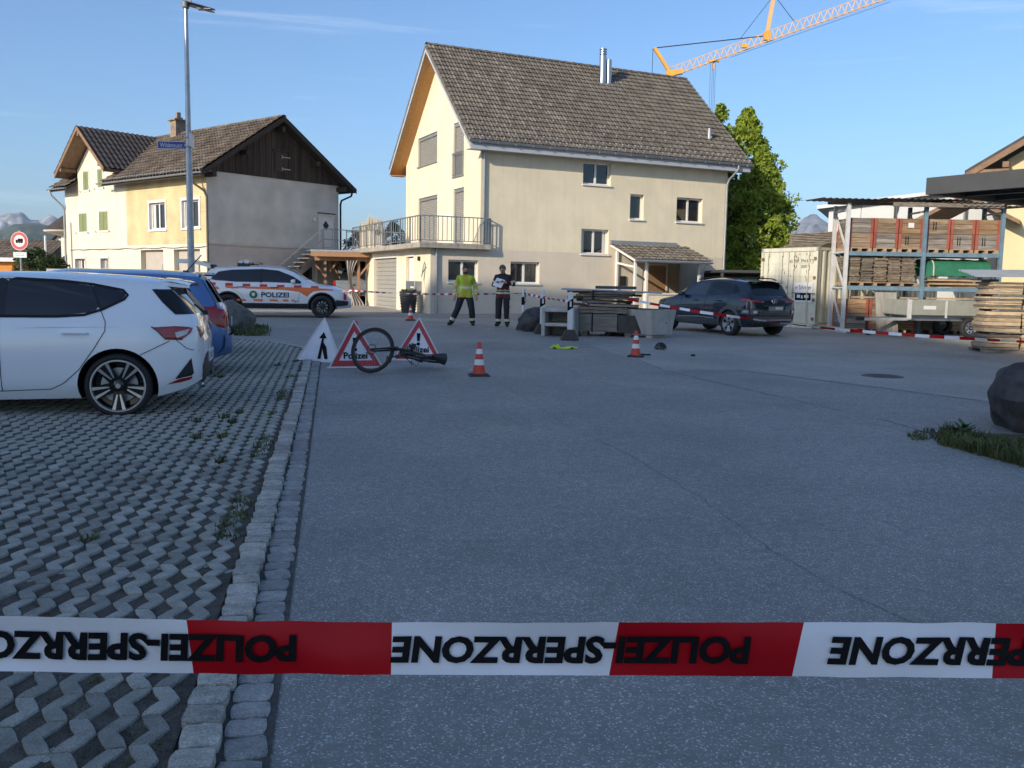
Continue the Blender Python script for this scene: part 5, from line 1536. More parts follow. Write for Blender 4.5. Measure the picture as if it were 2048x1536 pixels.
_wc = {}
def wheel_meshes(r, rim_r, width, style):
    key = (r, rim_r, width, style)
    if key in _wc: return _wc[key]
    h = width / 2
    R90 = Matrix.Rotation(-pi / 2, 4, 'X')     # z -> +y
    t = MB().lathe([(rim_r, -h * .8), (rim_r + .02, -h), (r - .03, -h * 1.0), (r - .008, -h * .82), (r, -h * .5), (r, h * .5), (r - .008, h * .82), (r - .03, h * 1.0), (rim_r + .02, h), (rim_r, h * .8)], 40, M=R90)
    tm = t.mesh('wheel', M_rubber, True, 50)
    k = MB()
    k.lathe([(rim_r + .004, h * .78), (rim_r + .004, h * .92), (rim_r - .012, h * .92), (rim_r - .02, h * .7), (rim_r - .03, -h * .2), (rim_r * .5, -h * .3), (0, -h * .3)], 40, M=R90, ms=[0, 0, 0, 1, 1, 1])
    # brake disc
    k.lathe([(rim_r * .68, h * .02), (rim_r * .68, h * .06), (.05, h * .06)], 30, m=2, M=R90)
    zf = h * .80
    def spoke(a, r0, w0, r1, w1, m, dz=0.0, th=.02, skew=0.0):
        Mx = R90 @ Matrix.Rotation(a, 4, 'Z')
        pts = [(r0, -w0 / 2, zf + dz - .012), (r1, -w1 / 2 + skew, zf + dz), (r1, w1 / 2 + skew, zf + dz), (r0, w0 / 2, zf + dz - .012)]
        k.prism([Mx @ Vector(p) for p in pts], (Mx.to_3x3() @ Vector((0, 0, -th))), m)
    if style == 'split5':
        for i in range(5):
            a = 2 * pi * i / 5 + pi / 2
            spoke(a, .05, .10, rim_r - .01, .14, 1, -.012)
            for sk in (-1, 1):
                spoke(a + sk * .15, .09, .012, rim_r - .008, .034, 0, .0, .02, sk * .012)
    elif style == 'dark':
        for i in range(10):
            spoke(2 * pi * i / 10, .04, .035, rim_r - .005, .045, 1, 0)
    elif style == 'aero':
        for i in range(5):
            a = 2 * pi * i / 5 + .3
            spoke(a, .045, .06, rim_r - .008, .14, 0, 0); spoke(a + .63, .05, .05, rim_r - .008, .10, 1, -.006)
    else:
        for i in range(7): spoke(2 * pi * i / 7, .045, .05, rim_r - .005, .06, 0, 0)
    k.lathe([(.06, zf - .03), (.058, zf + .004), (.03, zf + .012), (0, zf + .012)], 16, m=1, M=R90)
    k.lathe([(.026, zf + .0125), (.024, zf + .015), (0, zf + .015)], 12, m=0, M=R90)
    rm = k.mesh('rim', [M_alloy if style != 'dark' else M_arim, M_gloss, M_galv], True, 35)
    _wc[key] = (tm, rm, None)
    return _wc[key]

def mirror_keys(**k): return k

# ------------------------------------------------------------------ white hatchback
M_pwhite = mat('white_car_paint', (0.84, 0.86, 0.88), 0.25, var=0.01, scale=1, coat=1.0)
KW = dict(T=[(-.79, .84), (-.785, .93), (-.775, 0.99), (-.745, 1.05), (-.62, 1.22), (-.50, 1.345), (-.43, 1.39), (0, 1.432), (.8, 1.46), (1.5, 1.45), (1.95, 1.38), (2.45, 1.12), (2.75, .98), (3.2, .90), (3.42, .80), (3.5, .62)],
          B=[(-.79, .36), (-.6, .27), (-.3, .20), (2.6, .19), (3.2, .22), (3.5, .30)],
          wm=[(-.79, .62), (-.765, .72), (-.70, .80), (-.52, .865), (-.2, .905), (.6, .905), (2.4, .90), (3.0, .86), (3.3, .74), (3.5, .52)],
          zb=[(-.79, .90), (-.6, .97), (0, .985), (1.2, .96), (2.4, .92), (3.5, .8)],
          wr=[(-.79, .52), (-.72, .60), (-.5, .585), (.5, .60), (1.6, .60), (2.0, .63), (2.5, .74), (2.75, .77), (3.2, .72), (3.5, .42)],
          cr=[(-.79, .05), (-.5, .05), (0, .06), (1.6, .06), (2.2, .05), (3.5, .06)])
W = Car('white_hatchback', 'white five-door hatchback with black alloy wheels parked on the pavers', 'car', M_pwhite, KW, 2.64, .325)
W.wheels(.262, .235, 'split5', .785)
W.sides('window', [(1.02, 1.03), (1.02, 1.385), (.55, 1.362), (.28, 1.33), (.165, 1.10), (.32, 1.045), (.55, 1.03)], M_cglass)
W.sides('window', [(1.10, 1.03), (1.10, 1.387), (1.55, 1.375), (1.95, 1.25), (2.25, 1.03)], M_cglass)
W.sides('quarter_window', [(.245, 1.325), (-.03, 1.275), (-.075, 1.235), (-.05, 1.205), (.135, 1.10)], M_cglass)
W.sides('pillar_trim', [(1.02, 1.03), (1.02, 1.39), (1.10, 1.392), (1.10, 1.03)], M_gloss, off=.0055)
W.sides('pillar_trim', [(.165, 1.10), (.28, 1.335), (.245, 1.33), (.135, 1.10)], M_gloss, off=.0055)
for pts in ([(1.30, 1.022), (.55, 1.022), (.3, 1.038), (.13, 1.095), (-.06, 1.195), (-.09, 1.235), (-.04, 1.285), (.25, 1.34), (.55, 1.372), (1.2, 1.398)],): W.gaps([pts], .026)
W.gaps([[(.15, 1.09), (.10, .97), (.105, .88), (.20, .72), (.35, .50), (.50, .36), (.62, .30), (1.06, .285)], [(1.06, 1.02), (1.06, .285)], [(1.06, .285), (2.2, .285)], [(-.50, .78), (-.22, .64)]])
W.gaps([[(-.40, 1.36), (-.36, 1.30), (-.46, 1.18)]], .006)
# character line: no relief, its shade painted on as a thin darker strip
W.sides('painted_crease', [(.95, .905), (-.45, .925), (-.45, .932), (.95, .915)], mat('crease_shade_paint', (.60, .62, .66), .3, var=.01, coat=1.0), off=.003, nz=2)
for sg in (1, -1): W.handle(.26, .855, sg, M_pwhite, .24)
W.patch('rear_window', [(-.60, 1.05), (-.575, 1.33), (.575, 1.33), (.60, 1.05)], M_cglass, 'B', off=.006)
# black side vanes and roof spoiler
W.sides('rear_window_vane', [(-.50, 1.32), (-.31, 1.30), (-.42, 1.17), (-.55, 1.045), (-.74, 1.045), (-.62, 1.20)], M_gloss, off=.006)
sp = MB().grid(lambda a, b: ((-.40 - .27 * b, (a - .5) * (1.12 - .04 * b), 1.412 - .012 * b - .03 * abs(2 * a - 1) ** 3 - .035 * b * b)), 14, 6)
sp.grid(lambda a, b: ((-.67 + .16 * b, (a - .5) * 1.08, 1.355 - .03 * abs(2 * a - 1) ** 3 - .02 * b)), 14, 3, m=1)
for q in (0, 1): sp.quad(*[( -.40 - .27 * t, (q - .5) * (1.12 - .04 * t), z) for t, z in ((0, 1.38), (1, 1.335), (1, 1.31), (0, 1.33))], m=0)
sp.build('roof_spoiler', [M_pwhite, M_gloss], W.root, smooth=True, angle=60)
for sg in ('L', 'R'):
    W.patch('tail_lamp', [(-.33, .925), (-.39, .88), (-.46, .80), (-.62, .795), (-.70, .86), (-.72, .915), (-.56, .93)], M_red, sg, off=.010)
    W.patch('tail_lamp_insert', [(-.57, .81), (-.66, .845), (-.69, .90), (-.55, .865)], M_lampc, sg, off=.013, nx=6, nz=5)
    W.strip('tail_lamp_edge', [(-.33, .925), (-.39, .88), (-.46, .80), (-.62, .795)], .012, M_gloss, sg, off=.0125)
    W.patch('bumper_reflector', [(-.46, .33), (-.58, .385), (-.70, .405), (-.70, .375), (-.58, .345)], M_red, sg, off=.012, nx=8, nz=4)
    W.patch('bumper_vent', [(-.54, .385), (-.70, .60), (-.72, .42), (-.64, .395)], M_blackpl, sg, off=.009, nx=8, nz=8)
for sg in (-1, 1): W.patch('tail_lamp', [(sg * .72, .925), (sg * .36, .92), (sg * .40, .83), (sg * .66, .80)], M_red, 'B', off=.010, nx=8, nz=6)
W.patch('diffuser', [(-.55, .33), (-.62, .50), (-.40, .62), (.40, .62), (.62, .50), (.55, .33)], M_blackpl, 'B', off=.008)
pl = MB().box(-.835, -.26, .51, -.82, .26, .63).build('number_plate', M_plate, W.root)
tx = MB(); text_on(tx, 'SG 81752', (-.837, 0, .57), (0, -1, 0), (0, 0, 1), height=.065); tx.build('plate_lettering', M_gap, pl)
W.gaps([[(-.56, .79), (-.66, .70), (-.77, .665)]], .006)
for sg in (-1, 1): MB().lathe([(.055, -.06), (.06, 0), (.05, 0), (.048, -.05), (0, -.05)], 16, M=Matrix.Translation((-.80, sg * .52, .30)) @ Matrix.Rotation(-pi / 2, 4, 'Y') @ Matrix.Diagonal((.7, 1.3, 1, 1))).build('exhaust', M_chrome, W.root, smooth=True)
wp = MB().bar((-.77, .0, 1.04), (-.69, .28, 1.13), .02, .02).cbox((-.78, 0, 1.035), (.05, .06, .05)); wp.build('rear_wiper', M_blackpl, W.root)
for sg in (1, -1): W.mirror(2.02, 1.0, sg, M_pwhite)
W.patch('windscreen', [(-.58, 1.10), (-.52, 1.40), (.52, 1.40), (.58, 1.10)], M_cglass, 'F', off=.006)
tag(MB().lathe([(.042, 0), (.04, .006), (0, .006)], 16, M=Matrix.Translation((-.80, 0, .95)) @ Matrix.Rotation(-pi / 2, 4, 'Y')).build('badge', M_chrome, W.root))
p = ground_at(238, 836)
WD = atan2(-.24, -.97); WB = atan2(-.295, -.955)
put(W.root, p.x, p.y + .0, WD); _off = W.root.matrix_world @ Vector((0, .785 + .11, 0)); W.root.matrix_world = Matrix.Translation(Vector((p.x, p.y, gz(p.y))) - _off + W.root.matrix_world.translation) @ W.root.matrix_world.to_3x3().to_4x4()

# ------------------------------------------------------------------ blue small hatchback
M_pblue = mat('blue_car_paint', (0.10, 0.20, 0.42), 0.28, 0.35, var=0.04, scale=1, coat=1.0)
KB = dict(T=[(-.78, .70), (-.765, .93), (-.74, 1.00), (-.66, 1.10), (-.50, 1.36), (-.42, 1.44), (-.35, 1.465), (.4, 1.50), (1.2, 1.50), (1.7, 1.43), (2.15, 1.15), (2.5, 1.00), (2.9, .92), (3.1, .8), (3.2, .6)],
          B=[(-.78, .34), (-.5, .25), (-.3, .20), (2.4, .19), (3.2, .28)],
          wm=[(-.78, .62), (-.74, .72), (-.62, .79), (-.3, .82), (1, .825), (2.3, .82), (2.9, .76), (3.2, .5)],
          zb=[(-.78, .95), (0, .99), (1.5, .96), (3.2, .85)],
          wr=[(-.78, .52), (-.5, .56), (0, .57), (1.5, .57), (2.2, .68), (2.5, .70), (3.0, .62), (3.2, .4)],
          cr=[(-.78, .05), (0, .06), (1.6, .06), (3.2, .06)])
Bc = Car('blue_hatchback', 'blue small hatchback parked beside the white car', 'car', M_pblue, KB, 2.45, .30)
Bc.wheels(.21, .20, 'star', .72)
Bc.sides('window', [(.85, 1.04), (.85, 1.41), (.25, 1.40), (.0, 1.36), (.0, 1.06)], M_cglass)
Bc.sides('window', [(.93, 1.04), (.93, 1.41), (1.5, 1.37), (1.95, 1.10), (1.98, 1.04)], M_cglass)
Bc.sides('quarter_window', [(-.05, 1.10), (-.05, 1.36), (-.22, 1.33), (-.30, 1.20)], M_cglass)
Bc.gaps([[(.89, 1.03), (.89, .28)], [(-.04, 1.05), (-.02, .85), (.30, .45), (.42, .30), (1.9, .28)], [(-.40, 1.45), (-.52, 1.22), (-.62, 1.02), (-.64, .80)]])
Bc.patch('rear_window', [(-.50, 1.05), (-.53, 1.16), (-.48, 1.40), (.48, 1.40), (.53, 1.16), (.50, 1.05)], M_cglass, 'B', off=.006)
Bc.sides('rear_window_edge', [(-.53, 1.34), (-.47, 1.38), (-.62, 1.05), (-.70, 1.05)], M_cglass, off=.006)
for sg in ('L', 'R'): Bc.patch('tail_lamp', [(-.40, 1.00), (-.62, 1.02), (-.74, .80), (-.74, .70), (-.64, .72), (-.50, .84)], M_red, sg, off=.010)
for sg in (-1, 1):
    Bc.patch('tail_lamp', [(sg * .78, 1.00), (sg * .58, .98), (sg * .62, .72), (sg * .78, .72)], M_red, 'B', off=.010)
    Bc.patch('tail_lamp_insert', [(sg * .66, .86), (sg * .60, .85), (sg * .63, .76), (sg * .68, .76)], M_lampc, 'B', off=.012, nx=4, nz=4)
Bc.patch('bumper', [(-.74, .34), (-.76, .60), (.76, .60), (.74, .34)], M_pblue, 'B', off=.045)
MB().box(-.83, -.26, .70, -.815, .26, .82).build('number_plate', M_plate, Bc.root)
MB().tube([(-.2, 0, 1.47), (-.42, 0, 1.72)], .008, 5).cbox((-.2, 0, 1.475), (.08, .05, .04)).build('aerial', M_blackpl, Bc.root)
for sg in (1, -1): Bc.mirror(1.85, 1.05, sg, M_pblue)
put(Bc.root, -4.95, 13.1, WB)

# ------------------------------------------------------------------ black hatchback, only its tail shows
M_pblack = mat('black_car_paint', (0.010, 0.010, 0.012), 0.2, var=0.05, scale=1, coat=1.0)
KK = {k: [(x, v) for x, v in v_] for k, v_ in KB.items()}
Kc = Car('black_hatchback', 'black hatchback showing its rear window behind the blue car', 'car', M_pblack, KK, 2.45, .30)
Kc.wheels(.21, .20, 'star', .72)
Kc.patch('rear_window', [(-.52, 1.05), (-.50, 1.40), (.50, 1.40), (.52, 1.05)], mat('bright_rear_glass', (.02, .02, .022), .02, spec=1.0), 'B', off=.006)
Kc.sides('window', [(.85, 1.04), (.85, 1.41), (.0, 1.36), (.0, 1.06)], M_cglass)
for sg in ('L', 'R'): Kc.patch('tail_lamp', [(-.45, 1.00), (-.66, 1.02), (-.74, .76), (-.60, .78)], M_red, sg, off=.010)
sp = MB().grid(lambda a, b: ((-.34 - .30 * b, (a - .5) * 1.1, 1.475 - .02 * b - .03 * abs(2 * a - 1) ** 3)), 12, 4); sp.grid(lambda a, b: ((-.64 + .2 * b, (a - .5) * 1.06, 1.43 - .03 * abs(2 * a - 1) ** 3)), 12, 2); sp.build('roof_spoiler', M_pblack, Kc.root, smooth=True)
put(Kc.root, -6.0, 16.1, WB)

# ------------------------------------------------------------------ police estate (electric suv)
M_ppol = mat('police_white', (0.72, 0.73, 0.75), 0.28, var=0.02, scale=1, coat=1.0)
M_orange = mat('police_orange', (0.75, 0.16, 0.03), 0.45, var=0.06, scale=3)
M_pred = mat('police_red', (0.50, 0.025, 0.025), 0.45, var=0.06, scale=3)
KP = dict(T=[(-.98, .85), (-.965, 1.02), (-.93, 1.10), (-.80, 1.25), (-.66, 1.52), (-.55, 1.60), (0, 1.66), (.9, 1.70), (1.5, 1.68), (1.95, 1.58), (2.55, 1.24), (2.85, 1.12), (3.4, 1.04), (3.75, .92), (3.92, .74)],
          B=[(-.98, .40), (-.6, .32), (-.3, .26), (3.0, .26), (3.92, .34)],
          wm=[(-.98, .70), (-.93, .82), (-.75, .92), (-.2, .97), (1, .98), (3.0, .965), (3.5, .90), (3.8, .76), (3.92, .55)],
          zb=[(-.98, 1.05), (0, 1.12), (1.5, 1.08), (3.0, 1.0), (3.92, .85)],
          wr=[(-.98, .58), (-.6, .62), (0, .64), (1.6, .65), (2.2, .72), (2.8, .82), (3.5, .76), (3.92, .45)],
          cr=[(-.98, .05), (0, .06), (1.6, .06), (3.92, .07)])
Pc = Car('police_car', 'white police suv with orange and red stripes and open tailgate', 'police car', M_ppol, KP, 3.0, .375, .43)
Pc.wheels(.27, .25, 'dark', .84)
Pc.sides('window', [(1.02, 1.15), (1.02, 1.575), (.3, 1.565), (-.3, 1.48), (-.55, 1.26), (-.45, 1.19), (.2, 1.15)], M_cglass)
Pc.sides('window', [(1.10, 1.15), (1.10, 1.575), (1.55, 1.55), (2.05, 1.36), (2.35, 1.17), (2.30, 1.12)], M_cglass)
Pc.sides('pillar_trim', [(1.02, 1.14), (1.02, 1.58), (1.10, 1.58), (1.10, 1.14)], M_gloss, off=.0055)
Pc.arch('arch_cladding', 0, .42, .475, M_blackpl); Pc.arch('arch_cladding', 3.0, .42, .475, M_blackpl)
Pc.sides('sill_cladding', [(.44, .30), (.46, .47), (2.56, .47), (2.58, .30)], M_blackpl, off=.014)
Pc.sides('bumper_cladding', [(-.92, .42), (-.94, .62), (-.48, .60), (-.44, .40)], M_blackpl, off=.012)
Pc.sides('bumper_cladding', [(3.42, .38), (3.46, .60), (3.86, .56), (3.84, .42)], M_blackpl, off=.012)
Pc.gaps([[(1.06, 1.14), (1.10, .80), (1.06, .48)], [(.02, 1.15), (.10, .95), (.42, .75), (.50, .52)], [(2.30, 1.13), (2.28, .80), (2.22, .50)]])
for sg in ('L', 'R'):
    for i in range(7):
        x = -.62 + i * .545; Pc.patch('red_block', [(x, 1.02 - i * .006), (x, 1.12 - i * .012), (x + .24, 1.12 - i * .012), (x + .24, 1.02 - i * .006)], M_pred, sg, off=.007, nx=6, nz=3)
    Pc.patch('orange_band', [(-.62, .90), (-.58, 1.01), (-.30, 1.00), (-.26, .90)], M_orange, sg, off=.0065, nx=6, nz=4)
    Pc.patch('orange_band', [(-.05, .95), (-.08, 1.01), (.30, 1.005), (.34, .93)], M_orange, sg, off=.0065, nx=6, nz=4)
    Pc.patch('orange_band', [(.46, 1.00), (.60, .925), (1.70, .92), (2.25, .86), (2.52, .70), (2.62, .80), (2.80, .92), (3.35, .90), (3.40, .96), (2.40, 1.00)], M_orange, sg, off=.0065, nx=30, nz=10)
    for (a, b) in ((.30, .58), (.82, 1.12), (1.34, 1.60), (1.76, 1.94), (2.04, 2.12)):
        Pc.patch('orange_dash', [(a, .535), (a - .03, .60), (b - .03, .60), (b, .535)], M_orange, sg, off=.0065, nx=5, nz=2)
    Pc.text('POLIZEI', 1.50 if sg == 'R' else 1.50, .66, .165, mat('police_navy', (.012, .016, .04), .5), sg, w=.88)
    Pc.text('28 41', 2.18, .51, .05, M_gap, sg)
    dm = MB().lathe([(0, 0), (.13, 0)], 20)
    o = Pc.patch('emblem', [(.93 + .13 * cos(radians(t)) - (.12 if sg == 'L' else .12), .745 + .13 * sin(radians(t))) for t in range(0, 360, 20)], mat('emblem_green', (.015, .13, .06), .4, var=.35, scale=25), sg, off=.008)
    Pc.patch('emblem_shield', [(.76, .80), (.86, .80), (.855, .72), (.81, .68), (.765, .72)], M_white, sg, off=.010, nx=4, nz=4)
    Pc.text('Notruf 117', -.58, 1.19, .045, M_gap, sg)
for sg in (1, -1):
    Pc.handle(.30, .985, sg, M_blackpl, .24); Pc.handle(1.35, .985, sg, M_blackpl, .24); Pc.mirror(2.10, 1.14, sg, M_ppol)
    Pc.patch('head_lamp', [(sg * .55, .86), (sg * .80, .84), (sg * .78, .93), (sg * .55, .93)], M_lampc, 'F', off=.01, nx=6, nz=3)
Pc.sides('front_strip', [(3.70, .60), (3.70, .88), (3.78, .86), (3.80, .60)], M_pred, off=.012, nx=3, nz=6)
Pc.patch('windscreen', [(-.62, 1.24), (-.55, 1.60), (.55, 1.60), (.62, 1.24)], M_cglass, 'F', off=.006)
# light bar
lb = MB().tube([(.55, -.5, 1.80), (.55, .5, 1.80)], .085, 10); lb.tube([(.36, -.5, 1.79), (.36, .5, 1.79)], .06, 8)
lbo = lb.build('light_bar', mat('light_bar_clear', (.5, .55, .62), .12, .1, var=.35, scale=12, coat=.5), Pc.root, smooth=True, angle=50)
for y_ in (-.5, .42): MB().box(.25, y_, 1.66, .65, y_ + .08, 1.76).build('bracket', M_blackpl, lbo)
# open cargo area and raised tailgate hinged at the roof edge
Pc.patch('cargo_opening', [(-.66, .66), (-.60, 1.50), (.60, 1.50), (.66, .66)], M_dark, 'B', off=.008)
TG = empty('tailgate'); TG.parent = Pc.root; TG.location = (-.58, 0, 1.60); TG.rotation_euler = (0, radians(84), 0)
def tgp(t, y): # hanging shape: t 0..1 from hinge down, curved
    return Vector((-.10 - .26 * t - .06 * sin(pi * t), y * (.62 + .10 * t), -1.02 * t))
tg = MB().grid(lambda a, b: tgp(b, (a - .5) * 2), 12, 12, mf=lambda i, j: (2 if 1 <= j <= 4 and 1 <= i <= 10 else (1 if j in (6, 7, 9) else (0 if j != 11 else 3))))
tgi = MB().grid(lambda a, b: tgp(b, (a - .5) * 2) + Vector((.13, 0, 0)), 12, 12, m=3)
tg.add(tgi)
for q in (-1, 1): tg.grid(lambda a, b: tgp(b, q) + Vector((.13 * a, 0, 0)), 1, 12, m=0)
tg.grid(lambda a, b: tgp(1, (b - .5) * 2) + Vector((.13 * a, 0, 0)), 1, 12, m=3)
tg.build('panel', [M_ppol, M_orange, M_cglass, M_blackpl], TG, smooth=True, angle=60)
for q in (-1, 1): 
    MB().tube([tgp(.55, q) + Vector((.08, -q * .08, 0)), tgp(.9, q * 1.05) + Vector((.75, -q * .1, .3))], .014, 6).build('gas_strut', M_blackpl, TG)
p = ground_at(463, 633); q = ground_at(645, 635)
PD_ = atan2(q.y - p.y, q.x - p.x)
put(Pc.root, p.x - .12, p.y + .55, PD_)

# ------------------------------------------------------------------ dark suv
M_pdark = mat('dark_blue_paint', (0.020, 0.027, 0.043), 0.24, 0.4, var=0.05, scale=1, coat=1.0)
M_clad = mat('grey_cladding_plastic', (0.075, 0.082, 0.092), 0.5, var=0.08, scale=3)
KS = dict(T=[(-.80, .80), (-.785, .96), (-.76, 1.02), (-.66, 1.12), (-.50, 1.36), (-.40, 1.47), (-.30, 1.50), (.3, 1.545), (1.0, 1.555), (1.5, 1.51), (1.8, 1.43), (2.3, 1.14), (2.55, 1.04), (3.0, .98), (3.25, .88), (3.38, .68)],
          B=[(-.80, .40), (-.6, .32), (-.3, .24), (2.6, .24), (3.38, .34)],
          wm=[(-.80, .66), (-.75, .78), (-.6, .86), (-.2, .895), (1, .90), (2.6, .89), (3.1, .82), (3.38, .5)],
          zb=[(-.80, .98), (0, 1.04), (1.5, .99), (2.6, .94), (3.38, .82)],
          wr=[(-.80, .54), (-.5, .585), (0, .60), (1.5, .60), (2.1, .68), (2.5, .76), (3.1, .70), (3.38, .42)],
          cr=[(-.80, .05), (0, .06), (1.6, .06), (3.38, .06)])
Sc = Car('dark_suv', 'dark blue compact suv parked in front of the white container', 'car', M_pdark, KS, 2.6, .335, .375)
Sc.wheels(.225, .215, 'aero', .775)
Sc.sides('window', [(.90, 1.07), (.90, 1.44), (.40, 1.44), (.12, 1.40), (.02, 1.15), (.10, 1.08)], M_cglass)
Sc.sides('window', [(.98, 1.06), (.98, 1.44), (1.38, 1.40), (1.75, 1.22), (1.98, 1.05)], mat('side_glass_sky', (.05, .06, .065), .03, spec=.8))
Sc.sides('quarter_window', [(.06, 1.39), (-.10, 1.35), (-.30, 1.18), (-.02, 1.14)], M_gloss)
Sc.arch('arch_cladding', 0, .365, .46, M_clad); Sc.arch('arch_cladding', 2.6, .365, .46, M_clad)
Sc.sides('sill_cladding', [(.40, .27), (.42, .43), (2.18, .43), (2.20, .27)], M_clad, off=.012)
Sc.strip('sill_trim', [(.55, .45), (1.2, .47), (2.1, .44)], .03, M_alloy, 'L', off=.016); Sc.strip('sill_trim', [(.55, .45), (1.2, .47), (2.1, .44)], .03, M_alloy, 'R', off=.016)
Sc.gaps([[(.94, 1.06), (.96, .75), (.94, .40)], [(.0, 1.12), (.02, .95), (.34, .65), (.44, .45)], [(1.98, 1.04), (1.98, .8), (1.92, .45)]])
for sg in (1, -1): Sc.handle(.30, .93, sg, M_pdark); Sc.handle(1.25, .92, sg, M_pdark); Sc.mirror(1.90, 1.04, sg, M_pdark)
Sc.patch('rear_window', [(-.52, 1.10), (-.58, 1.20), (-.50, 1.40), (.50, 1.40), (.58, 1.20), (.52, 1.10)], M_cglass, 'B', off=.006)
for sg in ('L', 'R'):
    Sc.patch('tail_lamp', [(-.34, 1.01), (-.50, .96), (-.72, .93), (-.74, .99), (-.60, 1.02)], M_red, sg, off=.012, nz=6)
    Sc.patch('fog_lamp_housing', [(-.44, .60), (-.52, .74), (-.72, .74), (-.72, .60)], M_clad, sg, off=.014, nx=6, nz=6)
    Sc.patch('reversing_lamp', [(-.53, .64), (-.55, .70), (-.69, .70), (-.69, .64)], M_lampc, sg, off=.019, nx=5, nz=4)
for sg in (-1, 1):
    Sc.patch('tail_lamp', [(sg * .76, .98), (sg * .36, .945), (sg * .40, .91), (sg * .76, .92)], M_red, 'B', off=.012, nz=5)
    Sc.patch('fog_lamp_housing', [(sg * .80, .60), (sg * .58, .60), (sg * .60, .74), (sg * .80, .74)], M_clad, 'B', off=.014, nx=6, nz=6)
    Sc.patch('reversing_lamp', [(sg * .74, .63), (sg * .62, .63), (sg * .62, .70), (sg * .74, .70)], M_lampc, 'B', off=.018, nx=5, nz=4)
Sc.patch('bumper', [(-.70, .42), (-.72, .54), (.72, .54), (.70, .42)], M_clad, 'B', off=.03, nz=5)
Sc.strip('bumper_trim', [(-.6, .45), (.6, .45)], .04, M_alloy, 'B', off=.036)
Sc.patch('tailgate_recess', [(-.36, .68), (-.38, .84), (.38, .84), (.36, .68)], M_gloss, 'B', off=.010, nz=4)
MB().box(-.865, -.26, .70, -.85, .26, .81, 0).box(-.869, -.24, .735, -.866, .02, .80, 1).build('number_plate', [mat('dim_plate', (.20, .20, .215), .5), mat('plate_patch', (.62, .60, .48), .6)], Sc.root)
bd = MB().tube([( -.805, .11 * cos(t), .945 + .055 * sin(t)) for t in [2 * pi * i / 18 for i in range(19)]], .010, 5, cap=False).bar((-.808, .04, .985), (-.808, .02, .905), .014).bar((-.808, -.02, .985), (-.808, -.04, .905), .014).bar((-.808, .035, .945), (-.808, -.035, .945), .012)
bd.build('badge', M_chrome, Sc.root)
sp = MB().grid(lambda a, b: ((-.30 - .34 * b, (a - .5) * 1.14, 1.515 - .025 * b - .04 * abs(2 * a - 1) ** 3)), 12, 4); sp.grid(lambda a, b: ((-.64 + .2 * b, (a - .5) * 1.10, 1.455 - .04 * abs(2 * a - 1) ** 3)), 12, 2); sp.build('roof_spoiler', M_pdark, Sc.root, smooth=True)
rl = MB()
for sg in (-1, 1): rl.tube([(-.25, sg * .56, 1.50), (-.1, sg * .57, 1.545), (.9, sg * .575, 1.575), (1.45, sg * .565, 1.53), (1.6, sg * .56, 1.49)], .018, 6)
rl.build('roof_rail', M_blackpl, Sc.root, smooth=True)
MB().tube([(-.1, 0, 1.53), (-.2, 0, 1.62)], .02, 6).build('aerial', M_blackpl, Sc.root)
p = ground_at(1455, 671)
put(Sc.root, 0, 0, radians(119)); _o = Sc.root.matrix_world.to_3x3() @ Vector((0, .775 + .1, 0))
put(Sc.root, p.x - _o.x, p.y - _o.y, radians(119))

# ------------------------------------------------------------------ pickup under the carport, seen from behind
M_silver = mat('silver_paint', (0.30, 0.32, 0.34), 0.3, 0.5, var=0.05, scale=1, coat=.8)
PU = empty('pickup_truck'); tag(PU, 'silver pickup truck parked backwards under the timber carport', 'pickup truck')
pb = MB().box(-.8, -.90, .55, 1.2, -.84, 1.12).box(-.8, .84, .55, 1.2, .90, 1.12).box(-.8, -.84, .55, 1.2, .84, .60)
pb.build('cargo_bed', M_silver, PU, bevel=.02)
tgm = MB().box(-.86, -.80, .60, -.80, .80, 1.13).box(-.875, -.70, .70, -.86, .70, .78).box(-.875, -.70, 1.0, -.86, .70, 1.06)
tgo = tgm.build('tailgate', M_silver, PU, bevel=.012); MB().box(-.885, -.12, .88, -.86, .12, .96).build('handle', M_blackpl, tgo)
for sg in (-1, 1):
    MB().box(-.87, sg * .86 - .06, .66, -.78, sg * .86 + .06, 1.10).build('tail_lamp', M_red, PU, bevel=.012)
MB().box(-1.02, -.88, .42, -.80, .88, .56).build('bumper', M_chrome, PU, bevel=.02)
cbm = MB().prism([(1.2, -.86, .5), (3.6, -.86, .5), (3.6, -.86, 1.05), (2.9, -.86, 1.12), (2.3, -.70, 1.72), (1.4, -.70, 1.76), (1.2, -.78, 1.2)], (0, 1.60, 0))
cbm.build('cab', M_silver, PU, bevel=.03)
MB().quad((1.22, -.60, 1.22), (1.36, -.56, 1.66), (1.36, .56, 1.66), (1.22, .60, 1.22)).build('rear_window', M_cglass, PU)
MB().box(-.885, -.25, .60, -.862, .25, .70).build('number_plate', M_plate, PU)
tm_, rm_, _ = wheel_meshes(.37, .22, .24, 'star')
for x in (0, 3.0):
    for sg in (1, -1): w_ = link('wheel', tm_, PU, (x, sg * .76, .37), (0, 0, 0 if sg > 0 else pi)); link('rim', rm_, w_)
hp = Matrix.Translation((-3.17, 34.37, 0)) @ Matrix.Rotation(HY, 4, 'Z') @ Vector((2.0, 10.9, 0))
put(PU, -7.75, 43.9, radians(96), .0, False)
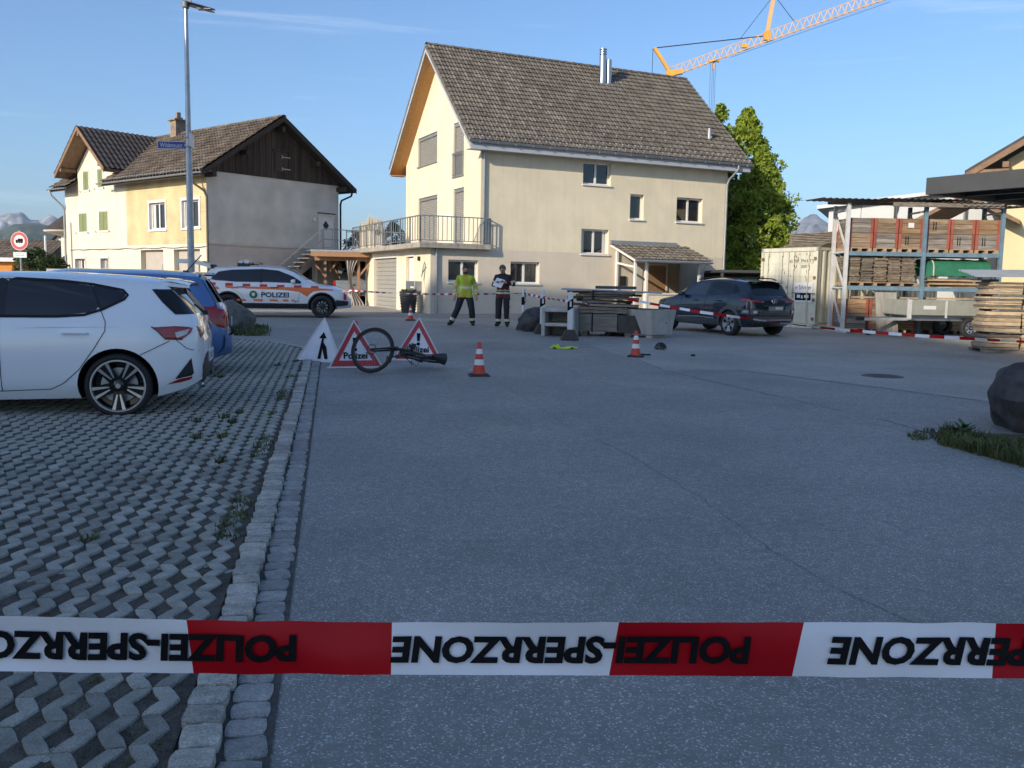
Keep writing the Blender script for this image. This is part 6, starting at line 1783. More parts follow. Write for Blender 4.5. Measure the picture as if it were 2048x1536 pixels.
# ================================================================== STREET FURNITURE AND YARD OBJECTS
M_lampgrey = mat('lamp_grey', (0.20, 0.22, 0.24), 0.5, 0.4, var=0.1, scale=3)
M_signblue = mat('sign_blue', (0.020, 0.055, 0.26), 0.4, var=0.04, scale=3)
M_signwhite = mat('sign_white', (0.66, 0.67, 0.68), 0.45, var=0.04, scale=3)
M_signred = mat('sign_red', (0.46, 0.035, 0.035), 0.45, var=0.06, scale=3)
M_ink = mat('black_print', (0.008, 0.008, 0.009), 0.8, var=0.1, spec=0.15)
# ---- street lamp with street name plate
b = at_depth(383, 560, 22.5)
LP = empty('street_lamp'); tag(LP, 'tall galvanised street lamp carrying the blue street name plate', 'street lamp')
MB().tube([(0, 0, 0), (0, 0, 4.3), (0, 0, 4.4), (0, 0, 7.82)], [.088, .075, .066, .045], 14).lathe([(.10, 0), (.10, .35), (.088, .4)], 14).build('pole', M_galv, LP, smooth=True, angle=50)
hm = MB().grid(lambda a, q: (-.06 + .74 * a, (q - .5) * (.16 + .12 * sin(pi * min(1, a * 1.05)) ** .6), 7.90 - .16 * a + .05 * sin(pi * q) * (1 - a * .6)), 10, 6)
hm.grid(lambda a, q: (-.06 + .74 * a, (.5 - q) * (.16 + .12 * sin(pi * min(1, a * 1.05)) ** .6), 7.85 - .17 * a), 10, 6)
hd_ = hm.build('lamp_head', M_lampgrey, LP, smooth=True, angle=50)
MB().lathe([(.07, 7.75), (.085, 7.79), (.085, 7.91), (0, 7.93)], 14).cbox((.10, 0, 7.94), (.06, .06, .07)).build('socket', M_lampgrey, hd_)
MB().box(.28, -.10, 7.745 - .01, .60, .10, 7.755 - .01).build('lens', M_signwhite, hd_)
sg_ = MB().box(-.74, -.012, 4.43, -.06, .012, 4.61).build('street_sign', M_signblue, LP)
ed = MB()
for x0, x1, z0, z1 in ((-.74, -.06, 4.43, 4.44), (-.74, -.06, 4.60, 4.61), (-.74, -.73, 4.44, 4.60), (-.07, -.06, 4.44, 4.60)): ed.box(x0, -.016, z0, x1, -.0125, z1)
ed.build('sign_border', M_signwhite, sg_)
tx = MB(); text_on(tx, 'Wildenaustr.', (-.40, -.0145, 4.52), (1, 0, 0), (0, 0, 1), width=.56, height=.105); tx.build('lettering', M_signwhite, sg_)
MB().box(.08, -.25, 4.47, .10, .10, 4.79).build('side_sign', M_signwhite, LP)
MB().tube([(0, 0, 4.49), (0, 0, 4.55)], .10, 12).tube([(0, 0, 4.70), (0, 0, 4.76)], .10, 12).build('clamp', M_galv, LP)
put(LP, b.x, 22.5, radians(4), 0, False)

# ---- no lorries sign
NS = empty('no_lorries_sign'); tag(NS, 'round red-rimmed no-lorries sign with small white plate below', 'road sign')
MB().tube([(0, .03, 0), (0, .03, 2.75)], .03, 8).build('post', M_galv, NS)
RX = Matrix.Translation((0, 0, 2.38)) @ Matrix.Rotation(pi / 2, 4, 'X')
MB().lathe([(0, 0), (.315, 0), (.315, .012), (0, .012)], 32, M=RX).build('disc', M_signwhite, NS)
MB().lathe([(.20, .014), (.30, .014)], 32, M=RX).build('red_rim', M_signred, NS)
lo_ = MB().box(-.05, -.018, 2.36, .13, -.015, 2.46).box(-.13, -.018, 2.34, -.06, -.015, 2.42).box(-.13, -.018, 2.325, .13, -.015, 2.355)
for x in (-.09, .0, .08): lo_.lathe([(0, .016), (.025, .016)], 10, M=Matrix.Translation((x, 0, 2.325)) @ Matrix.Rotation(pi / 2, 4, 'X'))
lo_.build('lorry_symbol', M_ink, NS)
pl_ = MB().box(-.24, -.008, 1.82, .24, .008, 2.0).build('plate', M_signwhite, NS)
q = MB()
for z in (1.93, 1.875): 
    for i in range(9): q.box(-.17 + i * .038, -.0105, z, -.17 + i * .038 + .026, -.0085, z + .028)
q.build('plate_print', M_lampgrey, pl_)
c = at_depth(40, 505, 31); put(NS, c.x, 31, radians(-6), 0, False)

# ---- traffic cones
M_cone = mat('cone_red', (0.55, 0.055, 0.028), 0.5, var=0.10, scale=5)
M_band = mat('cone_white', (0.72, 0.73, 0.74), 0.4, var=0.06, scale=6)
M_cbase = mat('cone_base', (0.045, 0.043, 0.04), 0.8, var=0.2, scale=8)
def cone_r(z): return .105 - .080 * (z / .50)
CONE = empty('traffic_cone')
seg = [(.035, .17, 0), (.17, .255, 1), (.255, .335, 0), (.335, .41, 1), (.41, .50, 0)]
for z0, z1, w in seg: pass
cm = MB()
for z0, z1, w in seg: cm.lathe([(cone_r(z0), z0), (cone_r(z1), z1)], 20, m=w)
cm.lathe([(cone_r(.5), .5), (.028, .503), (.022, .50), (.0, .49)], 20, m=0)
cm.build('cone_body', [M_cone, M_band], CONE, smooth=True, angle=45)
MB().box(-.155, -.155, 0, .155, .155, .026).box(-.125, -.125, .026, .125, .125, .04).build('base', M_cbase, CONE, bevel=.008)
cones = [(958, 752, 'red and white traffic cone beside the fallen bicycle saddle', 8), (1271, 714, 'red and white traffic cone next to the black helmet', -12), (821, 641, 'traffic cone in front of the garage plant tub', 20), (713, 690, 'traffic cone half hidden behind the bicycle wheel', 5)]
for k, (u, v, lab, yw) in enumerate(cones):
    o = CONE if k == 0 else dup(CONE)
    p = ground_at(u, v); put(o, p.x, p.y, radians(yw)); tag(o, lab, 'traffic cone', 'traffic cones on the road')

# ---- folding warning pyramids
M_fabric = mat('sign_fabric', (0.66, 0.68, 0.72), 0.6, var=0.08, scale=5, bump=0.15, bscale=8)
M_fred = mat('sign_fabric_red', (0.42, 0.030, 0.035), 0.55, var=0.12, scale=5, bump=0.15, bscale=8)
def pyramid(name, label, u, v, yaw, kind, s=.86, h=.74):
    R = empty(name); tag(R, label, 'warning sign', 'folding police warning signs')
    base = [Vector((s / sqrt(3) * cos(radians(a)), s / sqrt(3) * sin(radians(a)), 0)) for a in (210, 330, 90)]
    ap = Vector((0, 0, h))
    mb = MB()
    for i in range(3): 
        a, b_ = base[i], base[(i + 1) % 3]
        # fabric sags slightly between the rods
        n = (b_ - a).cross(ap - a).normalized()
        def f(p, q, a=a, b_=b_, n=n):
            w = 1 - q
            x = a.lerp(b_, .5 + (p - .5)).lerp(ap, q)
            return x - n * .018 * sin(pi * p) * sin(pi * q)
        mb.grid(lambda p, q: f(p, q), 8, 8)
    mb.build('cover', M_fabric, R, smooth=True, weld=True)
    rods = MB()
    for p in base: rods.tube([p * 1.0, ap], .009, 6); rods.tube([p * 1.0 + Vector((0, 0, .012)), p * 1.06], .02, 6)
    rods.build('frame_rod', M_signwhite, R)
    for fi in range(3):
        a, b_ = base[fi], base[(fi + 1) % 3]; n = (b_ - a).cross(ap - a).normalized()
        mid = (a + b_) / 2; ux = (b_ - a).normalized(); uy = (ap - mid).normalized(); H = (ap - mid).length
        P = lambda x, y, o=.004: mid + ux * x + uy * y + n * (o - .018 * sin(pi * min(1, max(0, y / H))) * max(0, cos(pi * x / max(.05, s * (1 - y / H)))) )
        if kind == 'warn' :
            o_, i_ = .93, .56
            yo, yi = .035, .165
            def tri(k, y0): 
                hh = H * k; hw = s * k / 2
                return [(-hw, y0), (hw, y0), (0, y0 + hh)]
            To, Ti = tri(.92, .03), tri(.62, .125)
            rb = MB()
            for e in range(3):
                A, B2, C2, D2 = To[e], To[(e + 1) % 3], Ti[(e + 1) % 3], Ti[e]
                rb.grid(lambda p, q: P((A[0] + (B2[0] - A[0]) * p) * (1 - q) + (D2[0] + (C2[0] - D2[0]) * p) * q, (A[1] + (B2[1] - A[1]) * p) * (1 - q) + (D2[1] + (C2[1] - D2[1]) * p) * q, .006), 10, 2)
            rb.build('red_border', M_fred, R, fixn=False)
            ex_ = MB()
            ex_.poly([P(x, y, .009) for x, y in ((-.034, .50), (.034, .50), (.022, .355), (-.022, .355))])
            ex_.poly([P(.031 * cos(t), .305 + .031 * sin(t), .009) for t in [2 * pi * k_ / 14 for k_ in range(14)]])
            ex_.build('exclamation_mark', M_ink, R)
            tb = MB(); V, Fc, x0, x1, y0, y1 = text_mesh('Polizei', 1.0, True); k_ = .38 / (x1 - x0)
            tb.v += [P((x - (x0 + x1) / 2) * k_, .150 + (y - y0) * k_, .009) for x, y in V]; tb.f += Fc; tb.m += [0] * len(Fc)
            tb.build('lettering', M_ink, R)
        elif fi == 0:
            ar = MB()
            for pts in ([(-.03, .06), (.03, .06), (.035, .42), (-.0, .42)], [(.10, .06), (.16, .06), (.10, .27), (.03, .36), (.02, .27)]): ar.poly([P(x, y, .008) for x, y in pts])
            ar.poly([P(x, y, .008) for x, y in ((-.055, .42), (.085, .42), (.018, .53))]); ar.build('arrow', M_ink, R)
        elif fi == 1:
            ar = MB(); ar.poly([P(.05 * cos(t), .40 + .05 * sin(t), .008) for t in [2 * pi * k_ / 14 for k_ in range(14)]]); ar.build('red_ring', M_fred, R)
    p = ground_at(u, v); put(R, p.x, p.y, yaw)
    return R
pyramid('warning_sign', 'red-bordered Polizei warning triangle behind the bicycle front wheel', 708, 733, radians(18), 'warn')
pyramid('warning_sign', 'red-bordered Polizei warning triangle behind the bicycle handlebar', 838, 719, radians(0), 'warn')
pyramid('warning_sign', 'white folding sign with two black merging arrows at the kerb', 650, 722, radians(-14), 'arrow')

# ---- fallen bicycle
M_bike = mat('bike_frame_black', (0.016, 0.017, 0.019), 0.35, var=0.1, scale=4)
M_tyre2 = mat('bike_tyre', (0.020, 0.020, 0.020), 0.8, var=0.15, scale=10)
BK = empty('bicycle'); tag(BK, 'black bicycle lying on its side with the front wheel turned up', 'bicycle')
def torus(mb, c, nrm, R, r, n=40, k=8):
    nrm = Vector(nrm).normalized(); u = nrm.orthogonal().normalized(); w = nrm.cross(u); i0 = len(mb.v); c = Vector(c)
    for i in range(n):
        t = 2 * pi * i / n; d = u * cos(t) + w * sin(t)
        for j in range(k):
            s_ = 2 * pi * j / k; mb.v.append(c + d * (R + r * cos(s_)) + nrm * (r * sin(s_)))
    for i in range(n):
        for j in range(k):
            a, b2 = (i + 1) % n, (j + 1) % k
            mb.f.append((i0 + i * k + j, i0 + a * k + j, i0 + a * k + b2, i0 + i * k + b2)); mb.m.append(0)
def bike_wheel(parent, c, nrm, disc=1):
    c = Vector(c); nrm = Vector(nrm).normalized()
    mb = MB(); torus(mb, c, nrm, .325, .026); w = mb.build('wheel', M_tyre2, parent, smooth=True)
    mb = MB(); torus(mb, c, nrm, .297, .012, 36, 6); mb.build('rim', M_bike, w, smooth=True)
    mb = MB(); u = nrm.orthogonal().normalized(); v2 = nrm.cross(u)
    for i in range(28):
        t = 2 * pi * i / 28; sg = 1 if i % 2 else -1
        mb.tube([c + nrm * .03 * sg + (u * cos(t + .3 * sg) + v2 * sin(t + .3 * sg)) * .025, c + (u * cos(t) + v2 * sin(t)) * .293], .0014, 4)
    mb.build('spokes', M_galv, w)
    mb = MB().tube([c - nrm * .05, c + nrm * .05], .02, 10); torus(mb, c + nrm * .04 * disc, nrm, .075, .006, 24, 5); mb.build('hub', M_bike, w, smooth=True)
    return w
rear, front, bb_ = Vector((0, 0, .35)), Vector((1.12, 0, .35)), Vector((.44, 0, .30))
seatj, headt, headb = Vector((.30, 0, .72)), Vector((.84, 0, .90)), Vector((.90, 0, .74))
bike_wheel(BK, rear, (0, 1, 0))
fm_ = MB().tube([bb_, headb - Vector((.02, 0, -.02))], .034, 10).tube([seatj, headt], .022, 8).tube([bb_, seatj, seatj + (seatj - bb_).normalized() * .18], [.022, .020, .016], 8).tube([headt + Vector((-.01, 0, .03)), headb], .026, 10)
for sg in (-1, 1):
    fm_.tube([bb_ + Vector((0, sg * .03, 0)), rear + Vector((0, sg * .065, 0))], .011, 6); fm_.tube([seatj + Vector((0, sg * .02, 0)), rear + Vector((0, sg * .065, 0))], .009, 6)
fm_.build('frame', M_bike, BK, smooth=True)
sp_ = seatj + (seatj - bb_).normalized() * .20
MB().grid(lambda a, q: (sp_.x - .14 + .28 * a, (q - .5) * 2 * (.075 * (1 - a) ** .7 + .018), sp_.z + .035 + .012 * cos(pi * a) - .035 * (2 * q - 1) ** 2), 10, 8).grid(lambda a, q: (sp_.x - .14 + .28 * a, (.5 - q) * 2 * (.075 * (1 - a) ** .7 + .018), sp_.z - .015), 10, 8).build('saddle', M_blackpl, BK, smooth=True)
cr2 = MB(); torus(cr2, bb_ + Vector((0, .05, 0)), (0, 1, 0), .085, .006, 24, 5)
for sg in (-1, 1):
    d = Vector((.12, 0, -.12)) * sg; cr2.bar(bb_ + Vector((0, sg * .07, 0)), bb_ + d + Vector((0, sg * .08, 0)), .025, .016); cr2.cbox(bb_ + d + Vector((0, sg * .13, 0)), (.09, .09, .022))
cr2.build('crankset', M_bike, BK)
FK = empty('steering'); FK.parent = BK
ax = (headt - headb).normalized()
FK.matrix_local = Matrix.Translation(headb) @ Matrix.Rotation(radians(84), 4, ax) @ Matrix.Translation(-headb)
bike_wheel(FK, front, (0, 1, 0), -1)
fk = MB()
for sg in (-1, 1): fk.tube([headb + Vector((.01, sg * .055, -.04)), front + Vector((0, sg * .06, 0))], [.019, .013], 8)
fk.tube([headb + Vector((.01, -.06, -.04)), headb + Vector((.01, .06, -.04))], .02, 8); fk.build('fork', M_bike, FK, smooth=True)
hb = MB().tube([headt + Vector((0, 0, .03)), headt + Vector((.03, 0, .10))], .018, 8).tube([headt + Vector((-.05, -.36, .12)), headt + Vector((.0, -.15, .11)), headt + Vector((.04, 0, .10)), headt + Vector((.0, .15, .11)), headt + Vector((-.05, .36, .12))], .013, 8)
hbo = hb.build('handlebar', M_bike, FK, smooth=True)
for sg in (-1, 1):
    gp = MB(); gp.tube([headt + Vector((-.05, sg * .37, .12)), headt + Vector((-.03, sg * .25, .118))], .018, 8); gp.tube([headt + Vector((-.01, sg * .22, .115)), headt + Vector((.06, sg * .25, .09)), headt + Vector((.05, sg * .33, .08))], .006, 5); gp.build('grip', M_rubber, hbo)
cbm_ = MB().tube([headt + Vector((0, .2, .11)), headt + Vector((.16, .1, .16)), headt + Vector((.14, -.02, .0)), headb + Vector((.02, 0, .02))], .005, 5).tube([headt + Vector((0, -.2, .11)), headt + Vector((.18, -.08, .17)), headt + Vector((.12, .0, -.02)), headb], .005, 5)
cbm_.build('cable', M_rubber, hbo)
p = ground_at(741, 749)
xb_ = Vector((-.62, -.785, .0)).normalized(); xb_ = (xb_ * cos(radians(13)) + Vector((0, 0, 1)) * sin(radians(13)))
zb_ = Vector((.785, -.62, .0)).normalized(); zb_ = (zb_ - xb_ * zb_.dot(xb_)).normalized(); yb_ = zb_.cross(xb_)
Rm = Matrix(((xb_.x, yb_.x, zb_.x, 0), (xb_.y, yb_.y, zb_.y, 0), (xb_.z, yb_.z, zb_.z, 0), (0, 0, 0, 1)))
fw = Rm @ ((FK.matrix_local @ front) * 1.01)
BK.matrix_world = Matrix.Translation(Vector((p.x + .0, p.y + .10, gz(p.y) + .435)) - fw) @ Rm @ Matrix.Diagonal((1.01, 1.01, 1.01, 1))

# ---- things lying on the road
M_neon = mat('hi_vis_yellow', (0.52, 0.66, 0.035), 0.7, var=0.1, scale=6)
p = ground_at(1127, 698)
vm = MB(); 
vm.grid(lambda a, q: ((a - .5) * .52 + .05 * sin(q * 5), (q - .5) * .30 + .07 * a, .012 + .12 * max(0, noise.noise(Vector((a * 4.2, q * 3.1, 3)))) + .12 * max(0, a - .75) * (1 - abs(q - .4) * 2) + .02 * sin(a * 9) * sin(q * 7) ** 2), 22, 14)
o = vm.build('safety_vest', M_neon, smooth=True); put(o, p.x, p.y, radians(-4)); tag(o, 'crumpled neon yellow safety vest lying on the asphalt', 'safety vest')
p = ground_at(1321, 699)
HM = empty('helmet'); tag(HM, 'black cycling helmet lying on the road', 'helmet')
hm_ = MB().grid(lambda a, q: ((.145 - .0 * q) * sin(pi / 2 * (1 - q) + .0) * cos(2 * pi * a) * 1.0 if q < 1 else 0, .115 * sin(pi / 2 * (1 - q)) * sin(2 * pi * a), .14 * cos(pi / 2 * (1 - q)) + .02), 28, 10, mf=lambda i, j: 1 if (i % 7 in (2, 3) and 2 <= j <= 7) else 0)
hm_.build('shell', [M_gloss, M_blackpl], HM, smooth=True); MB().tube([(.05, -.1, .03), (.02, -.05, .005), (.02, .05, .005), (.05, .1, .03)], .006, 5).build('strap', M_rubber, HM)
put(HM, p.x, p.y, radians(25))
p = ground_at(1386, 713)
o = MB().lathe([(.0, .05), (.035, .045), (.05, .02), (.045, 0)], 9).build('lamp_fragment', M_blackpl, smooth=True); put(o, p.x, p.y, .4); tag(o, 'small black broken part lying right of the helmet', 'debris')
p = ground_at(1290, 711)
o = MB().prism([(-.11, -.03, 0), (.07, -.05, 0), (.12, 0, 0), (.06, .05, 0), (-.09, .03, 0)], (0, 0, .035)).build('saddle_bag', M_blackpl, bevel=.01); put(o, p.x, p.y, radians(-20)); tag(o, 'flat black bag lying beside the cone foot', 'bag')

# ---- delineator posts on rubber feet
DL = empty('delineator_post')
MB().prism([(-.06, -.035, .12), (.06, -.035, .12), (.06, -.035, 1.10), (.02, -.035, 1.16), (-.06, -.035, 1.13)], (0, .07, 0)).build('post', M_signwhite, DL, bevel=.01)
MB().prism([(-.064, -.0385, .70), (.064, -.0385, .78), (.064, -.0385, 1.0), (-.064, -.0385, .92)], (0, .077, 0)).build('black_band', M_ink, DL)
MB().box(-.022, -.042, .80, .022, -.039, .93).build('reflector', M_signwhite, DL)
fb = MB(); r0, r1 = .23, .11
fb.prism([(-.20, -.15, 0), (.20, -.15, 0), (.20, .15, 0), (-.20, .15, 0)], (0, 0, .05))
i0 = len(fb.v); fb.v += [Vector(q) for q in ((-.20, -.15, .05), (.20, -.15, .05), (.20, .15, .05), (-.20, .15, .05), (-.10, -.08, .26), (.10, -.08, .26), (.10, .08, .26), (-.10, .08, .26))]
for f in ((0, 1, 5, 4), (1, 2, 6, 5), (2, 3, 7, 6), (3, 0, 4, 7), (4, 5, 6, 7)): fb.f.append(tuple(i0 + k for k in f)); fb.m.append(0)
fb.build('foot', mat('recycled_rubber', (.055, .05, .045), .9, var=.3, scale=20), DL)
for k, (u, v, lab, yw) in enumerate(((1046, 660, 'white delineator post standing left of the dark boulder', 70), (1084, 668, 'white delineator post with black band between boulder and concrete block', 8), (1139, 681, 'white delineator post with black band in front of the concrete block', 4))):
    o = DL if k == 0 else dup(DL); p = ground_at(u, v); put(o, p.x, p.y, radians(yw)); tag(o, lab, 'delineator post', 'delineator posts on rubber feet')

# ---- boulders
M_rockd = mat('dark_rock', (0.028, 0.027, 0.027), 0.8, var=0.4, scale=4, bump=0.9, bscale=10, col2=(.085, .08, .078))
def boulder(name, label, x, y, sx, sy, sz, seed, m=None, sink=.12):
    bm = bmesh.new(); bmesh.ops.create_icosphere(bm, subdivisions=5, radius=1)
    for v in bm.verts:
        n1 = noise.noise(v.co * 1.1 + Vector((seed, 0, 0))); n2 = noise.noise(v.co * 3.1 + Vector((0, seed, 0)))
        d = noise.voronoi(v.co * 1.6 + Vector((seed, seed, 0)))[0][0]
        v.co *= 1 + .22 * n1 + .07 * n2 + .26 * d
        v.co = Vector((v.co.x * sx, v.co.y * sy, v.co.z * sz))
    me = bpy.data.meshes.new(name); bm.to_mesh(me); bm.free(); me.materials.append(m or M_rockd)
    for p in me.polygons: p.use_smooth = True
    me.set_sharp_from_angle(angle=radians(28))
    o = link(name, me); put(o, x, y, seed, sz * (1 - sink) * .8); tag(o, label, 'boulder'); return o
p = ground_at(1072, 664); boulder('boulder', 'dark wet-looking boulder on a pallet between the delineator posts', p.x, p.y + .35, .42, .42, .36, 1.3)
MB_p = ground_at(2060, 868); boulder('boulder', 'big black boulder in the grass at the yard edge', MB_p.x + .40, MB_p.y + .25, .62, .55, .40, 4.2, None, .02)
p = ground_at(478, 662); boulder('boulder', 'grey stone block beside the police car rear wheel', p.x - .2, p.y, .62, .45, .40, 7.7, mat('grey_stone', (.13, .125, .115), .9, var=.3, scale=5, bump=.6, bscale=20))
# verge grass and weeds by the black boulder, weeds at the end of the parking
vg = MB(); rv_ = random.Random(4)
for i in range(640):
    u, v = rv_.uniform(1885, 2075), rv_.uniform(0, 1)
    lo_v = 868 + (u - 1885) * .17; p = ground_at(u, lo_v + v * (22 + (u - 1885) * .10))
    tuft(vg, p.x, p.y, gz(p.y), .06, rv_.uniform(.05, .16), 12, rv_, .005)
for i in range(160):
    p = ground_at(rv_.uniform(452, 535), rv_.uniform(655, 672)); tuft(vg, p.x, p.y, gz(p.y), .10, rv_.uniform(.06, .20), 9, rv_, .012)
o = vg.build('grass_verge', M_grass); tag(o, 'ragged grass and weeds around the boulders', 'grass', kind='stuff')
# leafy weed
wd = MB(); p = ground_at(1925, 880)
for i in range(46):
    a = rv_.uniform(0, 2 * pi); r_ = rv_.uniform(.03, .15); h_ = rv_.uniform(.04, .17); c = Vector((p.x + r_ * cos(a), p.y + r_ * sin(a), gz(p.y) + h_)); d = Vector((cos(a), sin(a), .5)).normalized() * .055; s_ = Vector((-sin(a), cos(a), 0)) * .022
    wd.poly([c - d, c - s_, c + d, c + s_])
wd.tube([(p.x, p.y, gz(p.y)), (p.x, p.y, gz(p.y) + .1)], .006, 4)
o = wd.build('weed_plant', mat('weed_leaf', (.045, .11, .03), .7, var=.3, scale=9)); tag(o, 'leafy green weed at the tip of the grass verge', 'plant')

# ---- concrete pieces and timber by the house
M_concl = mat('pale_concrete', (0.42, 0.415, 0.39), 0.85, var=0.15, scale=3, bump=0.3, bscale=40, streak=.2)
p = ground_at(1122, 672)
CB = MB().box(-.42, -.45, .62, .42, .55, .72).box(-.42, -.45, 0, -.33, .55, .62).box(.33, -.45, 0, .42, .55, .62).box(-.33, -.45, .26, .33, .55, .34).box(-.33, .50, 0, .33, .55, .62)
o = CB.build('concrete_block', M_concl, bevel=.012); put(o, p.x, p.y + .1, radians(-14)); tag(o, 'hollow pale concrete frame block with two openings', 'concrete block')
p = ground_at(1308, 676)
tr = MB(); i0 = 0
w0, w1, L_, Hh = .36, .52, 1.9, .62
tr.v += [Vector(q) for q in ((-w0, 0, .09), (w0, 0, .09), (w1, 0, Hh + .09), (-w1, 0, Hh + .09), (-w0, L_, .09), (w0, L_, .09), (w1, L_, Hh + .09), (-w1, L_, Hh + .09), (-w1 + .08, .08, Hh + .09), (w1 - .08, .08, Hh + .09), (w1 - .08, L_ - .08, Hh + .09), (-w1 + .08, L_ - .08, Hh + .09), (-w0 + .08, .08, .2), (w0 - .08, .08, .2), (w0 - .08, L_ - .08, .2), (-w0 + .08, L_ - .08, .2))]
for f in ((0, 1, 2, 3), (5, 4, 7, 6), (1, 5, 6, 2), (4, 0, 3, 7), (4, 5, 1, 0), (3, 2, 9, 8), (2, 6, 10, 9), (6, 7, 11, 10), (7, 3, 8, 11), (8, 9, 13, 12), (9, 10, 14, 13), (10, 11, 15, 14), (11, 8, 12, 15), (12, 13, 14, 15)): tr.f.append(f); tr.m.append(0)
TRO = empty('concrete_trough'); tag(TRO, 'pale concrete trough planter in front of the dark suv', 'trough')
tr.build('body', M_concl, TRO); MB().box(-.30, .12, 0, .28, .30, .09).box(-.30, 1.5, 0, .28, 1.7, .09).build('bearer', M_concl, TRO)
MB().lathe([(.022, 0), (.022, .003), (0, .003)], 10, M=Matrix.Translation((.12, -.001, .38)) @ Matrix.Rotation(pi / 2, 4, 'X')).build('drain_hole', M_dark, TRO)
put(TRO, p.x + .22, p.y + .02, radians(42))

M_oldplank = mat('grey_plank', (0.145, 0.115, 0.088), 0.9, var=0.4, scale=4, stretch=(1, 6, 6), rnd=0.35, bump=.4, bscale=30, col2=(.27, .235, .19))
M_beam = mat('grey_beam', (0.20, 0.185, 0.16), 0.9, var=0.35, scale=3, stretch=(.6, 6, 6), bump=.5, bscale=25)
p = ground_at(1215, 673)
LS = empty('timber_stack'); tag(LS, 'weathered boards stacked on grey squared beams under a metal sheet', 'timber stack')
MB().box(-.86, -.5, .12, .30, -.02, .58).build('beam', M_beam, LS, bevel=.01)
MB().box(-.80, .02, .12, .86, .5, .56).build('beam', M_beam, LS, bevel=.01)
MB().box(.31, -.52, .10, .92, -.04, .55).build('beam', mat('dark_beam', (.06, .055, .05), .9, var=.4, scale=4), LS, bevel=.01)
MB().box(-.6, -.55, 0, -.45, .55, .12).box(.5, -.55, 0, .65, .55, .10).build('bearer', M_oldplank, LS)
rb_ = random.Random(6)
plank_me = [MB().grid(lambda a, q: (0, 0, 0), 1, 1)] 
def board(parent, L, Wd, T, M_, m=None, name='board', seed=0):
    """one sawn board with slightly uneven edges"""
    r = random.Random(seed); mb = MB(); n = 6
    prof = [(r.uniform(-.01, .01), r.uniform(-.006, .006)) for _ in range(n + 1)]
    for i in range(n + 1):
        x = -L / 2 + L * i / n; e, z = prof[i]
        mb.v += [Vector((x, -Wd / 2 + e, z)), Vector((x, Wd / 2 + e, z)), Vector((x, Wd / 2 + e * .5, z + T)), Vector((x, -Wd / 2 + e * .5, z + T))]
    for i in range(n):
        for k in range(4): 
            a, b2 = i * 4 + k, i * 4 + (k + 1) % 4; mb.f.append((a, b2, b2 + 4, a + 4)); mb.m.append(0)
    mb.f += [(3, 2, 1, 0), tuple(n * 4 + k for k in range(4))]; mb.m += [0, 0]
    o = mb.build(name, m or M_oldplank, parent, fixn=True); o.matrix_local = M_; return o
z = .60
for layer in range(7):
    T = rb_.uniform(.045, .07)
    for k in range(3):
        L = rb_.uniform(.75, 1.5) if k < 2 else rb_.uniform(1.3, 1.7)
        board(LS, L, rb_.uniform(.26, .36), T, Matrix.Translation((rb_.uniform(-.25, .2), -.34 + k * .36 + rb_.uniform(-.04, .04), z)) @ Matrix.Rotation(rb_.uniform(-.06, .06), 4, 'Z') @ Matrix.Rotation(rb_.uniform(-.02, .02), 4, 'Y'), seed=layer * 7 + k)
    z += T + rb_.uniform(.008, .03)
MB().box(-.35, -.52, .1, -.32, .52, z + .02).build('strap', M_ink, LS)
M_sheet = mat('galvanised_sheet', (0.50, 0.55, 0.62), 0.4, .4, var=.12, scale=2)
st_ = MB().grid(lambda a, q: (-1.15 + 2.55 * a, -.55 + 1.0 * q, z + .03 + .018 * sin(q * 40) - .06 * a), 2, 40)
sto = st_.build('metal_sheet', M_sheet, LS, smooth=True); MB().box(-.3, -.1, z + .045, .75, .3, z + .12).build('steel_profile', M_dsteel, LS)
put(LS, p.x, p.y + .45, radians(-8))

# ---- plant tub by the garage corner
PT = empty('plant_tub'); tag(PT, 'dark round plant tub by the garage corner', 'plant tub')
TUB.build('pot', mat('dark_tub', (.035, .037, .04), .6, var=.2), PT, smooth=True, angle=50)
pm = MB(); rq = random.Random(9)
for i in range(160):
    a = rq.uniform(0, 2 * pi); r_ = .30 * sqrt(rq.random()); c = Vector((r_ * cos(a), r_ * sin(a), .78 + rq.uniform(0, .12))); d = Vector((rq.uniform(-1, 1), rq.uniform(-1, 1), rq.uniform(.1, 1))).normalized() * .06; s_ = d.orthogonal().normalized() * .025
    pm.poly([c - d, c - s_, c + d, c + s_])
pm.build('foliage', mat('tub_leaf', (.06, .10, .03), .8, var=.4, scale=9), PT)
c = Matrix.Translation((-3.17, 34.37, 0)) @ Matrix.Rotation(HY, 4, 'Z') @ Vector((-.55, .95, 0)); put(PT, c.x, c.y, 0, 0, False)

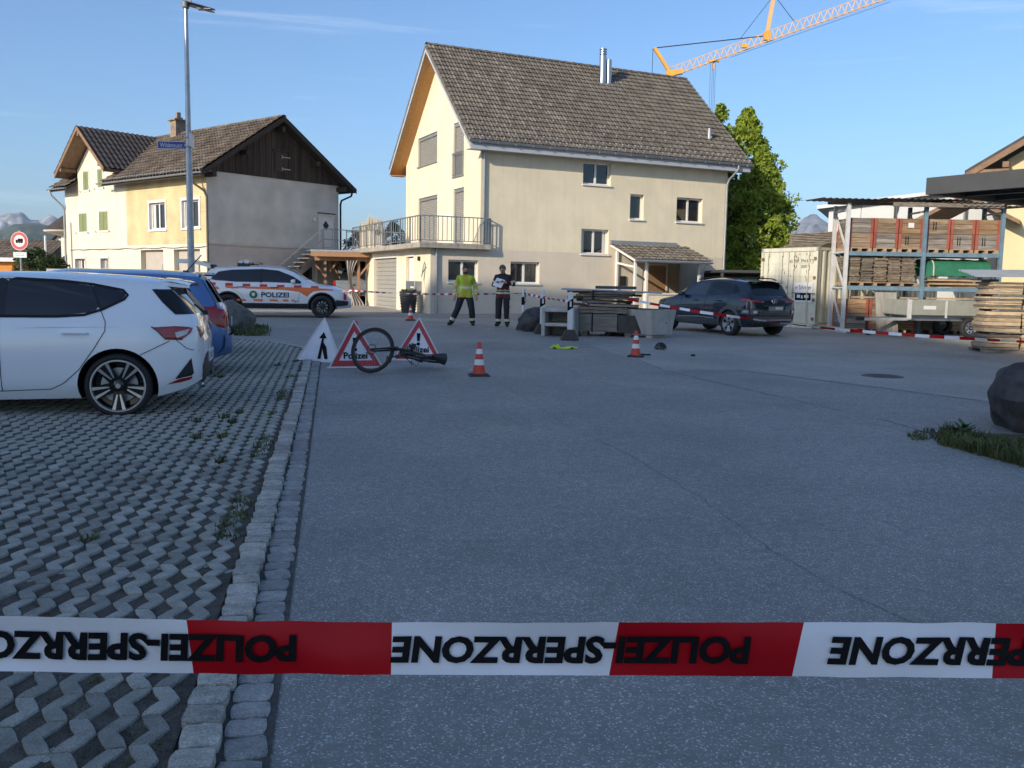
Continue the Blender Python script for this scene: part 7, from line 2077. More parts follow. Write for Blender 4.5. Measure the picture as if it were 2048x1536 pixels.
# ---- cordon tapes
M_twhite = mat('tape_white', (0.74, 0.76, 0.80), 0.5, var=0.05, scale=5, spec=.3)
M_tred = mat('tape_red', (0.40, 0.003, 0.010), 0.5, var=0.06, scale=5, spec=.2)
def ribbon(name, label, pts, w, period, twist=0.0, seed=0, vert=True):
    """striped tape through 3-D points"""
    P = [Vector(p) for p in pts]; dense = [P[0]]
    for a, b2 in zip(P[:-1], P[1:]):
        n = max(1, int((b2 - a).length / (period / 2)))
        for i in range(1, n + 1): dense.append(a.lerp(b2, i / n))
    mb = MB()
    for i, q in enumerate(dense):
        d = (dense[min(i + 1, len(dense) - 1)] - dense[max(0, i - 1)]).normalized(); upv = Vector((0, 0, 1)); side = d.cross(upv).normalized()
        th = twist * sin(i * .37 + seed) + twist * .7 * sin(i * .11 + seed * 2)
        ww = (upv * cos(th) + side * sin(th)) * w / 2
        mb.v += [q - ww, q + ww]
        if i: k = 2 * i; mb.f.append((k - 2, k, k + 1, k - 1)); mb.m.append(i % 2)
    o = mb.build(name, [M_twhite, M_tred], None, smooth=True); tag(o, label, 'barrier tape', 'police cordon tapes'); return o
c0 = at_depth(640, 583, 37); d1, d2, d3 = ground_at(1046, 660), ground_at(1084, 668), ground_at(1139, 681)
dl = lambda p, h: (p.x, p.y - .06, gz(p.y) + h)
sag = lambda a, b2, k, n=8: [Vector(a).lerp(Vector(b2), i / n) - Vector((0, 0, k * sin(pi * i / n))) for i in range(n + 1)]
t2 = sag((c0.x, 37, 1.25), dl(d1, 1.02), .12, 14) + [Vector(dl(d2, .95)), Vector(dl(d3, .92)), Vector((LS.matrix_world.translation.x - .5, LS.matrix_world.translation.y - .62, 1.05))]
ribbon('cordon_tape', 'twisted red and white tape strung past the firefighters to the posts', t2, .06, .42, .9, 1)
t3 = [at_depth(u, v, Y) for u, v, Y in ((1255, 598, 22.7), (1300, 607, 22.6), (1400, 624, 22.0), (1480, 635, 21.6), (1560, 646, 21.2), (1640, 655, 20.8), (1700, 661, 20.5), (1830, 671, 19.9), (1950, 678, 19.1), (2000, 681, 18.6), (2100, 686, 18.2))]
ribbon('cordon_tape', 'red and white tape sagging across the yard before the dark suv', t3, .07, .50, .75, 3)

# foreground tape with upside-down printing
FT = empty('police_tape'); tag(FT, 'taut red and white police tape printed upside down across the foreground', 'barrier tape')
YT = 1.335
def tp(u, q):
    """u photo column, q 0 bottom .. 1 top"""
    top = 1232 + (u / 2048) * 20 + 5 * sin(u / 420.0) + 2.2 * noise.noise(Vector((u / 90.0, 0, 1))); bot = 1340 + (u / 2048) * 20 + 3 * sin(u / 500.0 + 1) + 2.2 * noise.noise(Vector((u / 110.0, 5, 1)))
    p = at_depth(u, bot + (top - bot) * q, YT + .010 * sin(u / 300.0) + .008 * sin(q * 3 + u / 170.0) + .006 * noise.noise(Vector((u / 150.0, q * 1.2, 3))))
    return p
edges = [(-700, -530), (-530, -60 - 20), (-80, 0)]
bands = [(-1400, -1000, 0), (-1000, -560, 1), (-560, 380, 0), (380, 783, 1), (783, 1228, 0), (1228, 1596, 1), (1596, 1988, 0), (1988, 2420, 1), (2420, 2900, 0), (2900, 3300, 1)]
slant = {380: 7, 783: -1, 1228: -10, 1596: -12, 1988: -4}
tm2 = MB()
for (u0, u1, m) in bands:
    n = max(4, int((u1 - u0) / 16))
    tm2.grid(lambda a, q: tp((u0 - slant.get(u0, 0) * (2 * q - 1)) * (1 - a) + (u1 - slant.get(u1, 0) * (2 * q - 1)) * a, q), n, 6, m=m)
tm2.build('film', [M_twhite, M_tred], FT, smooth=True)
def tape_text(txt, uL, uR, uslant=0.0):
    """rotated by 180 degrees: reads from uR to uL; text box between q .26 and .80"""
    V, Fc, x0, x1, y0, y1 = text_mesh(txt, 1.0, .042); mb = MB()
    for (x, y) in V:
        a = (x - x0) / (x1 - x0); b2 = (y - y0) / (y1 - y0)
        u = uR + (uL - uR) * a; q = .74 - .52 * b2
        p = tp(u + uslant * (q - .5), q); mb.v.append(p + (CAMP - p).normalized() * .006)
    mb.f += Fc; mb.m += [0] * len(Fc)
    mb.build('lettering', M_ink, FT)
tape_text('POLIZEI-SPERRZONE', -138, 592, 4)
tape_text('POLIZEI-SPERRZONE', 783, 1500, 14)
tape_text('POLIZEI-SPERRZONE', 1660, 2400, 26)
tape_text('POLIZEI-SPERRZONE', -1050, -330, 4)
# ================================================================== STORAGE RACK, CONTAINER, TRAILER, STACKS
M_rackw = mat('rack_post_white', (0.60, 0.61, 0.60), 0.5, .2, var=.12, scale=4)
M_rackb = mat('rack_beam_blue', (0.15, 0.235, 0.30), 0.5, .1, var=.2, scale=4)
M_crate = mat('crate_wood', (0.235, 0.155, 0.088), 0.85, var=.35, scale=3, stretch=(.6, .6, 6), rnd=.35, bump=.3, bscale=30, col2=(.34, .26, .18))
M_crpost = mat('crate_post_red', (0.30, 0.085, 0.055), 0.7, var=.2, scale=5, rnd=.2)
M_pal = mat('pallet_wood', (0.36, 0.255, 0.16), 0.85, var=.3, scale=5, rnd=.2)
RX0, RX1, RY, RD = 9.80, 14.35, 26.85, 1.10
zg = gz(RY)
RK = empty('storage_rack', (RX0, RY, zg)); tag(RK, 'heavy pallet rack with white posts and blue beams full of crates', 'rack')
W_ = RX1 - RX0
for x in (0, W_ / 2, W_):
    for y in (0, RD):
        MB().box(x - .05, y - .05, 0, x + .05, y + .05, 3.80).build('post', M_rackw if (x == 0) else M_rackb, RK)
    br = MB()
    for z0, z1 in ((.15, 1.3), (1.3, 2.4), (2.4, 3.6)): br.bar((x, .0, z0), (x, RD, z1), .05)
    for z in (.12, 1.33, 2.38, 3.6): br.bar((x, 0, z), (x, RD, z), .05)
    br.build('brace', M_rackw, RK)
for z in (1.33, 2.34):
    for y in (-.03, RD - .03):
        for k in (0, 1): MB().box(k * W_ / 2 + .05, y, z - .06, (k + 1) * W_ / 2 - .05, y + .06, z + .06).build('beam', M_rackb, RK)
MB().box(-.06, -.2, -.0, .06, RD + .2, .05).build('foot_rail', M_rackw, RK)
# roof of loose corrugated sheets
for k, (x0, x1, zz, tl) in enumerate(((-.9, 1.6, 3.90, -.02), (.9, 3.4, 3.92, .0), (2.6, 5.1, 3.84, .0), (3.2, 5.3, 3.74, .02))):
    mb = MB().grid(lambda a, q: (x0 + (x1 - x0) * a, -.35 + (RD + .7) * q, zz + .02 * sin(a * (x1 - x0) * 34) + .08 * q + tl * a), 60, 2); mb.build('roof_sheet', mat('old_roof_sheet', (.17, .155, .14), .7, .2, var=.4, scale=3), RK, smooth=True)
MB().box(1.2, -.3, 3.70, 4.4, -.2, 3.82).box(-.5, .3, 3.78, 4.6, .4, 3.86).build('roof_beam', M_oldplank, RK)

# crates: red-posted pallet boxes
cw, cd, chh = .68, .95, .44
M_crates = [M_crate, mat('crate_wood_grey', (0.17, 0.145, 0.12), 0.9, var=.35, scale=3, stretch=(.6, .6, 6), rnd=.35, bump=.3, bscale=30, col2=(.30, .27, .235)),
            mat('crate_wood_orange', (0.33, 0.185, 0.085), 0.85, var=.3, scale=3, stretch=(.6, .6, 6), rnd=.3, bump=.3, bscale=30, col2=(.42, .28, .16))]
bdf_ = [MB().box(0, 0, 0, cw - .12, .022, chh / 3 - .012).mesh('board', q) for q in M_crates]; bds_ = [MB().box(0, 0, 0, .022, cd - .1, chh / 3 - .012).mesh('board', q) for q in M_crates]
rcr = random.Random(5)
post_me = MB().box(0, 0, 0, .075, .075, chh - .01).mesh('corner_post', M_crpost)
pal_b = MB().box(0, 0, 0, .10, cd, .09).mesh('pallet_block', M_pal); pal_t = MB().box(0, 0, 0, cw, cd, .022).mesh('pallet_deck', M_pal)
mark_me = MB().box(.19, -.004, .05, .215, 0, .30).box(.26, -.004, .05, .285, 0, .30).mesh('stencil_mark', M_ink)
def crate(x, y, z, tiers, label, mark=-1, paper=False):
    R = empty('pallet_crate', (x, y, z)); tag(R, label, 'crate', 'wooden pallet crates on the rack')
    link('pallet_deck', pal_t, R, (0, 0, .09))
    for i in (0, .29, .58): link('pallet_block', pal_b, R, (i, 0, 0))
    for t in range(tiers):
        z0 = .112 + t * chh; kk = rcr.choice((0, 1, 1, 2, 0)); bd_f, bd_s = bdf_[kk], bds_[kk]
        for k in range(3):
            link('board', bd_f, R, (.06, .0, z0 + k * chh / 3)); link('board', bd_s, R, (0, .05, z0 + k * chh / 3)); link('board', bd_s, R, (cw - .022, .05, z0 + k * chh / 3))
            link('board', bd_f, R, (.06, cd - .022, z0 + k * chh / 3))
        for px in (-.012, cw - .063):
            for py in (-.016, cd - .06): link('corner_post', post_me, R, (px, py, z0))
        if mark == t: link('stencil_mark', mark_me, R, (0, -.001, z0 + .05))
    if paper: MB().box(.25, -.008, .72, .42, -.004, .86).build('paper_label', M_signwhite, R)
    return R
top_lab = ['wooden pallet crate at the left end of the upper rack level', 'grey wooden crate second in the upper rack row', 'grey crate with white paper label on the upper rack level', 'brown crate with two black stencil bars on its upper half, top rack level', 'crate right of the middle rack post on the top level', 'brown crate second from the right end of the top rack level', 'last crate at the right end of the top rack level']
for i in range(6):
    x = RX0 + .06 + .02 + i * .735 + (.06 if i > 2 else 0)
    crate(x, RY + .06, zg + 2.40, 2, top_lab[i if i else 1] if i else top_lab[0], mark={3: 1, 4: 0, 5: 0, 2: 0}.get(i, -1), paper=(i == 2))
low_lab = ['weathered crate at the left foot of the rack', 'crate with red posts left of the leaning grey board', 'crate behind the leaning grey board on the ground', 'low crate behind the trailer drawbar', 'low crate behind the trailer body, beside the middle post', 'low crate at the right end behind the trailer']
for i in range(6):
    crate(RX0 + .08 + i * .735 + (.06 if i > 2 else 0), RY + .08, zg + .02, 2, low_lab[i])
for b2, (x, w) in enumerate(((RX0 + .3, 2.0), (RX0 + 2.5, 1.7))):
    o = MB().box(0, 0, 0, w, .25, .05).build('loose_plank', M_pal); o.location = (x, RY + .1, zg + 1.03); tag(o, ('long pale plank laid across the lower crates left of the middle post', 'long pale plank laid across the lower crates right of the middle post')[b2], 'plank')
# board stacks on the middle level
M_stackw = mat('stacked_boards', (0.20, 0.150, 0.105), 0.9, var=.4, scale=9, rnd=.3, col2=(.33, .27, .20))
rs = random.Random(12)
xs_ = RX0 + .10
stk_n = 0
pallet2 = MB().box(0, 0, .08, 2.1, .95, .10)
for i in range(6): pallet2.box(i * .40, 0, 0, i * .40 + .10, .95, .08)
o = pallet2.build('pallet', M_pal); o.location = (RX0 + .08, RY + .05, zg + 1.40); tag(o, 'long pallet carrying the board stacks on the middle rack level', 'pallet')
for i in range(5):
    w = rs.uniform(.34, .42); h_ = rs.uniform(.62, .80)
    R = empty('board_stack', (xs_, RY + .08, zg + 1.505)); tag(R, ['grey board stack at the left end of the middle rack level', 'pale upright board bundle second on the middle rack level', 'tall stack of short brown boards in the middle of the pallet', 'stack of short brown boards topped with loose slats', 'stack of short boards beside the middle rack post'][i], 'board stack', 'stacks of short boards')
    z = 0; k = 0
    while z < h_:
        T = .034; a = rs.uniform(-.02, .03)
        MB().box(a, rs.uniform(-.03, .03), z, a + w - rs.uniform(0, .05), .85, z + T - .008).build('board', M_stackw if i != 1 else M_oldplank, R); z += T; k += 1
    xs_ += w + .025
# green tarpaulin bundle and slats on the right
gtm = MB().grid(lambda a, q: (RX0 + 2.36 + 1.95 * a, RY + .10 + .85 * q if False else RY + .02 + .45 - .45 * cos(pi * q) , zg + 1.72 + .50 * sin(pi * q) ** .45 * (1 + .05 * noise.noise(Vector((a * 5, q * 3, 1)))) + .02 * noise.noise(Vector((a * 11, q * 6, 4)))), 26, 16)
gt_o = gtm.build('tarpaulin_bundle', mat('green_tarp', (.028, .155, .085), .45, var=.2, scale=4, bump=.3, bscale=9), smooth=True); tag(gt_o, 'green tarpaulin bundle tied up on the middle rack level', 'tarpaulin')
stp = MB().tube([(RX0 + 2.62, RY + .02 + .45 - .46 * cos(pi * q / 12), zg + 1.72 + .52 * sin(pi * q / 12) ** .45) for q in range(0, 13)], .018, 5)
stp.build('tie_strap', mat('cream_strap', (.55, .50, .40), .8), gt_o)
SL = empty('slat_pile', (RX0 + 2.4, RY, zg + 1.40)); tag(SL, 'loose pale slats piled below the green tarpaulin', 'slats')
for i in range(11):
    o = MB().box(0, 0, 0, rs.uniform(1.2, 1.9), .07, .03).build('slat', M_pal, SL); o.matrix_local = Matrix.Translation((rs.uniform(0, .2), rs.uniform(-.05, .6), .0 + i * .022)) @ Matrix.Rotation(rs.uniform(-.12, .12), 4, 'Z')
# grey board leaning on the rack
o = MB().box(0, 0, 0, .62, .03, 1.25).box(.12, -.004, 0, .16, 0, 1.25).box(.42, -.004, 0, .46, 0, 1.25).build('leaning_board', mat('grey_board', (.33, .31, .27), .8, var=.2, scale=3, stretch=(6, 1, .5), streak=.3)); o.matrix_world = Matrix.Translation((RX0 + .88, RY - .42, zg)) @ Matrix.Rotation(radians(-14), 4, 'X'); tag(o, 'wide grey board leaning against the crates', 'board')

# ---- trailer
M_trail = mat('trailer_grey_green', (0.30, 0.31, 0.27), 0.6, .1, var=.12, scale=3)
TRL = empty('trailer'); tag(TRL, 'grey-green flatbed trailer with drop sides before the rack', 'trailer')
for i in range(2): MB().box(i * 1.05 + .02, -.02, .62, (i + 1) * 1.05 - .02, .02, 1.02).build('side_board', M_trail, TRL, bevel=.008)
MB().box(0, .02, .60, 2.1, 1.5, .64).build('bed', M_trail, TRL)
MB().box(-.02, -.02, .62, .02, 1.5, 1.02).build('front_board', M_trail, TRL); MB().box(2.08, -.02, .62, 2.12, 1.5, 1.02).build('tail_board', M_trail, TRL); MB().box(0, 1.48, .62, 2.1, 1.52, 1.02).build('side_board', M_trail, TRL)
MB().box(-.03, -.03, .50, .06, .06, 1.05).box(1.02, -.035, .55, 1.08, -.02, 1.03).box(2.05, -.03, .50, 2.14, .06, 1.05).build('stake', M_rackw, TRL)
MB().box(.1, .2, .46, 2.0, .3, .58).box(.1, 1.2, .46, 2.0, 1.3, .58).bar((.2, .25, .50), (-.95, .72, .46), .08).bar((.2, 1.25, .50), (-.95, .72, .46), .08).build('chassis', M_galv, TRL)
MB().cbox((-1.05, .72, .47), (.22, .10, .10)).bar((-.85, .72, .5), (-.85, .72, .1), .05).lathe([(0, -.03), (.09, -.03), (.09, .03), (0, .03)], 14, M=Matrix.Translation((-.80, .72, .10)) @ Matrix.Rotation(pi / 2, 4, 'X')).build('hitch', M_blackpl, TRL)
tm_, rm_, _ = wheel_meshes(.28, .16, .17, 'star')
for sg, y in ((1, 1.45), (-1, .05)): w_ = link('wheel', tm_, TRL, (1.80, y, .28), (0, 0, 0 if sg > 0 else pi)); link('rim', rm_, w_)
MB().box(.40, -.028, .78, .75, -.021, .88).build('plate', M_signwhite, TRL)
p = ground_at(1812, 655); put(TRL, 10.95, 25.0, radians(4))

# ---- shipping container
M_cont = mat('container_cream', (0.60, 0.58, 0.47), 0.6, .1, var=.10, scale=2, bump=.1, bscale=20, streak=.22)
M_rust = mat('rusty_steel', (0.22, 0.12, 0.06), 0.8, .2, var=.4, scale=12)
CT = empty('shipping_container'); tag(CT, 'cream shipping container with rusty door gear beside the rack', 'container')
CWD, CL, CH = 2.40, 6.0, 2.55
# local: doors in plane y = 0 facing -y, length along +y
def corrug(mb, P, n, d):
    for i in range(n):
        t0, t1, t2, t3, t4 = [(i + k) / n for k in (0, .3, .5, .8, 1)]
        for a, b2, o1, o2 in ((t0, t1, 0, 0), (t1, t2, 0, d), (t2, t3, d, d), (t3, t4, d, 0)): mb.quad(P(a, 0, o1), P(b2, 0, o2), P(b2, 1, o2), P(a, 1, o1))
sdm = MB()
corrug(sdm, lambda t, z, o: (CWD / 2 + o, t * CL, .18 + z * (CH - .28)), 22, -.035); corrug(sdm, lambda t, z, o: (-CWD / 2 - o, t * CL, .18 + z * (CH - .28)), 22, -.035)
sdm.quad((-CWD / 2, CL, .1), (CWD / 2, CL, .1), (CWD / 2, CL, CH), (-CWD / 2, CL, CH)); sdm.build('side_wall', M_cont, CT)
MB().quad((-CWD / 2, 0, CH), (CWD / 2, 0, CH), (CWD / 2, CL, CH), (-CWD / 2, CL, CH)).build('roof', M_cont, CT)
frm = MB()
for x in (-CWD / 2, CWD / 2 - .09): frm.box(x, -.03, 0, x + .09, .12, CH); frm.box(x, CL - .1, 0, x + .09, CL + .02, CH)
frm.box(-CWD / 2, -.03, CH - .11, CWD / 2, .10, CH + .01).box(-CWD / 2, -.03, .0, CWD / 2, .10, .14)
for x in (-CWD / 2, CWD / 2 - .07): frm.box(x, .1, CH - .09, x + .07, CL, CH + .005); frm.box(x, .1, 0, x + .07, CL, .16)
frm.build('frame', M_cont, CT)
for sg in (0, 1):
    x0 = -CWD / 2 + .10 + sg * (CWD / 2 - .09); x1 = x0 + CWD / 2 - .12
    dm = MB().box(x0, .0, .15, x1, .04, CH - .12)
    for z in (.45, .85, 1.25, 1.65, 2.05): dm.box(x0 + .06, -.012, z, x1 - .06, .0, z + .06)
    do = dm.build('door', M_cont, CT)
    for bx_ in (x0 + .22, x1 - .25):
        MB().tube([(bx_, -.045, .12), (bx_, -.045, CH - .08)], .018, 8).cbox((bx_, -.035, .2), (.09, .05, .1)).cbox((bx_, -.035, CH - .2), (.09, .05, .1)).cbox((bx_, -.035, 1.9), (.08, .05, .08)).build('lock_bar', M_cont, do)
        MB().bar((bx_, -.06, 1.12), (bx_ + .34, -.06, 1.10), .035, .02).build('lock_handle', M_rust, do)
    hg = MB()
    for z in (.3, .9, 1.6, 2.2): hg.cbox((x0 - .02 if sg == 0 else x1 + .02, -.03, z), (.10, .03, .10))
    hg.build('hinge', M_rust, do)
rsm = MB(); rr2 = random.Random(3)
for i in range(16):
    x, z = rr2.uniform(-.5, .9), rr2.uniform(1.0, 2.4); rsm.poly([(x + rr2.uniform(.004, .02) * cos(t), -.0135, z + rr2.uniform(.02, .09) * sin(t)) for t in [2 * pi * k / 7 for k in range(7)]])
rsm.build('rust_patches', M_rust, CT)
tx = MB(); text_on(tx, 'GZDU  374 817 2', (.55, -.0145, 2.13), (1, 0, 0), (0, 0, 1), width=.95, height=.10); text_on(tx, 'SU    22G0', (.52, -.0145, 1.96), (1, 0, 0), (0, 0, 1), width=.7, height=.09); tx.build('lettering', M_ink, CT)
po = MB().box(.28, -.02, .82, 1.05, -.014, 1.45).build('poster', M_signwhite, CT)
tx = MB(); text_on(tx, 'er Schreiner', (.665, -.0225, 1.30), (1, 0, 0), (0, 0, 1), width=.66, height=.14); tx.box(.34, -.0225, .88, .99, -.021, 1.12); tx.build('lettering', M_ink, po)
MB().box(.42, -.0245, .96, .56, -.023, 1.06).box(.60, -.0245, .94, .66, -.023, 1.04).box(.72, -.0245, .96, .90, -.023, 1.05).build('logo_print', M_signwhite, po)
pA, pB = Vector((8.33, 30.6, 0)), Vector((9.55, 28.5, 0)); cdir = (pB - pA).normalized(); mid = (pA + pB) / 2
CT.matrix_world = Matrix.Translation((mid.x, mid.y, gz(mid.y))) @ Matrix.Rotation(atan2(cdir.y, cdir.x), 4, 'Z')
CP2 = MB()
for i in range(3): CP2.box(-.6 + i * .05, .2 + i * .1, CH + .03 + i * .04, 1.1, 3.5, CH + .05 + i * .04)
for i in range(7): CP2.box(-1.0 + .02 * (i % 3), 1.0, CH + .18 + i * .055, 1.2 - .03 * (i % 2), 4.5, CH + .215 + i * .055)
o = CP2.build('board_pile', M_oldplank); o.matrix_world = CT.matrix_world.copy(); tag(o, 'grey boards piled on the container roof', 'board pile')

# ---- covered cars and clutter behind, between house and container
JK = empty('scrap_shelter', (0, 0, 0)); tag(JK, 'dark open shelter with stored metal parts behind the house corner', 'shelter')
c = at_depth(1490, 570, 36)
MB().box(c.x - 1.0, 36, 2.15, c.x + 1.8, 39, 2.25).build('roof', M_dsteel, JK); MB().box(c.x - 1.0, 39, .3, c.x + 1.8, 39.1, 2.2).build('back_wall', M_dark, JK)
MB().box(c.x - .95, 36.05, .3, c.x - .85, 36.15, 2.15).box(c.x + 1.65, 36.05, .3, c.x + 1.75, 36.15, 2.15).build('post', M_dsteel, JK)
for k in range(5): MB().bar((c.x - .8, 36.3 + k * .2, .9 + k * .2), (c.x + 1.5, 36.3 + k * .2, 1.0 + k * .24), .06).build('metal_part', M_galv, JK)
o = MB().box(-.9, 0, 0, 1.0, .22, 1.42).build('garden_wall', M_concl); c = at_depth(1490, 560, 34); o.location = (c.x, 34.2, .3); tag(o, 'low pale wall between the house corner and the container', 'wall')

# ---- big timber stack at the right edge
M_pale = mat('fresh_board', (0.40, 0.30, 0.19), 0.85, var=.3, scale=5, rnd=.28, bump=.3, bscale=25, stretch=(1, 5, 5))
p = ground_at(1950, 708)
WS2 = empty('board_stack', (p.x + .86, p.y + .3, gz(p.y))); tag(WS2, 'tall stack of pale rounded slabs and boards at the yard edge', 'board stack')
rw = random.Random(21)
MB().box(-.55, -.1, 0, 1.9, .05, .09).box(-.55, .6, 0, 1.9, .75, .09).build('bearer', M_oldplank, WS2)
z = .09
def slab_end(mb, x0, x1, y0, y1, z, T, rnd):
    n = 7; pts = [(x0 + .12 * (1 - sqrt(max(0, 1 - (2 * k / n - 1) ** 2))), y0 + (y1 - y0) * k / n) for k in range(n + 1)]
    mb.prism([(x, y, z) for x, y in pts] + [(x1, y1, z), (x1, y0, z)], (0, 0, T))
k = 0
while z < 1.55:
    T = rw.choice((.055, .07, .085)) if z < .95 else .045
    for (x0, x1) in ((-.55 + rw.uniform(-.05, .05), .18), (.22 + rw.uniform(-.03, .03), 1.75)):
        mb = MB(); slab_end(mb, x0, x1, -.12 + rw.uniform(-.03, .03), .78, z, T - .008, rw)
        mb.build('board', M_pale if rw.random() < .75 else M_oldplank, WS2)
    z += T; k += 1
    if k % 6 == 5:
        for x_ in (-.4, .9): MB().box(x_, -.05, z, x_ + .1, .7, z + .05).build('spacer', M_oldplank, WS2)
        z += .05
shm = MB().grid(lambda a, q: (-.85 + 3.0 * a, -.30 + 1.2 * q, z + .04 + .015 * sin(q * 46) + .17 * q + .03 * a), 2, 50)
shm.build('metal_sheet', M_sheet, WS2, smooth=True)
WS2.rotation_euler = (0, 0, radians(-8))
# ================================================================== TREES AND BUSHES
def leaf_mat(name, c1, c2):
    m = bpy.data.materials.new(name); m.use_nodes = True
    N, L = m.node_tree.nodes, m.node_tree.links; b = N['Principled BSDF']; b.inputs['Roughness'].default_value = .55
    t = N.new('ShaderNodeTexCoord'); n = N.new('ShaderNodeTexNoise'); n.inputs['Scale'].default_value = 1.7; n.inputs['Detail'].default_value = 6; L.new(t.outputs['Object'], n.inputs['Vector'])
    r = N.new('ShaderNodeMapRange'); r.inputs[1].default_value = .35; r.inputs[2].default_value = .65; L.new(n.outputs['Fac'], r.inputs[0])
    mx = N.new('ShaderNodeMixRGB'); mx.inputs['Color1'].default_value = (*c1, 1); mx.inputs['Color2'].default_value = (*c2, 1); L.new(r.outputs[0], mx.inputs['Fac']); L.new(mx.outputs[0], b.inputs['Base Color'])
    tr_ = N.new('ShaderNodeBsdfTranslucent'); L.new(mx.outputs[0], tr_.inputs['Color']); ms = N.new('ShaderNodeMixShader'); ms.inputs['Fac'].default_value = .45
    L.new(b.outputs[0], ms.inputs[1]); L.new(tr_.outputs[0], ms.inputs[2]); L.new(ms.outputs[0], N['Material Output'].inputs['Surface'])
    return m
M_leaf = leaf_mat('tree_leaf', (0.19, 0.275, 0.028), (0.36, 0.44, 0.055))
M_leafd = leaf_mat('bush_leaf', (0.030, 0.060, 0.018), (0.06, 0.10, 0.03))
M_bark = mat('bark', (0.10, 0.075, 0.05), 0.9, var=.3, scale=8, bump=.6, bscale=25, stretch=(4, 4, .6))
def tree(name, label, x, y, h, prof, seed, nclump=260, per=44, leaf=.15, m=None, trunk=True, lean=0.0, group=None, cat='tree'):
    """prof(t): crown radius at relative height t"""
    R = empty(name, (x, y, gz(y))); tag(R, label, cat, group); rnd = random.Random(seed)
    if trunk:
        tb = MB().tube([(0, 0, -.2), (.03, 0, h * .3), (-.02, .03, h * .6), (0, 0, h * .93)], [h * .018 + .06, h * .014 + .04, h * .008 + .02, .015], 8)
        for i in range(26):
            t = rnd.uniform(.12, .85); a = rnd.uniform(0, 2 * pi); r_ = prof(t) * .8; z = h * t
            tb.tube([(0, 0, z - .1), (r_ * .5 * cos(a), r_ * .5 * sin(a), z + r_ * .35), (r_ * cos(a), r_ * sin(a), z + r_ * .8)], [.04, .025, .008], 5)
        tb.build('trunk', M_bark, R, smooth=True)
    cm = MB()
    for c in range(nclump):
        t = rnd.uniform(.04, 1.0) ** .85; a = rnd.uniform(0, 2 * pi)
        R_ = prof(t) * (1 + .5 * noise.noise(Vector((cos(a) * 1.9, sin(a) * 1.9, t * 7 + seed))))
        q = R_ * rnd.uniform(.35, 1.0) ** .5 * (1.16 if rnd.random() < .12 else 1)
        c0 = Vector((q * cos(a) + lean * t * h, q * sin(a), h * t)); cr_ = rnd.uniform(.18, .44) * (.7 if t > .85 else 1)
        for _ in range(per):
            d = Vector((rnd.gauss(0, 1), rnd.gauss(0, 1), rnd.gauss(0, 1))); d = d.normalized() * cr_ * rnd.random() ** .4
            p = c0 + d; n = Vector((rnd.uniform(-1, 1), rnd.uniform(-1, 1), rnd.uniform(-.2, 1))).normalized(); u = n.orthogonal().normalized()
            ang = rnd.uniform(0, 6.28); v = (Matrix.Rotation(ang, 3, n) @ u); w = n.cross(v); s = leaf * rnd.uniform(.6, 1.2)
            i = len(cm.v); cm.v += [p - v * s, p - w * s * .5, p + v * s, p + w * s * .5]; cm.f.append((i, i + 1, i + 2, i + 3)); cm.m.append(0)
    cm.build('crown', m or M_leaf, R)
    return R
col_prof = pchip([(0, .4), (.12, 1.5), (.35, 1.9), (.6, 1.35), (.8, .8), (.93, .38), (1, .08)])
wide_prof = pchip([(0, .5), (.12, 1.9), (.35, 2.3), (.6, 1.7), (.8, 1.0), (.93, .45), (1, .1)])
c = at_depth(1445, 540, 47); tree('deciduous_tree', 'slim light green tree rising behind the right roof edge', c.x - .45, 47, 10.2, lambda t: col_prof(t) * .85, 3, 280, 40, .12, group='trees behind the house')
c = at_depth(1497, 540, 45.5); tree('deciduous_tree', 'tallest pointed light green tree right of the house', c.x - .35, 45.5, 9.7, lambda t: wide_prof(t) * 1.02, 8, 520, 40, .12, group='trees behind the house')
c = at_depth(1545, 540, 44); tree('deciduous_tree', 'broad green tree beside the container, lower than its neighbours', c.x - .75, 44, 7.6, lambda t: wide_prof(t) * .80, 15, 380, 40, .12, group='trees behind the house')
# hedge and bushes far left, shrub behind the balcony
def bush(label, x, y, w, h, seed, m=None, n=60):
    pr = pchip([(0, w * .9), (.4, w), (.8, w * .7), (1, w * .15)])
    return tree('bush', label, x, y, h, lambda t: pr(t), seed, n, 40, .10, m or M_leafd, False, cat='bush')
c = at_depth(72, 530, 44); bush('dense dark green bush right of the no-lorries sign', c.x, 44, 1.0, 2.3, 4)
c = at_depth(104, 530, 45); bush('dark green bush with reddish twigs by the old house corner', c.x, 45, .8, 2.0, 9)
c = at_depth(790, 475, 50); bush('dark bush showing through the balcony railing', c.x, 50, 1.6, 4.2, 5, n=90)
c = at_depth(716, 490, 52); bush('dark shrub behind the stair landing and carport', c.x, 52, 1.2, 3.7, 6, n=60)
c = at_depth(20, 532, 40); o = MB().box(1.6, 0, 0, 4.2, .25, 1.55).build('garden_wall', M_concl); o.location = (c.x, 40, .3); tag(o, 'low pale garden wall behind the parked cars', 'wall')
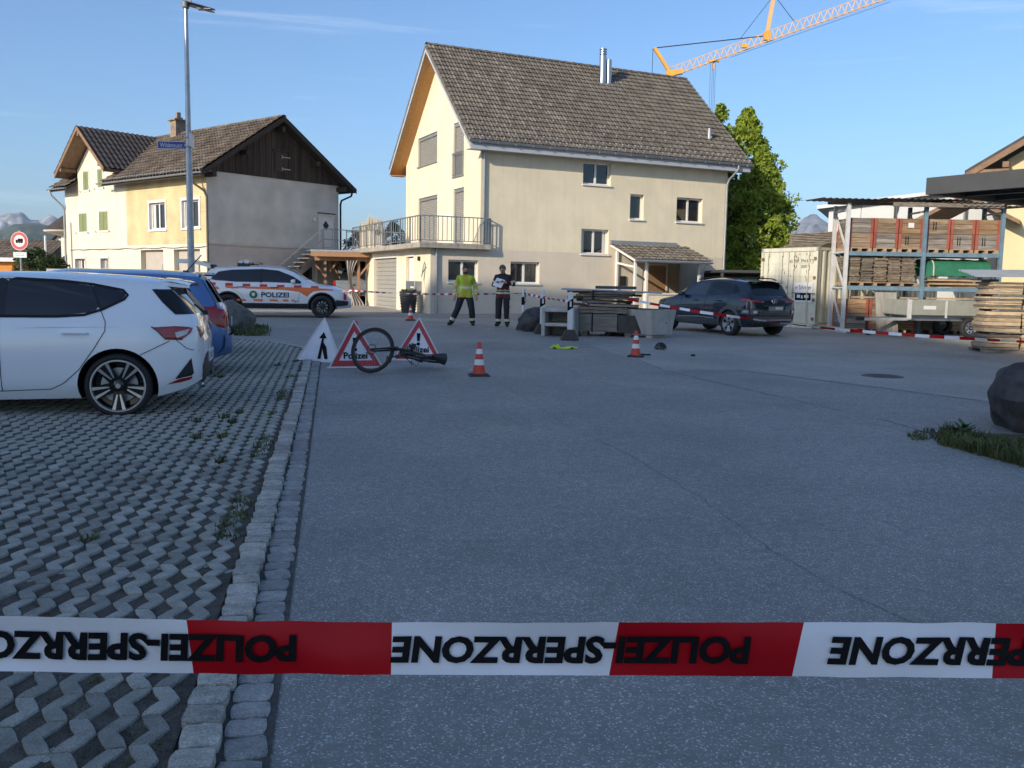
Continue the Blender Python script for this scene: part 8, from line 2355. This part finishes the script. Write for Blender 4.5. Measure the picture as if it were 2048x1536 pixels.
# ================================================================== PEOPLE
M_skin = mat('skin', (0.46, 0.27, 0.19), 0.55, var=.06, scale=8)
M_hair_d = mat('dark_hair', (0.05, 0.036, 0.027), 0.8, var=.2, scale=20)
M_hair_g = mat('grey_hair', (0.10, 0.085, 0.072), 0.8, var=.25, scale=20)
M_navy = mat('navy_trousers', (0.014, 0.015, 0.021), 0.8, var=.2, scale=6)
M_boot = mat('black_boot', (0.010, 0.010, 0.010), 0.5, var=.1)
M_yjac = mat('yellow_jacket', (0.50, 0.43, 0.045), 0.75, var=.15, scale=6)
M_lime = mat('lime_vest', (0.42, 0.62, 0.035), 0.7, var=.08, scale=6)
M_maroon = mat('maroon_jacket', (0.115, 0.016, 0.020), 0.75, var=.15, scale=6)
M_refl = mat('reflective_band', (0.62, 0.64, 0.42), 0.4, var=.08, scale=8)
M_white_p = mat('paper_white', (0.70, 0.71, 0.74), 0.6, var=.05)
def person(name, label, J, colours, hair, H):
    """J: joint name -> (x, y, z) in metres (x right in picture, -y towards camera). One skinned surface, coloured by zone."""
    R = empty(name); tag(R, label, 'person', 'firefighters by the cordon')
    V = []; E = []; rad = []
    idx = {}
    def add(n, p, r): idx[n] = len(V); V.append(p); rad.append(r); return idx[n]
    for n, (p, r) in J['nodes'].items(): add(n, p, r)
    for a, b in J['edges']: E.append((idx[a], idx[b]))
    for side in ('L', 'R'):
        w = Vector(J['nodes']['wrist' + side][0]); h = Vector(J['hand' + side]) # hand direction
        d = h.normalized(); pal = w + d * .085; add('palm' + side, tuple(pal), (.036, .024)); E.append((idx['wrist' + side], idx['palm' + side]))
        s = d.cross(Vector((0, 1, .2))).normalized()
        if s.length < .1: s = Vector((1, 0, 0))
        for k, (o, ln, cu) in enumerate(((-.030, .070, .5), (-.010, .082, .6), (.011, .076, .65), (.030, .060, .7))):
            a = pal + s * o + d * .02; b = a + d * ln * .55; c = b + (d * .6 + Vector((0, -.5, -.5)) * cu).normalized() * ln * .5
            i0 = len(V); V.extend([tuple(a), tuple(b), tuple(c)]); rad.extend([(.011, .011), (.0095, .0095), (.008, .008)]); E.extend([(idx['palm' + side], i0), (i0, i0 + 1), (i0 + 1, i0 + 2)])
        sg = J.get('thumb' + side, 1)
        a = w + d * .04 + s * .035 * sg; b = a + (d * .6 + s * .7 * sg).normalized() * .045; i0 = len(V); V.extend([tuple(a), tuple(b)]); rad.extend([(.013, .013), (.010, .010)]); E.extend([(idx['wrist' + side], i0), (i0, i0 + 1)])
    me = bpy.data.meshes.new('skel'); me.from_pydata(V, E, []); ob = bpy.data.objects.new('skel', me); COL.objects.link(ob)
    md = ob.modifiers.new('skin', 'SKIN'); sv = me.skin_vertices[0].data if me.skin_vertices else None
    if sv is None:
        bm = bmesh.new(); bm.from_mesh(me); bm.verts.layers.skin.verify(); bm.to_mesh(me); bm.free(); sv = me.skin_vertices[0].data
    for i, r in enumerate(rad): sv[i].radius = r; sv[i].use_root = False
    sv[idx['pelvis']].use_root = True
    md.use_smooth_shade = True; sb = ob.modifiers.new('sub', 'SUBSURF'); sb.levels = 3; sb.render_levels = 3
    dg = bpy.context.evaluated_depsgraph_get(); dg.update()
    bme = bpy.data.meshes.new_from_object(ob.evaluated_get(dg)); bpy.data.objects.remove(ob)
    mats_, zone = colours
    bme.materials.clear()
    for m in mats_: bme.materials.append(m)
    for p in bme.polygons: p.material_index = zone(p.center, J); p.use_smooth = True
    body = link('body', bme, R)
    for v_ in bme.vertices:
        if v_.co.z < 1.5: v_.co.y *= 1.15
    hd = Vector(J['nodes']['head'][0]); fd = Vector(J['face']).normalized()   # facing direction
    rt2 = fd.cross(Vector((0, 0, 1))).normalized(); up2 = rt2.cross(fd)
    B = Matrix(((rt2.x, fd.x, up2.x, hd.x), (rt2.y, fd.y, up2.y, hd.y), (rt2.z, fd.z, up2.z, hd.z), (0, 0, 0, 1)))
    # hair cap, beard, ears, nose, eyes
    hm2 = MB()
    def cap(a, q):
        th = 2 * pi * a; ph = (pi * .58) * q
        front = max(0, sin(th)); lim = ph * (1 - .46 * front ** .7)
        return B @ Vector((.088 * sin(lim) * cos(th), .108 * sin(lim) * sin(th) - .010, .022 + .118 * cos(lim)))
    hm2.grid(cap, 20, 8); hm2.build('hair', hair, R, smooth=True)
    fm2 = MB()
    fm2.v += [B @ Vector(q) for q in ((0, .118, -.035), (-.014, .094, -.04), (.014, .094, -.04), (0, .094, .012))]; n0 = 0; fm2.f += [(0, 1, 3), (0, 3, 2), (0, 2, 1)]; fm2.m += [0, 0, 0]
    for sg in (-1, 1): fm2.lathe([(0, -.012), (.022, -.01), (.03, 0), (.022, .008), (0, .008)], 8, M=B @ Matrix.Translation((sg * .084, -.005, -.005)) @ Matrix.Rotation(pi / 2, 4, 'Y') @ Matrix.Diagonal((1, .6, .6, 1)))
    fm2.build('nose_and_ears', M_skin, R, smooth=True)
    em = MB()
    for sg in (-1, 1): em.lathe([(0, .006), (.010, .004), (.013, 0)], 8, M=B @ Matrix.Translation((sg * .031, .088, .010)) @ Matrix.Rotation(-pi / 2, 4, 'X'))
    em.cbox((0, 0, 0), (.05, .006, .010), M=None) if False else em.prism([B @ Vector(q) for q in ((-.024, .092, -.062), (.024, .092, -.062), (.020, .092, -.070), (-.020, .092, -.070))], fd * .004)
    em.build('eyes_and_mouth', M_hair_d, R)
    if J.get('beard'):
        bd2 = MB().grid(lambda a, q: B @ Vector((.080 * cos(pi * a) * (1 - .25 * q), .045 + .052 * sin(pi * a), -.045 - .072 * q)), 12, 4); bd2.build('beard', hair, R, smooth=True)
    return R
def skeleton(pelvis, hipL, kneeL, ankL, toeL, hipR, kneeR, ankR, toeR, chest, neck, head, shL, elL, wrL, shR, elR, wrR):
    n = {'pelvis': (pelvis, (.172, .135)), 'waist': (tuple((Vector(pelvis) * .5 + Vector(chest) * .5)), (.172, .130)), 'chest': (chest, (.185, .135)), 'neckb': (tuple(Vector(chest).lerp(Vector(neck), .6)), (.12, .09)), 'neck': (neck, (.056, .058)), 'jaw': (tuple(Vector(neck).lerp(Vector(head), .62)), (.066, .076)), 'head': (head, (.083, .102)), 'crown': (tuple(Vector(head) + Vector((0, .005, .085))), (.055, .066)),
         'hipL': (hipL, (.105, .112)), 'thighL': (tuple(Vector(hipL).lerp(Vector(kneeL), .5)), (.104, .106)), 'kneeL': (kneeL, (.088, .090)), 'shinL': (tuple(Vector(kneeL).lerp(Vector(ankL), .5)), (.088, .090)), 'ankL': (ankL, (.082, .084)), 'heelL': (tuple(Vector(ankL) + Vector((0, .0, -.055))), (.062, .062)), 'toeL': (toeL, (.056, .046)),
         'hipR': (hipR, (.105, .112)), 'thighR': (tuple(Vector(hipR).lerp(Vector(kneeR), .5)), (.104, .106)), 'kneeR': (kneeR, (.088, .090)), 'shinR': (tuple(Vector(kneeR).lerp(Vector(ankR), .5)), (.088, .090)), 'ankR': (ankR, (.082, .084)), 'heelR': (tuple(Vector(ankR) + Vector((0, .0, -.055))), (.062, .062)), 'toeR': (toeR, (.056, .046)),
         'shL': (shL, (.085, .085)), 'upL': (tuple(Vector(shL).lerp(Vector(elL), .5)), (.070, .070)), 'elL': (elL, (.062, .062)), 'foL': (tuple(Vector(elL).lerp(Vector(wrL), .55)), (.056, .056)), 'wristL': (wrL, (.036, .032)),
         'shR': (shR, (.085, .085)), 'upR': (tuple(Vector(shR).lerp(Vector(elR), .5)), (.070, .070)), 'elR': (elR, (.062, .062)), 'foR': (tuple(Vector(elR).lerp(Vector(wrR), .55)), (.056, .056)), 'wristR': (wrR, (.036, .032))}
    e = [('pelvis', 'waist'), ('waist', 'chest'), ('chest', 'neckb'), ('neckb', 'neck'), ('neck', 'jaw'), ('jaw', 'head'), ('head', 'crown'), ('pelvis', 'hipL'), ('hipL', 'thighL'), ('thighL', 'kneeL'), ('kneeL', 'shinL'), ('shinL', 'ankL'), ('ankL', 'heelL'), ('heelL', 'toeL'), ('pelvis', 'hipR'), ('hipR', 'thighR'), ('thighR', 'kneeR'), ('kneeR', 'shinR'), ('shinR', 'ankR'), ('ankR', 'heelR'), ('heelR', 'toeR'), ('neckb', 'shL'), ('shL', 'upL'), ('upL', 'elL'), ('elL', 'foL'), ('foL', 'wristL'), ('neckb', 'shR'), ('shR', 'upR'), ('upR', 'elR'), ('elR', 'foR'), ('foR', 'wristR')]
    return {'nodes': n, 'edges': e}
# ---- walking firefighter in yellow with lime vest   (L = picture left)
JA = skeleton((0, 0, .95), (-.10, 0, .90), (-.20, -.06, .50), (-.36, .02, .125), (-.46, -.10, .045), (.10, 0, .90), (.17, -.10, .50), (.20, -.02, .125), (.22, -.18, .045),
              (0, 0, 1.30), (0, -.01, 1.50), (.0, -.035, 1.645), (-.175, 0, 1.42), (-.255, .03, 1.15), (-.285, -.08, .90), (.175, 0, 1.42), (.265, .04, 1.16), (.29, -.05, .91))
JA.update(handL=(-.02, -.25, -1), handR=(.02, -.25, -1), face=(.05, -1, -.06), beard=True, thumbL=1, thumbR=-1)
def seg_t(p, a, b):
    a, b = Vector(a), Vector(b); d = b - a; t = (p - a).dot(d) / d.length_squared; return t, (p - (a + d * max(0, min(1, t)))).length
def zoneA(c, J):
    N = J['nodes']
    if c.z > 1.52: return 0
    for s in 'LR':
        w = Vector(N['wrist' + s][0])
        if (c - w).length < .21 and c.z < w.z + .01 and abs(c.x) > .235 and (c - w).dot(Vector(J['hand' + s])) > 0: return 0
        t, d = seg_t(c, N['el' + s][0], N['wrist' + s][0]); t2, d2 = seg_t(c, N['sh' + s][0], N['el' + s][0])
        if d < .085 and (.45 < t < .62 or .78 < t < .90) and abs(c.x) > .205: return 4
        if d2 < .10 and .70 < t2 < .85 and abs(c.x) > .20: return 4
        if (d < .085 or d2 < .09) and abs(c.x) > .185: return 1
        t, d = seg_t(c, N['knee' + s][0], N['ank' + s][0])
        if d < .10 and .70 < t < .90: return 4
    if c.z < .17: return 3
    if c.z < .84: return 2
    if c.z < .90: return 1
    if abs(c.x) < .075 and c.y < 0: return 4 if 1.10 < c.z < 1.16 else 1
    if c.z < 1.00: return 1
    return 4 if (1.10 < c.z < 1.16) else 5
PA = person('person', 'firefighter in yellow jacket and lime vest walking past the window', JA, ([M_skin, M_yjac, M_navy, M_boot, M_refl, M_lime], zoneA), M_hair_d, 1.75)
p = ground_at(930, 651); put(PA, p.x, p.y, radians(3), 0, False); PA.scale = (1.12, 1.1, 1.0)
# ---- standing firefighter in maroon reading a sheet
JB = skeleton((0, 0, .98), (-.10, 0, .92), (-.11, -.02, .51), (-.12, .02, .125), (-.17, -.12, .045), (.10, 0, .92), (.11, -.02, .51), (.12, .02, .125), (.14, -.13, .045),
              (0, .01, 1.34), (0, -.01, 1.54), (-.015, -.06, 1.685), (-.175, .01, 1.46), (-.26, -.03, 1.20), (-.13, -.24, 1.27), (.175, .01, 1.46), (.285, .0, 1.22), (.10, -.22, 1.30))
JB.update(handL=(.35, -.75, .35), handR=(-.7, -.6, .2), face=(-.25, -1, -.55), thumbL=1, thumbR=1)
def zoneB(c, J):
    N = J['nodes']
    if c.z > 1.555: return 0
    for s in 'LR':
        w = Vector(N['wrist' + s][0])
        if (c - w).dot(Vector(J['hand' + s]).normalized()) > -.01 and (c - w).length < .22 and c.y < -.17: return 0
        t, d = seg_t(c, N['el' + s][0], N['wrist' + s][0]); t2, d2 = seg_t(c, N['sh' + s][0], N['el' + s][0])
        if d < .085 and .30 < t < .48 and abs(c.x) > .12: return 4
        if d2 < .10 and .50 < t2 < .68 and abs(c.x) > .20: return 4
        if (d < .085 and t > 0) and (c.y < -.06 or abs(c.x) > .22): return 5 if s == 'R' else 1
        t, d = seg_t(c, N['knee' + s][0], N['ank' + s][0])
        if d < .10 and .72 < t < .92: return 4
    if c.z < .17: return 3
    if c.x > .15 and .25 < c.z < .80 and c.y < .03 and c.y > -.06: return 4
    if c.z < .85: return 2
    if .97 < c.z < 1.02 or 1.06 < c.z < 1.085: return 4
    if c.z > 1.40: return 5
    return 1
PB_ = person('person', 'firefighter in maroon jacket standing and reading a white sheet', JB, ([M_skin, M_maroon, M_navy, M_boot, M_refl, M_navy], zoneB), M_hair_g, 1.8)
p = ground_at(1005, 653); put(PB_, p.x, p.y, radians(-6), 0, False); PB_.scale = (1.12, 1.1, 1.0)
cl = MB().prism([(-.13, 0, -.15), (.11, 0, -.17), (.13, 0, .12), (-.11, 0, .15)], (0, .012, 0)); cl.lathe([(0, -.014), (.035, -.014)], 14, m=1, M=Matrix.Translation((0, 0, -.01)) @ Matrix.Rotation(pi / 2, 4, 'X'))
o = cl.build('clipboard', [M_white_p, M_navy]); bpy.context.view_layer.update(); o.matrix_world = PB_.matrix_world @ Matrix.Translation((-.07, -.335, 1.30)) @ Matrix.Rotation(radians(-40), 4, 'X') @ Matrix.Rotation(radians(14), 4, 'Y')
tag(o, 'white sheet held by the firefighter in maroon', 'clipboard')
# ================================================================== AIR: thin haze so that the far ranges fade
hz = MB().box(-9000, -500, -1.5, 9000, 9500, 640)
hm3 = bpy.data.materials.new('haze_air'); hm3.use_nodes = True
HN, HL = hm3.node_tree.nodes, hm3.node_tree.links
for n_ in list(HN):
    if n_.type == 'BSDF_PRINCIPLED': HN.remove(n_)
pv = HN.new('ShaderNodeVolumePrincipled'); pv.inputs['Density'].default_value = 0.00006; pv.inputs['Color'].default_value = (0.62, 0.80, 1.0, 1); pv.inputs['Anisotropy'].default_value = 0.1
HL.new(pv.outputs['Volume'], HN['Material Output'].inputs['Volume'])
o = hz.build('haze', hm3, fixn=True); tag(o, kind='stuff')
